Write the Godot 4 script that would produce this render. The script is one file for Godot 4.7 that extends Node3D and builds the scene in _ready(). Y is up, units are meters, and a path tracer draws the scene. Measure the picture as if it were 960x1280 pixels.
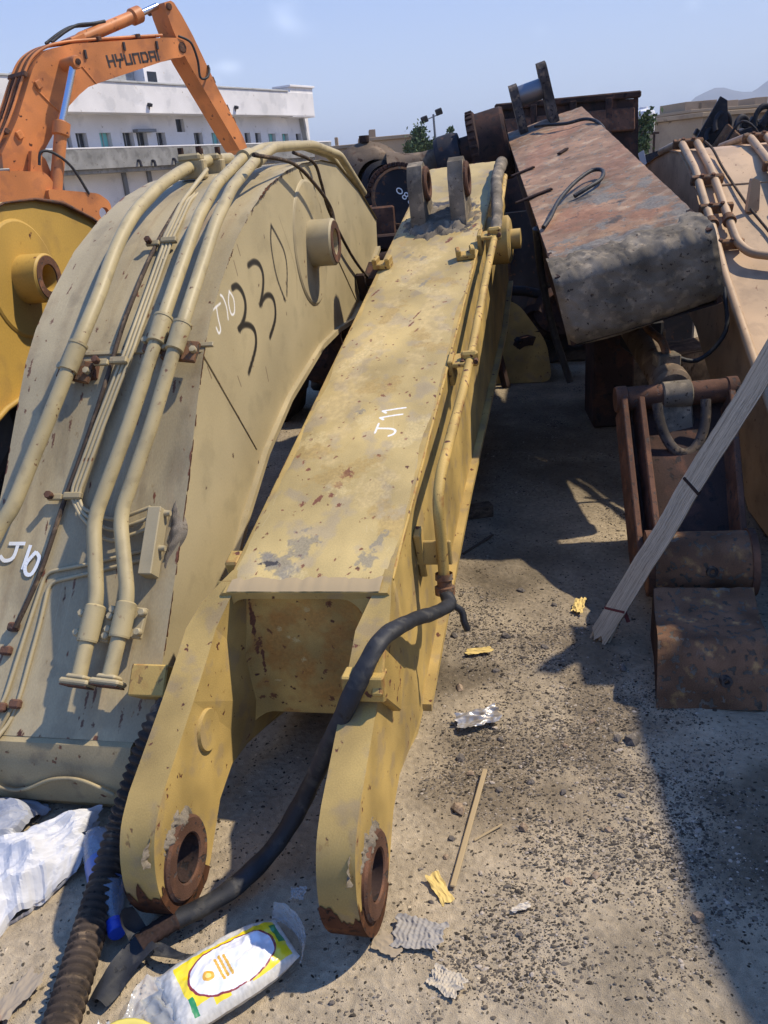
extends Node3D
# A yard of scrapped excavator booms and sticks lying on sand, seen from standing height.

const FLAT := 4294967295
var M := {}
var taken := {}
var sgroup := 1
var rng := RandomNumberGenerator.new()


# ---------------------------------------------------------------- naming
func numbered(parent: Node, called: String) -> String:
	var key := str(parent.get_instance_id()) + called
	var n: int = taken.get(key, 0)
	taken[key] = n + 1
	return called if n == 0 else "%s_%03d" % [called, n]


func tag(o: Node, label: String, category: String, group := "", kind := "") -> Node:
	if label: o.set_meta("label", label)
	if category: o.set_meta("category", category)
	if group: o.set_meta("group", group)
	if kind: o.set_meta("kind", kind)
	return o


func thing(called: String, label: String, category: String, xf := Transform3D(), group := "", kind := "") -> Node3D:
	var o := Node3D.new()
	o.name = numbered(self, called)
	o.transform = xf
	add_child(o, true)
	tag(o, label, category, group, kind)
	return o


func part(called: String, s: SurfaceTool, m: Material, parent: Node = self) -> MeshInstance3D:
	s.generate_normals()
	s.index()
	var o := MeshInstance3D.new()
	o.mesh = s.commit()
	o.material_override = m
	o.name = numbered(parent, called)
	parent.add_child(o, true)
	return o


func copy(src: Node3D, xf: Transform3D, label := "", group := "") -> Node3D:
	var o: Node3D = src.duplicate()
	o.name = numbered(self, str(src.name).rstrip("0123456789").trim_suffix("_"))
	o.transform = xf
	add_child(o, true)
	if label: o.set_meta("label", label)
	if group: o.set_meta("group", group)
	return o


func yawed(at: Vector3, yaw_right: float, pitch := 0.0, roll := 0.0) -> Transform3D:
	var b := Basis(Vector3.UP, deg_to_rad(-yaw_right)) * Basis(Vector3.RIGHT, deg_to_rad(pitch)) * Basis(Vector3.BACK, deg_to_rad(roll))
	return Transform3D(b, at)


# ---------------------------------------------------------------- shapes
func mb() -> SurfaceTool:
	var s := SurfaceTool.new()
	s.begin(Mesh.PRIMITIVE_TRIANGLES)
	s.set_smooth_group(FLAT)
	return s


func tri(s: SurfaceTool, a: Vector3, b: Vector3, c: Vector3, from: Vector3, ua := Vector2.ZERO, ub := Vector2.ZERO, uc := Vector2.ZERO) -> void:
	# wound so that the face looks away from the point «from»
	if (c - a).cross(b - a).dot((a + b + c) / 3.0 - from) < 0.0:
		var t := b; b = c; c = t
		var u := ub; ub = uc; uc = u
	s.set_uv(ua); s.add_vertex(a)
	s.set_uv(ub); s.add_vertex(b)
	s.set_uv(uc); s.add_vertex(c)


func quad(s: SurfaceTool, a: Vector3, b: Vector3, c: Vector3, d: Vector3, from: Vector3) -> void:
	tri(s, a, b, c, from)
	tri(s, a, c, d, from)


func box(s: SurfaceTool, c: Vector3, size: Vector3, bas := Basis(), bev := 0.004) -> void:
	s.set_smooth_group(FLAT)
	var h := size * 0.5
	bev = minf(bev, minf(h.x, minf(h.y, h.z)) * 0.8)
	var p := func(sx: float, sy: float, sz: float, k: int) -> Vector3:
		var v := Vector3(sx * (h.x - (0.0 if k == 0 else bev)), sy * (h.y - (0.0 if k == 1 else bev)), sz * (h.z - (0.0 if k == 2 else bev)))
		return c + bas * v
	for sg in [-1.0, 1.0]:
		quad(s, p.call(sg, -1, -1, 0), p.call(sg, 1, -1, 0), p.call(sg, 1, 1, 0), p.call(sg, -1, 1, 0), c)
		quad(s, p.call(-1, sg, -1, 1), p.call(1, sg, -1, 1), p.call(1, sg, 1, 1), p.call(-1, sg, 1, 1), c)
		quad(s, p.call(-1, -1, sg, 2), p.call(1, -1, sg, 2), p.call(1, 1, sg, 2), p.call(-1, 1, sg, 2), c)
		for t in [-1.0, 1.0]:
			quad(s, p.call(sg, t, -1, 0), p.call(sg, t, 1, 0), p.call(sg, t, 1, 1), p.call(sg, t, -1, 1), c)
			quad(s, p.call(sg, -1, t, 0), p.call(sg, 1, t, 0), p.call(sg, 1, t, 2), p.call(sg, -1, t, 2), c)
			quad(s, p.call(-1, sg, t, 1), p.call(1, sg, t, 1), p.call(1, sg, t, 2), p.call(-1, sg, t, 2), c)
			for u in [-1.0, 1.0]:
				tri(s, p.call(sg, t, u, 0), p.call(sg, t, u, 1), p.call(sg, t, u, 2), c)


func beam(s: SurfaceTool, a: Vector3, b: Vector3, w: float, h: float, up := Vector3.UP, bev := 0.004) -> void:
	var z := (b - a).normalized()
	var x := up.cross(z).normalized()
	box(s, (a + b) * 0.5, Vector3(w, h, a.distance_to(b)), Basis(x, z.cross(x), z), bev)


func curve(pts: Array, n := 6) -> PackedVector3Array:
	var out := PackedVector3Array()
	for i in pts.size() - 1:
		var p0: Vector3 = pts[maxi(i - 1, 0)]
		var p1: Vector3 = pts[i]
		var p2: Vector3 = pts[i + 1]
		var p3: Vector3 = pts[mini(i + 2, pts.size() - 1)]
		for k in n:
			out.append(p1.cubic_interpolate(p2, p0, p3, float(k) / n))
	out.append(pts[-1])
	return out


func bent(pts: Array, r := 0.06, n := 5) -> PackedVector3Array:
	# straight runs with rounded bends, as bent steel tube
	var out := PackedVector3Array()
	out.append(pts[0])
	for i in range(1, pts.size() - 1):
		var p: Vector3 = pts[i]
		var d0: Vector3 = pts[i - 1] - p
		var d1: Vector3 = pts[i + 1] - p
		var k := minf(r, minf(d0.length(), d1.length()) * 0.45)
		var a := p + d0.normalized() * k
		var b := p + d1.normalized() * k
		for j in n + 1:
			var t := float(j) / n
			out.append(a.lerp(p, t).lerp(p.lerp(b, t), t))
	out.append(pts[-1])
	return out


func tube(s: SurfaceTool, path: PackedVector3Array, r: float, sides := 12, rf = null, flat := 1.0) -> void:
	sgroup += 2
	var n := path.size()
	var t0 := (path[1] - path[0]).normalized()
	var up := Vector3.UP if absf(t0.y) < 0.9 else Vector3.RIGHT
	var x := up.cross(t0).normalized()
	var rings := []
	var len := 0.0
	for i in n:
		var t := (path[mini(i + 1, n - 1)] - path[maxi(i - 1, 0)]).normalized()
		x = (x - t * x.dot(t)).normalized()
		var y := t.cross(x)
		if i: len += path[i].distance_to(path[i - 1])
		var rr: float = rf.call(len, float(i) / (n - 1)) if rf != null else r
		var ring := PackedVector3Array()
		for k in sides:
			var a := TAU * k / sides
			ring.append(path[i] + x * cos(a) * rr + y * sin(a) * rr * flat)
		rings.append(ring)
	s.set_smooth_group(sgroup)
	for i in n - 1:
		for k in sides:
			var k2 := (k + 1) % sides
			quad(s, rings[i][k], rings[i][k2], rings[i + 1][k2], rings[i + 1][k], (path[i] + path[i + 1]) * 0.5)
	s.set_smooth_group(FLAT)
	for k in sides:
		tri(s, path[0], rings[0][k], rings[0][(k + 1) % sides], path[1])
		tri(s, path[n - 1], rings[n - 1][k], rings[n - 1][(k + 1) % sides], path[n - 2])


func pipe(s: SurfaceTool, a: Vector3, b: Vector3, r: float, sides := 14) -> void:
	tube(s, PackedVector3Array([a, b]), r, sides)


func lathe(s: SurfaceTool, prof: Array, xf: Transform3D, segs := 24, soft := false, arc := TAU) -> void:
	# prof: Vector2(radius, along the local y axis), turned about that axis
	for i in prof.size() - 1:
		if not soft or i == 0: sgroup += 1
		s.set_smooth_group(sgroup)
		var p: Vector2 = prof[i]
		var q: Vector2 = prof[i + 1]
		for k in segs:
			var a := arc * k / segs
			var b := arc * (k + 1) / segs
			var v := func(r: Vector2, t: float) -> Vector3: return xf * Vector3(cos(t) * r.x, r.y, sin(t) * r.x)
			var e := (q - p).normalized()
			var m := (a + b) * 0.5
			var out := Vector3(cos(m) * e.y, -e.x, sin(m) * e.y)
			var mid := Vector3(cos(m) * (p.x + q.x) * 0.5, (p.y + q.y) * 0.5, sin(m) * (p.x + q.x) * 0.5)
			var from := xf * (mid - out)
			if p.x > 1e-6: tri(s, v.call(p, a), v.call(p, b), v.call(q, b), from)
			if q.x > 1e-6: tri(s, v.call(p, a), v.call(q, b), v.call(q, a), from)


func ring_boss(s: SurfaceTool, at: Vector3, axis: Vector3, ro: float, ri: float, depth: float, segs := 28, cham := 0.008) -> void:
	# a bored collar that grows from «at» along «axis»
	var y := axis.normalized()
	var x := (Vector3.RIGHT if absf(y.x) < 0.9 else Vector3.UP)
	x = (x - y * x.dot(y)).normalized()
	var xf := Transform3D(Basis(x, y, x.cross(y)), at)
	lathe(s, [Vector2(ri, 0), Vector2(ro, 0)].slice(1) + [Vector2(ro, depth - cham), Vector2(ro - cham, depth), Vector2(ri + cham * 0.6, depth), Vector2(ri, depth - cham * 0.6), Vector2(ri, -0.02)], xf, segs)


func rod_at(s: SurfaceTool, a: Vector3, b: Vector3, prof: Array, segs := 18, soft := false) -> void:
	# a lathe from a to b; profile lengths are shares 0..1 of the way
	var y := (b - a).normalized()
	var x := (Vector3.RIGHT if absf(y.x) < 0.9 else Vector3.UP)
	x = (x - y * x.dot(y)).normalized()
	var L := a.distance_to(b)
	var pr := []
	for p in prof: pr.append(Vector2(p.x, p.y * L))
	lathe(s, pr, Transform3D(Basis(x, y, x.cross(y)), a), segs, soft)


func prism(s: SurfaceTool, pts: Array, z0, z1, xf := Transform3D(), hole := PackedVector2Array(), uvf = null) -> void:
	# a polygon in the local xy plane given thickness along z; z0 and z1 may be functions of the point
	var f0: Callable = z0 if z0 is Callable else func(_p): return z0
	var f1: Callable = z1 if z1 is Callable else func(_p): return z1
	var outer := PackedVector2Array(pts)
	if Geometry2D.is_polygon_clockwise(outer): outer.reverse()
	var poly := outer.duplicate()
	if hole.size():
		var h := hole.duplicate()
		if not Geometry2D.is_polygon_clockwise(h): h.reverse()
		var best := [INF, 0, 0]
		for i in outer.size():
			for j in h.size():
				var d := outer[i].distance_squared_to(h[j])
				if d < best[0]: best = [d, i, j]
		poly = PackedVector2Array()
		for i in outer.size() + 1: poly.append(outer[(best[1] + i) % outer.size()])
		for j in h.size() + 1: poly.append(h[(best[2] + j) % h.size()])
		var e: Vector2 = (h[best[2]] - outer[best[1]]).orthogonal().normalized() * 1e-5
		poly[0] += e
		poly[poly.size() - 1] += e
	var idx := Geometry2D.triangulate_polygon(poly)
	var at := func(p: Vector2, z: float) -> Vector3: return xf * Vector3(p.x, p.y, z)
	var uv := func(p: Vector2) -> Vector2: return uvf.call(p) if uvf != null else p
	s.set_smooth_group(FLAT)
	for i in range(0, idx.size(), 3):
		var a := poly[idx[i]]
		var b := poly[idx[i + 1]]
		var c := poly[idx[i + 2]]
		var m := (a + b + c) / 3.0
		var mid: Vector3 = at.call(m, (f0.call(m) + f1.call(m)) * 0.5)
		for f in [f0, f1]:
			tri(s, at.call(a, f.call(a)), at.call(b, f.call(b)), at.call(c, f.call(c)), mid, uv.call(a), uv.call(b), uv.call(c))
	for loop in ([outer, hole] if hole.size() else [outer]):
		var inside: bool = loop == hole
		for i in loop.size():
			var a: Vector2 = loop[i]
			var b: Vector2 = loop[(i + 1) % loop.size()]
			var side := (b - a).orthogonal().normalized() * 0.01
			var mid := (a + b) * 0.5
			var within := Geometry2D.is_point_in_polygon(mid + side, loop)
			var src := mid + side * (1.0 if within != inside else -1.0)
			var from: Vector3 = at.call(src, (f0.call(mid) + f1.call(mid)) * 0.5)
			var back: Vector2 = a - loop[(i - 1 + loop.size()) % loop.size()]
			if i == 0 or absf(back.angle_to(b - a)) > 0.5: sgroup += 1
			s.set_smooth_group(sgroup)
			var q := [at.call(a, f0.call(a)), at.call(b, f0.call(b)), at.call(b, f1.call(b)), at.call(a, f1.call(a))]
			tri(s, q[0], q[1], q[2], from, uv.call(a), uv.call(b), uv.call(b))
			tri(s, q[0], q[2], q[3], from, uv.call(a), uv.call(b), uv.call(a))


func circle(c: Vector2, r: float, n := 24) -> PackedVector2Array:
	var p := PackedVector2Array()
	for i in n: p.append(c + Vector2(cos(TAU * i / n), sin(TAU * i / n)) * r)
	return p


func grid(s: SurfaceTool, nu: int, nv: int, f: Callable, faceted := false) -> void:
	# a surface f(u, v) -> point, u and v in 0..1
	sgroup += 1
	s.set_smooth_group(FLAT if faceted else sgroup)
	var P := []
	for j in nv + 1:
		var row := PackedVector3Array()
		for i in nu + 1: row.append(f.call(float(i) / nu, float(j) / nv))
		P.append(row)
	for j in nv:
		for i in nu:
			var a: Vector3 = P[j][i]
			var b: Vector3 = P[j][i + 1]
			var c: Vector3 = P[j + 1][i + 1]
			var d: Vector3 = P[j + 1][i]
			var ua := Vector2(float(i) / nu, float(j) / nv)
			var uc := Vector2(float(i + 1) / nu, float(j + 1) / nv)
			for q in [[a, b, c, ua, Vector2(uc.x, ua.y), uc], [a, c, d, ua, uc, Vector2(ua.x, uc.y)]]:
				for k in 3:
					s.set_uv(q[3 + k])
					s.add_vertex(q[k])


func rounded(pts: Array, r: float, n := 4) -> Array:
	# a polygon with its corners rounded
	var out := []
	for i in pts.size():
		var p: Vector2 = pts[i]
		var a: Vector2 = pts[(i - 1 + pts.size()) % pts.size()]
		var b: Vector2 = pts[(i + 1) % pts.size()]
		var k := minf(r, minf(p.distance_to(a), p.distance_to(b)) * 0.45)
		var pa := p + (a - p).normalized() * k
		var pb := p + (b - p).normalized() * k
		for j in n + 1:
			var t := float(j) / n
			out.append(pa.lerp(p, t).lerp(p.lerp(pb, t), t))
	return out


func ribbon(s: SurfaceTool, pts: PackedVector3Array, nrm: Vector3, w: float) -> void:
	# a brushed mark: a thin raised strip of paint
	var n := pts.size()
	for i in n - 1:
		var t := (pts[i + 1] - pts[i]).normalized()
		var x := t.cross(nrm).normalized() * w * 0.5
		var a := pts[i] - t * w * 0.3
		var b := pts[i + 1] + t * w * 0.3
		var up := nrm * 0.0016 * (1.0 + 0.15 * i)
		quad(s, a - x + up, a + x + up, b + x + up, b - x + up, (a + b) * 0.5 - nrm)


# ---------------------------------------------------------------- computed textures
func nz(w: int, h: int, period: float, sd: int, oct := 3, seamless := true, cell := false) -> PackedByteArray:
	var n := FastNoiseLite.new()
	n.seed = sd
	n.noise_type = FastNoiseLite.TYPE_CELLULAR if cell else FastNoiseLite.TYPE_SIMPLEX_SMOOTH
	n.frequency = 1.0 / period
	n.fractal_octaves = oct
	var im := n.get_seamless_image(w, h, false, false, 0.12) if seamless else n.get_image(w, h)
	return im.get_data()


# colours are sRGB bytes. chip: 0..255, lower means more paint lost
func paint(o: Dictionary) -> Array:
	var w: int = o.w
	var h: int = o.h
	var sd: int = o.seed
	var sm: bool = o.get("seamless", true)
	var k: float = o.get("scale", 1.0)
	var n1 := nz(w, h, 330.0 * k, sd, 4, sm)
	var n2 := nz(w, h, 120.0 * k, sd + 1, 5, sm)
	var n3 := nz(w, h, 5.0 * k, sd + 2, 2, sm)
	var n4 := nz(w, h, 46.0 * k, sd + 3, 4, sm)
	var b: Color = o.base
	var b2: Color = o.get("base2", o.base)
	var ru: Color = o.get("rust", Color8(92, 56, 40))
	var mott: float = o.get("mott", 0.12)
	var grain: float = o.get("grain", 0.05)
	var thr: float = o.get("chip", 225.0)
	var edge: float = o.get("edge", 0.0)
	var ek: float = o.get("edge_k", 90.0)
	var f2: float = o.get("from2", 150.0)
	var soft2: float = o.get("soft2", 50.0)
	var out := PackedByteArray()
	out.resize(w * h * 3)
	var hb := PackedByteArray()
	hb.resize(w * h)
	var inv_edge := 1.0 / maxf(edge, 1.0)
	for y in h:
		var ey := minf(y, h - 1 - y)
		for x in w:
			var i := y * w + x
			var c := (n3[i] - 128) / 128.0
			var t := 1.0 + (n1[i] - 128) / 128.0 * mott + c * grain
			var m := clampf((n2[i] - f2) / soft2, 0.0, 1.0)
			var r := lerpf(b.r8, b2.r8, m) * t
			var g := lerpf(b.g8, b2.g8, m) * t
			var bl := lerpf(b.b8, b2.b8, m) * t
			var cv := n4[i] + c * 9.0
			if edge > 0.0:
				var e := minf(ey, minf(x, w - 1 - x))
				if e < edge: cv += (1.0 - e * inv_edge) * ek
			var hh := 160.0 + c * 14.0
			if cv > thr - 7.0:
				var q := clampf((cv - thr) / 5.0, 0.0, 1.0)
				var rt := 1.0 + c * 0.22 + (n2[i] - 128) / 128.0 * 0.35
				if cv < thr:
					r *= 0.9; g *= 0.87; bl *= 0.82
				r = lerpf(r, ru.r8 * rt, q)
				g = lerpf(g, ru.g8 * rt, q)
				bl = lerpf(bl, ru.b8 * rt, q)
				hh -= 70.0 * q
			out[i * 3] = clampi(int(r), 0, 255)
			out[i * 3 + 1] = clampi(int(g), 0, 255)
			out[i * 3 + 2] = clampi(int(bl), 0, 255)
			hb[i] = clampi(int(hh), 0, 255)
	return [Image.create_from_data(w, h, false, Image.FORMAT_RGB8, out), Image.create_from_data(w, h, false, Image.FORMAT_L8, hb)]


# an uneven patch; centre and radii in pixels
func blot(ims: Array, c: Vector2, rx: float, ry: float, col: Color, sd: int, amount := 1.0, turn := 0.0, dent := 0.0, soft := 0.25) -> void:
	var im: Image = ims[0]
	var n := FastNoiseLite.new()
	n.seed = sd
	n.frequency = 2.2 / (rx + ry)
	n.fractal_octaves = 5
	n.fractal_gain = 0.62
	var R := maxf(rx, ry) * 1.5
	for y in range(maxi(0, int(c.y - R)), mini(im.get_height(), int(c.y + R))):
		for x in range(maxi(0, int(c.x - R)), mini(im.get_width(), int(c.x + R))):
			var d := (Vector2(x, y) - c).rotated(-turn)
			var e := Vector2(d.x / rx, d.y / ry).length()
			if e > 1.5: continue
			var v := 1.0 - e + n.get_noise_2d(x, y) * 1.1
			var a := clampf(v / soft, 0.0, 1.0) * amount
			if a <= 0.0: continue
			var g := 1.0 + n.get_noise_2d(x * 5.0, y * 5.0) * 0.3
			im.set_pixel(x, y, im.get_pixel(x, y).lerp(Color(col.r * g, col.g * g, col.b * g), a))
			if dent != 0.0:
				var hm: Image = ims[1]
				hm.set_pixel(x, y, Color.from_hsv(0, 0, clampf(hm.get_pixel(x, y).r + dent * a, 0, 1)))


# a painted or sprayed line through pixel points
func stroke(ims: Array, pts: Array, wid: float, col: Color, soft := 1.5, amount := 1.0) -> void:
	var im: Image = ims[0]
	for i in pts.size() - 1:
		var a: Vector2 = pts[i]
		var b: Vector2 = pts[i + 1]
		var R := wid + soft + 1.0
		for y in range(maxi(0, int(minf(a.y, b.y) - R)), mini(im.get_height(), int(maxf(a.y, b.y) + R) + 1)):
			for x in range(maxi(0, int(minf(a.x, b.x) - R)), mini(im.get_width(), int(maxf(a.x, b.x) + R) + 1)):
				var p := Vector2(x, y)
				var d := p.distance_to(Geometry2D.get_closest_point_to_segment(p, a, b)) - wid * 0.5
				var al := clampf(0.5 - d / soft, 0.0, 1.0) * amount
				if al > 0.0: im.set_pixel(x, y, im.get_pixel(x, y).lerp(col, al))


func smooth2(pts: Array, n := 5) -> Array:
	var out := []
	for i in pts.size() - 1:
		var p0: Vector2 = pts[maxi(i - 1, 0)]
		var p3: Vector2 = pts[mini(i + 2, pts.size() - 1)]
		for k in n: out.append((pts[i] as Vector2).cubic_interpolate(pts[i + 1], p0, p3, float(k) / n))
	out.append(pts[-1])
	return out


func mat_of(ims: Array, size: float, rough := 0.6, relief := 0.15, spec := 0.4) -> StandardMaterial3D:
	# size > 0: repeats every «size» metres on all three axes; 0: laid out by the mesh's own coordinates
	var m := StandardMaterial3D.new()
	m.albedo_texture = ImageTexture.create_from_image(ims[0])
	m.roughness = rough
	m.metallic_specular = spec
	if size > 0.0:
		m.uv1_triplanar = true
		m.uv1_scale = Vector3.ONE / size
		m.uv1_triplanar_sharpness = 4.0
	else:
		m.texture_repeat = false
	if relief > 0.0:
		m.heightmap_enabled = true
		m.heightmap_texture = ImageTexture.create_from_image(ims[1])
		m.heightmap_scale = relief
	return m


func plain(c: Color, rough := 0.6, metal := 0.0) -> StandardMaterial3D:
	var m := StandardMaterial3D.new()
	m.albedo_color = c
	m.roughness = rough
	m.metallic = metal
	return m


func materials() -> void:
	var rust := Color8(88, 54, 40)
	M.khaki = mat_of(paint({w = 1024, h = 1024, seed = 11, base = Color8(166, 152, 119), base2 = Color8(155, 142, 111), rust = rust, mott = 0.10, grain = 0.03, chip = 228.0}), 1.4, 0.55, 0.1)
	M.khaki_dirty = mat_of(paint({w = 1024, h = 1024, seed = 21, base = Color8(154, 139, 105), base2 = Color8(132, 119, 93), rust = rust, mott = 0.16, grain = 0.06, chip = 216.0}), 1.2, 0.62, 0.12)
	M.yellow = mat_of(paint({w = 1024, h = 1024, seed = 31, base = Color8(168, 142, 84), base2 = Color8(154, 132, 90), rust = rust, mott = 0.16, grain = 0.06, chip = 210.0}), 1.0, 0.6, 0.18)
	M.yellow_worn = mat_of(paint({w = 512, h = 512, seed = 41, base = Color8(168, 140, 78), base2 = Color8(146, 106, 58), rust = rust, mott = 0.14, grain = 0.08, chip = 198.0, from2 = 165.0}), 0.5, 0.65, 0.25)
	M.deep_yellow = mat_of(paint({w = 512, h = 512, seed = 51, base = Color8(178, 144, 70), base2 = Color8(166, 134, 70), rust = rust, mott = 0.08, grain = 0.04, chip = 228.0}), 1.3, 0.55, 0.1)
	M.orange = mat_of(paint({w = 512, h = 512, seed = 61, base = Color8(190, 120, 68), base2 = Color8(174, 110, 66), rust = Color8(90, 52, 36), mott = 0.14, grain = 0.05, chip = 226.0}), 2.2, 0.5, 0.0)
	M.pink_tan = mat_of(paint({w = 1024, h = 1024, seed = 71, base = Color8(178, 149, 116), base2 = Color8(163, 136, 106), rust = rust, mott = 0.1, grain = 0.04, chip = 224.0}), 1.3, 0.58, 0.12)
	M.rust = mat_of(paint({w = 1024, h = 1024, seed = 81, base = Color8(92, 68, 56), base2 = Color8(112, 80, 62), rust = Color8(74, 66, 62), mott = 0.22, grain = 0.16, chip = 176.0}), 0.9, 0.85, 0.35, 0.2)
	M.rust_dark = mat_of(paint({w = 512, h = 512, seed = 91, base = Color8(60, 48, 44), base2 = Color8(80, 58, 49), rust = Color8(46, 42, 42), mott = 0.22, grain = 0.14, chip = 180.0}), 0.8, 0.85, 0.3, 0.2)
	M.rust_ochre = mat_of(paint({w = 1024, h = 1024, seed = 101, base = Color8(112, 84, 64), base2 = Color8(154, 120, 80), rust = Color8(92, 84, 74), mott = 0.28, grain = 0.18, chip = 172.0, from2 = 172.0, scale = 1.3}), 0.6, 0.85, 0.35, 0.2)
	M.mud = mat_of(paint({w = 1024, h = 1024, seed = 111, base = Color8(112, 104, 92), base2 = Color8(138, 126, 108), rust = Color8(70, 62, 58), mott = 0.24, grain = 0.18, chip = 206.0}), 0.7, 0.95, 0.45, 0.1)
	M.grease = mat_of(paint({w = 512, h = 512, seed = 121, base = Color8(72, 66, 62), base2 = Color8(112, 96, 78), rust = Color8(48, 44, 44), mott = 0.25, grain = 0.2, chip = 176.0}), 0.35, 0.8, 0.6, 0.3)
	M.dusty_iron = mat_of(paint({w = 512, h = 512, seed = 127, base = Color8(96, 84, 72), base2 = Color8(122, 106, 88), rust = Color8(78, 60, 50), mott = 0.2, grain = 0.12, chip = 186.0}), 0.9, 0.85, 0.2, 0.2)
	M.black_scrap = mat_of(paint({w = 512, h = 512, seed = 131, base = Color8(42, 42, 46), base2 = Color8(58, 54, 54), rust = Color8(74, 54, 44), mott = 0.25, grain = 0.14, chip = 200.0}), 0.9, 0.7, 0.2, 0.3)
	M.concrete = mat_of(paint({w = 512, h = 512, seed = 141, base = Color8(168, 168, 166), base2 = Color8(148, 148, 146), rust = Color8(120, 118, 116), mott = 0.12, grain = 0.06, chip = 216.0}), 6.0, 0.9, 0.0)
	M.concrete_dark = mat_of(paint({w = 512, h = 512, seed = 146, base = Color8(134, 133, 130), base2 = Color8(116, 115, 112), rust = Color8(96, 94, 92), mott = 0.16, grain = 0.06, chip = 210.0}), 4.0, 0.9, 0.0)
	M.toe = mat_of(paint({w = 512, h = 512, seed = 148, base = Color8(78, 52, 38), base2 = Color8(98, 66, 46), rust = Color8(56, 44, 38), mott = 0.25, grain = 0.16, chip = 180.0}), 0.3, 0.85, 0.25, 0.2)
	M.khaki_chipped = mat_of(paint({w = 1024, h = 1024, seed = 15, base = Color8(166, 151, 113), base2 = Color8(152, 138, 104), rust = rust, mott = 0.08, grain = 0.03, chip = 206.0, scale = 0.8}), 0.9, 0.5, 0.1)
	M.whitewash = mat_of(paint({w = 512, h = 512, seed = 151, base = Color8(216, 214, 214), base2 = Color8(202, 201, 202), rust = Color8(180, 178, 176), mott = 0.06, grain = 0.03, chip = 224.0}), 8.0, 0.9, 0.0)
	M.plaster_tan = mat_of(paint({w = 512, h = 512, seed = 161, base = Color8(162, 142, 116), base2 = Color8(150, 130, 106), rust = Color8(150, 130, 108), mott = 0.08, grain = 0.05, chip = 220.0}), 9.0, 0.9, 0.0)
	M.rubber = mat_of(paint({w = 512, h = 512, seed = 171, base = Color8(40, 41, 44), base2 = Color8(66, 64, 60), rust = Color8(30, 30, 32), mott = 0.25, grain = 0.14, chip = 200.0}), 0.3, 0.6, 0.12, 0.4)
	M.dusty_rubber = mat_of(paint({w = 512, h = 512, seed = 181, base = Color8(66, 56, 48), base2 = Color8(104, 88, 70), rust = Color8(40, 36, 34), mott = 0.25, grain = 0.16, chip = 196.0}), 0.25, 0.8, 0.15, 0.3)
	M.window = plain(Color8(34, 36, 42), 0.25)
	M.cyan = plain(Color8(120, 196, 190), 0.4)
	M.grey_steel = plain(Color8(120, 122, 126), 0.4, 0.6)
	M.chrome = plain(Color8(205, 208, 214), 0.22, 1.0)
	M.white_paint = plain(Color8(226, 228, 226), 0.7)
	M.black_paint = plain(Color8(44, 42, 42), 0.6)
	M.lettering = plain(Color8(52, 44, 44), 0.6)
	M.white_plastic = plain(Color8(212, 212, 214), 0.55)
	M.blue_plastic = plain(Color8(28, 64, 168), 0.35)
	M.cream = plain(Color8(206, 178, 106), 0.8)
	M.card = plain(Color8(150, 132, 108), 0.9)
	M.bright_dust = plain(Color8(160, 140, 106), 0.95)
	M.wood = mat_of(wood(Color8(206, 188, 162), Color8(150, 134, 112), 5), 0.0, 0.9, 0.25, 0.15)
	M.timber = mat_of(wood(Color8(120, 104, 86), Color8(52, 44, 38), 9), 0.0, 0.95, 0.6, 0.1)
	for m in [M.wood, M.timber]: m.texture_repeat = true
	var film := StandardMaterial3D.new()
	film.transparency = BaseMaterial3D.TRANSPARENCY_ALPHA
	film.albedo_color = Color(0.86, 0.86, 0.84, 0.34)
	film.roughness = 0.12
	M.film = film
	var clear := StandardMaterial3D.new()
	clear.transparency = BaseMaterial3D.TRANSPARENCY_ALPHA
	clear.albedo_color = Color(0.8, 0.86, 0.95, 0.22)
	clear.roughness = 0.06
	M.clear = clear
	var bag := plain(Color8(190, 190, 192), 0.6)
	bag.backlight = Color(0.35, 0.35, 0.36)
	M.bag = bag
	var bag2 := plain(Color8(150, 152, 158), 0.45)
	bag2.backlight = Color(0.25, 0.25, 0.26)
	M.bag_grey = bag2
	var leaf := plain(Color8(60, 80, 40), 0.8)
	leaf.backlight = Color(0.12, 0.16, 0.05)
	M.leaf = leaf
	M.stone_dark = mat_of(paint({w = 256, h = 256, seed = 191, base = Color8(92, 86, 80), base2 = Color8(120, 112, 100), rust = Color8(64, 58, 54), mott = 0.3, grain = 0.2, chip = 190.0, scale = 0.5}), 0.08, 0.95, 0.1, 0.2)
	M.stone_warm = mat_of(paint({w = 256, h = 256, seed = 195, base = Color8(140, 122, 102), base2 = Color8(122, 104, 88), rust = Color8(90, 78, 68), mott = 0.3, grain = 0.2, chip = 196.0, scale = 0.5}), 0.08, 0.95, 0.1, 0.2)
	M.hill = plain(Color8(84, 82, 82), 0.95)


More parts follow.
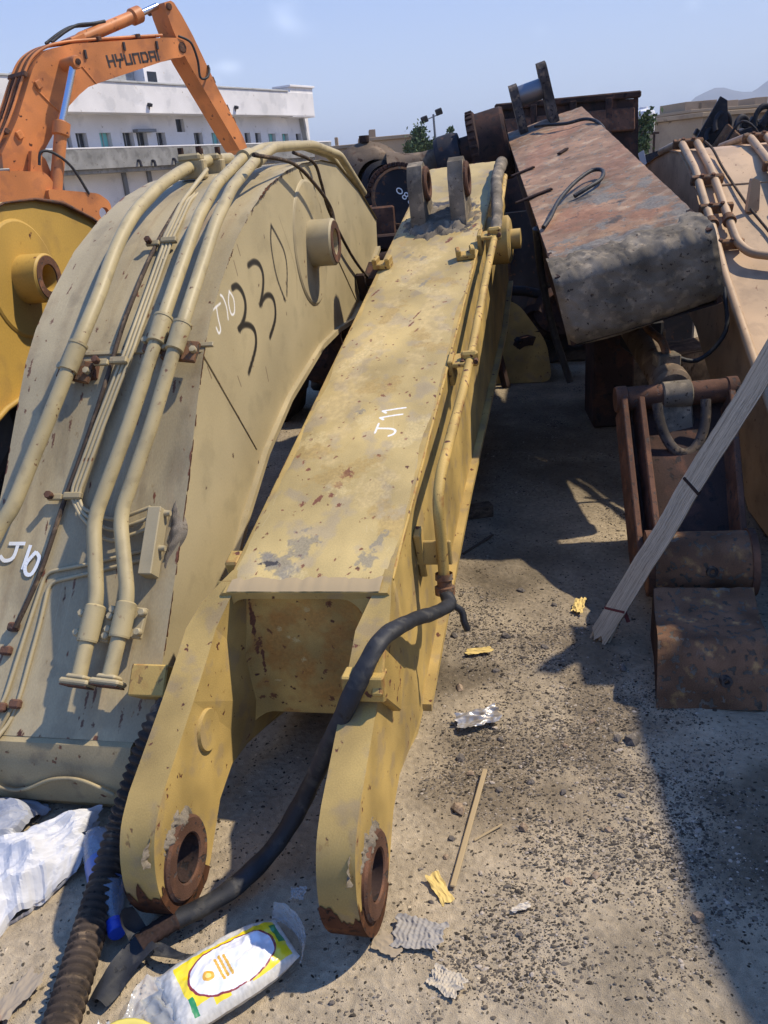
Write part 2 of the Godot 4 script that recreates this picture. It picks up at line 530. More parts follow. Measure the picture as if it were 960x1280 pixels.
func wood(a: Color, b: Color, sd: int) -> Array:
	# grain along the texture's y axis, with checks and knots
	var w := 256
	var h := 1024
	var n := FastNoiseLite.new()
	n.seed = sd
	n.frequency = 1.0
	n.fractal_octaves = 4
	var im := Image.create(w, h, false, Image.FORMAT_RGB8)
	var hm := Image.create(w, h, false, Image.FORMAT_L8)
	for y in h:
		for x in w:
			var wob := n.get_noise_2d(y * 0.0022, x * 0.01) * 7.0
			var g := n.get_noise_2d((x + wob) * 0.11, y * 0.0025 + 40.0)
			var f := n.get_noise_2d((x + wob) * 0.5, y * 0.02)
			var crack := clampf((absf(n.get_noise_2d((x + wob) * 0.06, y * 0.0007 + 90.0)) - 0.008) / 0.03, 0.0, 1.0)
			var t := clampf(0.42 + g * 0.6 + f * 0.35, 0.0, 1.0)
			var c := a.lerp(b, t) * (0.72 + 0.28 * crack)
			im.set_pixel(x, y, Color(c.r, c.g, c.b))
			hm.set_pixel(x, y, Color.from_hsv(0, 0, clampf(0.75 - t * 0.3 - (1.0 - crack) * 0.5, 0, 1)))
	return [im, hm]


# ---------------------------------------------------------------- the place
func _ready() -> void:
	rng.seed = 7
	var cam := Camera3D.new()
	cam.name = "camera"
	cam.fov = 64.0
	cam.near = 0.05
	cam.far = 9000.0
	cam.position = Vector3(0, 1.6, 0)
	cam.basis = Basis(Vector3.RIGHT, deg_to_rad(-22.6)) * Basis(Vector3.BACK, deg_to_rad(-5.0))
	add_child(cam)
	cam.current = true

	var env := Environment.new()
	env.background_mode = Environment.BG_SKY
	var sm := ProceduralSkyMaterial.new()
	sm.sky_top_color = Color(0.37, 0.58, 0.92)
	sm.sky_horizon_color = Color(0.89, 0.94, 0.98)
	sm.sky_curve = 0.14
	sm.sky_energy_multiplier = 1.0
	sm.ground_horizon_color = Color(0.70, 0.72, 0.74)
	sm.ground_bottom_color = Color(0.36, 0.32, 0.26)
	sm.sky_cover = clouds()
	sm.sky_cover_modulate = Color(1, 1, 1, 0.85)
	var sky := Sky.new()
	sky.sky_material = sm
	env.sky = sky
	env.background_energy_multiplier = 1.0
	env.ambient_light_source = Environment.AMBIENT_SOURCE_SKY
	env.tonemap_mode = Environment.TONE_MAPPER_LINEAR
	env.tonemap_exposure = 1.17
	env.fog_enabled = true
	env.fog_density = 0.00045
	env.fog_light_color = Color(0.88, 0.92, 0.97)
	env.sdfgi_enabled = true
	env.ssao_enabled = true
	env.ssil_enabled = true
	var we := WorldEnvironment.new()
	we.name = "world_environment"
	we.environment = env
	add_child(we)

	var sun := DirectionalLight3D.new()
	sun.name = "sun"
	sun.light_energy = 1.6
	sun.light_color = Color(1.0, 0.95, 0.86)
	sun.light_angular_distance = 1.0
	sun.shadow_enabled = true
	sun.basis = Basis.looking_at(-Vector3(0.57, 0.80, -0.12).normalized())
	add_child(sun)

	materials()
	ground()
	mountains()
	white_building()
	far_buildings()
	orange_excavator()
	far_yellow_boom()
	khaki_boom()
	yellow_stick()
	rusty_stick()
	pink_boom()
	outer_boom()
	rusty_link()
	back_scrap()
	dark_chassis()
	junk_heap()
	trees_and_lamp()
	tangle("dark scrap heap under the khaki boom arch, behind the yellow stick", Vector3(-0.45, 0.0, -6.0), 12.0, 1.1, 0.75, 21)
	tangle("dark scrap heap in the shade under the deep yellow boom", Vector3(-2.25, 0.0, -4.3), 12.0, 1.5, 0.7, 22)
	tangle("low heap of dark plates and hoses lying beyond the steel stand", Vector3(1.15, 0.0, -6.6), 4.0, 1.2, 0.5, 23)
	litter()
	gravel()


func clouds() -> ImageTexture:
	var w := 1024
	var h := 512
	var im := Image.create(w, h, false, Image.FORMAT_RGBA8)
	var n := FastNoiseLite.new()
	n.seed = 5
	n.fractal_octaves = 5
	n.frequency = 1.0
	for y in h:
		for x in w:
			var th := TAU * x / w
			var el := PI * (0.5 - float(y) / h)
			if el < 0.02: continue
			var d := Vector3(cos(th) * cos(el), sin(el), sin(th) * cos(el))
			var p := Vector2(d.x, d.z) / (d.y + 0.12)
			var v := n.get_noise_2d(p.x * 0.9, p.y * 2.4) * 0.5 + 0.5
			var veil := n.get_noise_2d(p.x * 0.25 + 30.0, p.y * 0.3) * 0.5 + 0.5
			var a := clampf((v - 0.68) / 0.2, 0.0, 1.0) * 0.5 * clampf((veil - 0.4) * 5.0, 0.0, 1.0)
			im.set_pixel(x, y, Color(1, 1, 1, a * clampf(el / 0.1, 0.0, 1.0)))
	return ImageTexture.create_from_image(im)


var gn := FastNoiseLite.new()
func gh(x: float, z: float) -> float:
	# height of the sand
	var near := clampf(1.0 - Vector2(x, z + 3.0).length() / 14.0, 0.0, 1.0)
	var far := clampf((Vector2(x, z).length() - 24.0) / 40.0, 0.0, 1.0)
	return (gn.get_noise_2d(x * 90.0, z * 90.0) * 0.020 + gn.get_noise_2d(x * 420.0 + 50.0, z * 420.0) * 0.009) * near - far * 0.5


func on_sand(x: float, z: float, up := 0.0) -> Vector3:
	return Vector3(x, gh(x, z) + up, z)


func axis_lines(a: float, b: float, step: float, far: float) -> PackedFloat32Array:
	var out := PackedFloat32Array()
	var v := a
	while v < b:
		out.append(v)
		v += step
	out.append(b)
	var d := step * 1.5
	v = b
	while v < far:
		v += d
		d *= 1.35
		out.append(v)
	d = step * 1.5
	v = a
	while v > -far:
		v -= d
		d *= 1.35
		out.insert(0, v)
	return out


func ground() -> void:
	gn.seed = 3
	gn.frequency = 0.01
	gn.fractal_octaves = 4
	# sand: grain, crumbs and small dark chips
	var w := 2048
	var tone := nz(w, w, 260.0, 401, 5)
	var fine := nz(w, w, 3.2, 402, 2)
	var mid := nz(w, w, 36.0, 404, 3)
	var px := PackedByteArray()
	px.resize(w * w * 3)
	var hb := PackedByteArray()
	hb.resize(w * w)
	for i in w * w:
		var f := (fine[i] - 128) / 128.0
		var t := 1.0 + (tone[i] - 128) / 128.0 * 0.10 + f * 0.16 + (mid[i] - 128) / 128.0 * 0.10
		var hh := 120.0 + f * 34.0 + (mid[i] - 128) * 0.5
		px[i * 3] = clampi(int(158.0 * t), 0, 255)
		px[i * 3 + 1] = clampi(int(144.0 * t), 0, 255)
		px[i * 3 + 2] = clampi(int(122.0 * t), 0, 255)
		hb[i] = clampi(int(hh), 0, 255)
	var rr := RandomNumberGenerator.new()
	rr.seed = 44
	for k in 13000:
		var cx := rr.randi() % w
		var cy := rr.randi() % w
		if mid[cy * w + cx] + tone[cy * w + cx] < 150 + rr.randi() % 130: continue
		var R := 0.8 + pow(rr.randf(), 3.0) * 4.6
		var dk := rr.randf_range(0.34, 0.8)
		if rr.randf() < 0.12: dk = rr.randf_range(1.1, 1.25)
		var sq := rr.randf_range(0.6, 1.0)
		var ang := rr.randf() * TAU
		var n := int(R + 1.5)
		for yy in range(-n, n + 1):
			for xx in range(-n, n + 1):
				var d := Vector2(xx, yy).rotated(ang)
				if Vector2(d.x * sq, d.y / sq).length() > R: continue
				var i := posmod(cy + yy, w) * w + posmod(cx + xx, w)
				for q in 3: px[i * 3 + q] = clampi(int(px[i * 3 + q] * dk), 0, 255)
				hb[i] = mini(255, hb[i] + 46)
	var m := mat_of([Image.create_from_data(w, w, false, Image.FORMAT_RGB8, px), Image.create_from_data(w, w, false, Image.FORMAT_L8, hb)], 1.7, 0.95, 0.7, 0.15)
	m.vertex_color_use_as_albedo = true
	M.sand = m
	var xs := axis_lines(-2.2, 2.6, 0.026, 5000.0)
	var zs := axis_lines(-6.0, -0.6, 0.026, 5000.0)
	var nx := xs.size()
	var V := PackedVector3Array()
	var C := PackedColorArray()
	for z in zs:
		for x in xs:
			V.append(Vector3(x, gh(x, z), z))
			var oil := clampf(gn.get_noise_2d(x * 70.0 + 300.0, z * 70.0) * 3.0 - 0.05 + 0.3 * clampf(x, -0.5, 0.8), 0.0, 1.0)
			var soil := soil_at(x, z)
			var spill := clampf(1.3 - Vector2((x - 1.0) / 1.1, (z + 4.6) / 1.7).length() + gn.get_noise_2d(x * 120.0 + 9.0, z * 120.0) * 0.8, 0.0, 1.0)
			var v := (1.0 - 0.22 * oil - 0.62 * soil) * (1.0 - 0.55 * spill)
			C.append(Color(v, v * (1.0 - 0.03 * soil), v * (1.0 - 0.05 * soil)))
	var idx := PackedInt32Array()
	for j in zs.size() - 1:
		for i in nx - 1:
			var a := j * nx + i
			idx.append_array([a, a + 1, a + nx + 1, a, a + nx + 1, a + nx])
	var N := PackedVector3Array()
	N.resize(V.size())
	for k in range(0, idx.size(), 3):
		var nn := (V[idx[k + 2]] - V[idx[k]]).cross(V[idx[k + 1]] - V[idx[k]])
		if nn.y < 0.0: nn = -nn
		for q in 3: N[idx[k + q]] += nn
	for k in N.size(): N[k] = N[k].normalized()
	# clockwise seen from above
	var ar := []
	ar.resize(Mesh.ARRAY_MAX)
	ar[Mesh.ARRAY_VERTEX] = V
	ar[Mesh.ARRAY_NORMAL] = N
	ar[Mesh.ARRAY_COLOR] = C
	ar[Mesh.ARRAY_INDEX] = idx
	var am := ArrayMesh.new()
	am.add_surface_from_arrays(Mesh.PRIMITIVE_TRIANGLES, ar)
	var o := MeshInstance3D.new()
	o.name = "ground"
	o.mesh = am
	o.material_override = m
	add_child(o)
	tag(o, "dusty pale sand strewn with dark chips between the scrapped machine parts", "ground", "", "structure")


func soil_at(x: float, z: float) -> float:
	# dark crumbly soil in patches to the side of the yellow stick
	var c := 1.0 - Vector2((x - 0.42) / 0.5, (z + 2.3) / 0.9).length()
	var c2 := 1.0 - Vector2((x - 1.0) / 0.45, (z + 1.7) / 0.5).length()
	var n := gn.get_noise_2d(x * 160.0 + 80.0, z * 160.0)
	return clampf(maxf(c * 1.1, c2) * 0.6 + n * 1.8 * clampf(maxf(c, c2) + 0.45, 0.0, 1.0), 0.0, 0.75)


func mountains() -> void:
	var n := FastNoiseLite.new()
	n.seed = 12
	n.frequency = 0.0011
	n.fractal_octaves = 5
	var s := mb()
	var top := func(x: float) -> float:
		return 62.0 + 56.0 * exp(-pow((x - 905.0) / 95.0, 2)) + 110.0 * exp(-pow((x - 1160.0) / 140.0, 2)) + n.get_noise_1d(x * 2.0) * 22.0 + n.get_noise_1d(x * 8.0) * 9.0
	grid(s, 260, 14, func(u, v):
		var x: float = lerpf(-2600.0, 3600.0, u)
		var h: float = maxf(20.0, top.call(x) * smoothstep(560.0, 720.0, x))
		var k := 1.0 - absf(v * 2.0 - 1.0)
		return Vector3(x, h * pow(k, 0.8) - 6.0 + n.get_noise_2d(x * 4.0, v * 900.0) * 18.0 * k, -2300.0 - (v - 0.5) * 900.0))
	tag(part("mountains", s, M.hill), "pale blue hazy mountain ridge on the horizon behind the rooftops", "mountains", "", "structure")


func white_building() -> void:
	var xa := Vector3(0.515, 0, -0.857)
	var b := Basis(xa, Vector3.UP, Vector3(0.857, 0, 0.515))
	var r := thing("unfinished_building", "long white two storey unfinished building with grey concrete balcony band", "building", Transform3D(b, Vector3(-3.255, 0, -78.76)))
	var L := -52.0
	# upper wall with real window openings: piers and courses between them
	var wins := [[-27.2, -26.9, 5.17], [-26.41, -25.66, 5.21], [-24.47, -23.65, 5.15], [-22.48, -21.67, 5.16], [-21.24, -20.4, 5.18], [-19.36, -18.62, 5.12], [-15.52, -14.74, 5.09], [-13.57, -12.75, 5.08], [-9.65, -9.03, 5.05], [-8.32, -7.67, 5.04], [-6.53, -5.7, 4.97], [-4.65, -3.89, 4.95], [-2.67, -1.99, 4.94], [-31.0, -30.2, 5.2], [-34.0, -33.2, 5.2], [-38.0, -37.2, 5.2]]
	for k in wins:
		var e: float = (k[1] - k[0]) * 0.09
		k[0] -= e
		k[1] += e
		k[2] += 0.06
	wins.sort_custom(func(p, q): return p[0] < q[0])
	var s := mb()
	var at := L
	for k in wins:
		box(s, Vector3((at + k[0]) * 0.5, 4.0, -0.15), Vector3(k[0] - at, 2.4, 0.3), Basis(), 0.0)
		box(s, Vector3((k[0] + k[1]) * 0.5, 3.3, -0.15), Vector3(k[1] - k[0], 1.0, 0.3), Basis(), 0.0)
		at = k[1]
	box(s, Vector3(at * 0.5 - 0.3, 4.0, -0.15), Vector3(-at - 0.6, 2.4, 0.3), Basis(), 0.0)
	# the course above, with the one high window
	box(s, Vector3((L - 17.29) * 0.5, 5.75, -0.151), Vector3(-17.29 - L, 1.1, 0.3), Basis(), 0.0)
	box(s, Vector3(-8.53, 5.75, -0.151), Vector3(15.84, 1.1, 0.3), Basis(), 0.0)
	box(s, Vector3(-16.87, 6.17, -0.151), Vector3(0.84, 0.26, 0.3), Basis(), 0.0)
	box(s, Vector3(-0.75, 3.9, -6.0), Vector3(0.3, 7.8, 11.6), Basis(), 0.0)
	box(s, Vector3(L * 0.5, 3.9, -12.0), Vector3(-L, 7.8, 0.3), Basis(), 0.0)
	part("upper_wall", s, M.whitewash, r)
	for i in wins.size():
		var k: Array = wins[i]
		var hi: float = k[2]
		if hi < 5.2:
			s = mb()
			box(s, Vector3((k[0] + k[1]) * 0.5, (hi + 5.2) * 0.5 + 0.02, -0.16), Vector3(k[1] - k[0] + 0.01, 5.24 - hi, 0.27), Basis(), 0.0)
			part("window_head", s, M.whitewash, r)
		s = mb()
		box(s, Vector3((k[0] + k[1]) * 0.5, 4.45, -0.36), Vector3(k[1] - k[0] + 0.1, 1.7, 0.05), Basis(), 0.0)
		var teal: bool = absf(k[0] + 24.47) < 0.1 or absf(k[0] + 13.57) < 0.1 or absf(k[0] + 6.53) < 0.1 or absf(k[0] + 4.65) < 0.1
		var wp := part("window", s, M.cyan if teal else M.window, r)
		s = mb()
		box(s, Vector3(lerpf(k[0], k[1], 0.52), 4.45, -0.31), Vector3(0.05, 1.6, 0.05), Basis(), 0.0)
		for e in [k[0] + 0.03, k[1] - 0.03]: box(s, Vector3(e, 4.45, -0.31), Vector3(0.06, 1.6, 0.06), Basis(), 0.0)
		part("frame", s, M.concrete, wp)
	s = mb()
	box(s, Vector3(-16.87, 5.6, -0.36), Vector3(1.0, 1.1, 0.05), Basis(), 0.0)
	part("window", s, M.window, r)
	s = mb()
	box(s, Vector3(-20.72, 5.28, 0.25), Vector3(1.75, 0.2, 0.5), Basis(), 0.02)
	part("door_canopy", s, M.grey_steel, r)
	# parapet over a deep overhang
	s = mb()
	box(s, Vector3((L - 1.3) * 0.5, 7.1, 0.5), Vector3(-1.3 - L, 1.75, 1.4), Basis(), 0.03)
	part("parapet", s, M.whitewash, r)
	s = mb()
	box(s, Vector3((L - 4.9) * 0.5, 8.03, 0.5), Vector3(-4.9 - L, 0.12, 1.55), Basis(), 0.02)
	part("coping", s, M.concrete, r)
	s = mb()
	box(s, Vector3(-2.9, 7.25, 0.42), Vector3(3.3, 2.2, 1.5), Basis(), 0.02)
	part("corner_pier", s, M.whitewash, r)
	s = mb()
	box(s, Vector3(-2.9, 8.42, 0.42), Vector3(3.6, 0.16, 1.8), Basis(), 0.02)
	part("pier_cap", s, M.whitewash, r)
	s = mb()
	box(s, Vector3(-1.75, 5.3, 0.2), Vector3(0.25, 1.9, 0.5), Basis(Vector3.BACK, 0.18), 0.02)
	part("bracket", s, M.concrete, r)
	# balcony band
	s = mb()
	box(s, Vector3((L + 0.3) * 0.5, 3.62, 0.8), Vector3(0.3 - L, 1.15, 1.5), Basis(), 0.02)
	part("balcony_band", s, M.concrete_dark, r)
	s = mb()
	box(s, Vector3((L + 0.3) * 0.5, 4.23, 1.4), Vector3(0.32 - L, 0.08, 0.34), Basis(), 0.01)
	part("balcony_coping", s, M.whitewash, r)
	s = mb()
	box(s, Vector3((L + 0.3) * 0.5, 2.92, 0.65), Vector3(0.2 - L, 0.24, 1.3), Basis(), 0.01)
	part("floor_slab", s, M.concrete_dark, r)
	# ground floor
	s = mb()
	box(s, Vector3((L - 22.6) * 0.5, 0.9, -0.15), Vector3(-22.6 - L, 3.8, 0.3), Basis(), 0.0)
	box(s, Vector3(-11.2, 0.9, -0.15), Vector3(21.0, 3.8, 0.3), Basis(), 0.0)
	box(s, Vector3(-22.15, 2.2, -0.151), Vector3(0.94, 1.3, 0.3), Basis(), 0.0)
	box(s, Vector3(-22.15, -0.2, -0.151), Vector3(0.94, 1.5, 0.3), Basis(), 0.0)
	part("ground_wall", s, M.whitewash, r)
	s = mb()
	box(s, Vector3(-22.15, 1.05, -0.34), Vector3(1.0, 1.1, 0.05), Basis(), 0.0)
	part("window", s, M.window, r)
	for x in [-23.2, -20.9, -28.5, -12.0, -6.0]:
		s = mb()
		box(s, Vector3(x, 1.3, 0.1), Vector3(0.3, 3.0, 0.2), Basis(), 0.01)
		part("pilaster", s, M.grey_steel, r)
	for k in [[-23.2, 3.3], [-21.9, 3.25], [-19.9, 3.3]]:
		s = mb()
		tube(s, bent([Vector3(k[0], k[1] + 0.1, 1.5), Vector3(k[0], k[1] + 0.1, 1.75), Vector3(k[0], k[1] - 0.25, 1.8)], 0.08), 0.09, 8)
		part("drain_spout", s, M.black_scrap, r)
	for x in [-20.96, -11.95]:
		s = mb()
		box(s, Vector3(x, 6.72, 1.32), Vector3(0.3, 0.2, 0.22), Basis(Vector3.RIGHT, 0.4), 0.02)
		pipe(s, Vector3(x, 6.45, 1.18), Vector3(x, 6.7, 1.3), 0.04, 6)
		part("floodlight", s, M.black_scrap, r)
	# roof house
	s = mb()
	box(s, Vector3(-16.2, 8.9, -4.2), Vector3(4.3, 3.4, 6.0), Basis(), 0.02)
	part("roof_house", s, M.whitewash, r)
	s = mb()
	box(s, Vector3(-21.5, 8.3, -4.6), Vector3(6.2, 2.2, 5.0), Basis(), 0.02)
	part("roof_house", s, M.concrete, r)
	s = mb()
	box(s, Vector3(-17.6, 8.75, -1.19), Vector3(0.86, 0.7, 0.06), Basis(), 0.0)
	part("window", s, M.window, r)
	s = mb()
	box(s, Vector3(L * 0.5, 7.3, -6.0), Vector3(-L - 1.0, 0.25, 11.6), Basis(), 0.0)
	part("roof", s, M.concrete, r)


func far_building(label: String, at: Vector3, turn: float, size: Vector3, wins: int, crown: int, m: Material) -> void:
	var r := thing("far_building", label, "building", yawed(at, turn))
	var s := mb()
	box(s, Vector3(0, size.y * 0.5 - 2.0, 0), Vector3(size.x, size.y + 4.0, size.z), Basis(), 0.02)
	part("wall", s, m, r)
	s = mb()
	box(s, Vector3(0, size.y + 0.12, 0), Vector3(size.x + 0.3, 0.22, size.z + 0.3), Basis(), 0.02)
	part("parapet", s, m, r)
	for i in wins:
		s = mb()
		var x := lerpf(-0.42, 0.42, (i + 0.5) / wins) * size.x
		box(s, Vector3(x, size.y * 0.62, size.z * 0.5 + 0.02), Vector3(size.x * 0.03 + 0.3, size.y * 0.16, 0.08), Basis(), 0.0)
		part("window", s, M.window, r)
	var rr := RandomNumberGenerator.new()
	rr.seed = int(size.x * 100)
	for i in crown:
		s = mb()
		var wd := rr.randf_range(0.06, 0.18) * size.x
		box(s, Vector3(rr.randf_range(-0.4, 0.4) * size.x, size.y + 0.45, 0), Vector3(wd, rr.randf_range(0.5, 1.1), size.z * 0.5), Basis(), 0.01)
		part("roof_block", s, m, r)


func far_buildings() -> void:
	far_building("long low tan yard building behind the junk heap and the water tank", Vector3(24.5, 0, -52.0), -24.0, Vector3(17.0, 2.75, 6.0), 6, 0, M.plaster_tan)
	far_building("tan block with stepped parapet rising behind the long low tan building", Vector3(33.0, 0, -80.0), -12.0, Vector3(11.0, 3.9, 8.0), 5, 5, M.plaster_tan)
	far_building("sandy flat roofed house between the white building and the axle", Vector3(-0.9, 0, -66.0), 0.0, Vector3(3.6, 3.2, 5.0), 3, 1, M.plaster_tan)
	far_building("small pinkish house wall at the far edge behind the scrap mast", Vector3(24.0, 0, -44.0), -20.0, Vector3(3.6, 3.6, 5.0), 1, 0, M.pink_tan)
	far_building("tan roof showing over the axle tube beneath the trees", Vector3(2.6, 0, -62.0), 0.0, Vector3(4.0, 3.4, 5.0), 2, 1, M.plaster_tan)
	var r := thing("water_tank", "white cylindrical water tank beside the rusty bucket", "water tank", yawed(Vector3(9.93, 0.42, -30.5), 0))
	var s := mb()
	lathe(s, [Vector2(0, 1.62), Vector2(0.36, 1.62), Vector2(0.38, 1.66), Vector2(0.38, 1.9), Vector2(0.39, 1.92), Vector2(0.38, 1.94), Vector2(0.38, 2.2), Vector2(0.36, 2.28), Vector2(0.14, 2.36), Vector2(0, 2.36)], Transform3D(), 20)
	part("tank_body", s, M.white_plastic, r)
	s = mb()
	lathe(s, [Vector2(0.14, 2.34), Vector2(0.14, 2.42), Vector2(0, 2.43)], Transform3D(), 14)
	part("lid", s, M.white_plastic, r)
	s = mb()
	for x in [-0.3, 0.3]:
		for z in [-0.3, 0.3]: beam(s, Vector3(x, -0.5, z), Vector3(x, 1.62, z), 0.06, 0.06, Vector3.RIGHT)
	box(s, Vector3(0, 1.58, 0), Vector3(0.85, 0.07, 0.85))
	part("stand", s, M.rust_dark, r)


func trees_and_lamp() -> void:
	tree("round dark green tree beside the lamp pole", Vector3(3.6, -0.4, -44.0), 3.9, 1.0, 900, 3)
	tree("small upright green tree just beyond the lamp pole", Vector3(5.1, -0.4, -46.0), 4.0, 0.5, 500, 4)
	tree("sparse yellowish green tree rising behind the rusty bucket", Vector3(8.5, -0.2, -27.5), 2.85, 0.7, 420, 5)
	var r := thing("lamp_pole", "tall grey lamp pole with two floodlights above the trees", "lamp pole", yawed(Vector3(4.25, -0.4, -44.4), 0))
	var s := mb()
	rod_at(s, Vector3.ZERO, Vector3(-0.15, 4.3, 0), [Vector2(0.08, 0), Vector2(0.05, 1), Vector2(0, 1)], 10)
	part("pole", s, M.grey_steel, r)
	s = mb()
	beam(s, Vector3(-0.6, 4.05, 0), Vector3(0.2, 4.3, 0), 0.05, 0.05)
	part("crossbar", s, M.grey_steel, r)
	for k in [[-0.6, 4.1], [0.12, 4.38]]:
		s = mb()
		box(s, Vector3(k[0], k[1], 0.08), Vector3(0.34, 0.28, 0.16), Basis(Vector3.RIGHT, 0.5) * Basis(Vector3.BACK, 0.3), 0.03)
		part("floodlight", s, M.black_scrap, r)


func tree(label: String, at: Vector3, h: float, rad: float, leaves: int, sd: int) -> void:
	var r := thing("tree", label, "tree", Transform3D(Basis(), at))
	var rr := RandomNumberGenerator.new()
	rr.seed = sd
	var s := mb()
	rod_at(s, Vector3.ZERO, Vector3(0.05, h * 0.7, 0), [Vector2(h * 0.03, 0), Vector2(h * 0.02, 0.6), Vector2(h * 0.008, 1), Vector2(0, 1)], 8)
	for i in 8:
		var a := TAU * i / 8.0 + rr.randf()
		var y := h * rr.randf_range(0.4, 0.65)
		tube(s, curve([Vector3(0, y, 0), Vector3(cos(a) * rad * 0.4, y + h * 0.08, sin(a) * rad * 0.4), Vector3(cos(a) * rad * 0.7, y + h * 0.2, sin(a) * rad * 0.7)], 3), h * 0.007, 5)
	part("trunk", s, M.timber, r)
	var clumps := []
	for i in 16:
		var d := Vector3(rr.randfn(), rr.randfn() * 0.8, rr.randfn()).normalized() * rr.randf_range(0.25, 1.0)
		clumps.append([Vector3(d.x * rad, h * 0.68 + d.y * h * 0.3, d.z * rad), rr.randf_range(0.18, 0.4) * rad])
	s = mb()
	for i in leaves * 7:
		var c: Array = clumps[rr.randi() % clumps.size()]
		var p: Vector3 = c[0] + Vector3(rr.randfn(), rr.randfn(), rr.randfn()) * c[1] * 0.55
		var a := Vector3(rr.randfn(), rr.randfn(), rr.randfn()).normalized()
		var b := a.cross(Vector3(rr.randfn(), rr.randfn(), rr.randfn())).normalized()
		var z := rr.randf_range(0.05, 0.12)
		s.add_vertex(p - a * z); s.add_vertex(p + b * z * 0.5); s.add_vertex(p + a * z)
		s.add_vertex(p - a * z); s.add_vertex(p + a * z); s.add_vertex(p - b * z * 0.5)
	part("crown", s, M.leaf, r)


# ---------------------------------------------------------------- shared bits of machinery
func V2(a: Array) -> Array:
	var out := []
	for p in a: out.append(Vector2(p[0], p[1]))
	return out


func SIDE() -> Transform3D:
	# prism plane (along z, up y) with thickness along x
	return Transform3D(Basis(Vector3(0, 0, 1), Vector3(0, 1, 0), Vector3(1, 0, 0)), Vector3.ZERO)


func BACKWARD() -> Transform3D:
	# prism plane (s along -z, up y) with thickness along x
	return Transform3D(Basis(Vector3(0, 0, -1), Vector3(0, 1, 0), Vector3(1, 0, 0)), Vector3.ZERO)


func bead(r: Node3D, called: String, pts: PackedVector3Array, rad: float, m: Material) -> void:
	# a weld seam: slightly lumpy
	var s := mb()
	tube(s, pts, rad, 6, func(l, _t): return rad * (1.0 + 0.25 * sin(l * 420.0) + 0.2 * sin(l * 97.0)))
	part(called, s, m, r)


func boss(r: Node3D, called: String, at: Vector3, axis: Vector3, ro: float, ri: float, depth: float, m: Material, face: Material) -> void:
	var s := mb()
	ring_boss(s, at, axis, ro, ri, depth)
	var o := part(called, s, m, r)
	s = mb()
	var y := axis.normalized()
	ring_boss(s, at + y * (depth - 0.002), axis, ro * 0.9, ri * 1.02, 0.006, 28, 0.002)
	part("bore_face", s, face, o)
	s = mb()
	lathe(s, [Vector2(ri * 1.01, 0), Vector2(0, 0)], Transform3D(Basis(Quaternion(Vector3.UP, y)), at + y * (depth * 0.1)), 20)
	part("bore_end", s, M.grease, o)


func sheet_along(s: SurfaceTool, prof: Array, u0: float, u1: float, n := 8, wob := 0.0, sd := 1) -> void:
	# a plate that follows a profile (s, h), between u0 and u1
	var nn := FastNoiseLite.new()
	nn.seed = sd
	nn.frequency = 1.0
	var m := prof.size() - 1
	grid(s, n, m * 3, func(u, v):
		var f: float = v * m
		var i := mini(int(f), m - 1)
		var p: Vector2 = (prof[i] as Vector2).lerp(prof[i + 1], f - i)
		return Vector3(lerpf(u0, u1, u), p.y + nn.get_noise_2d(u * 1.3, f * 0.3) * wob, -p.x))


func clamp_block(r: Node3D, called: String, at: Vector3, bas: Basis, size: Vector3, m: Material, bolts := 2) -> Node3D:
	var s := mb()
	box(s, at, size, bas, 0.004)
	var o := part(called, s, m, r)
	for i in bolts:
		s = mb()
		var c := at + bas * Vector3(lerpf(-0.34, 0.34, (i + 0.5) / bolts) * size.x, size.y * 0.5, 0)
		lathe(s, [Vector2(0.011, -0.004), Vector2(0.011, 0.009), Vector2(0, 0.009)], Transform3D(bas, c), 6)
		part("bolt", s, M.rust, o)
	return o


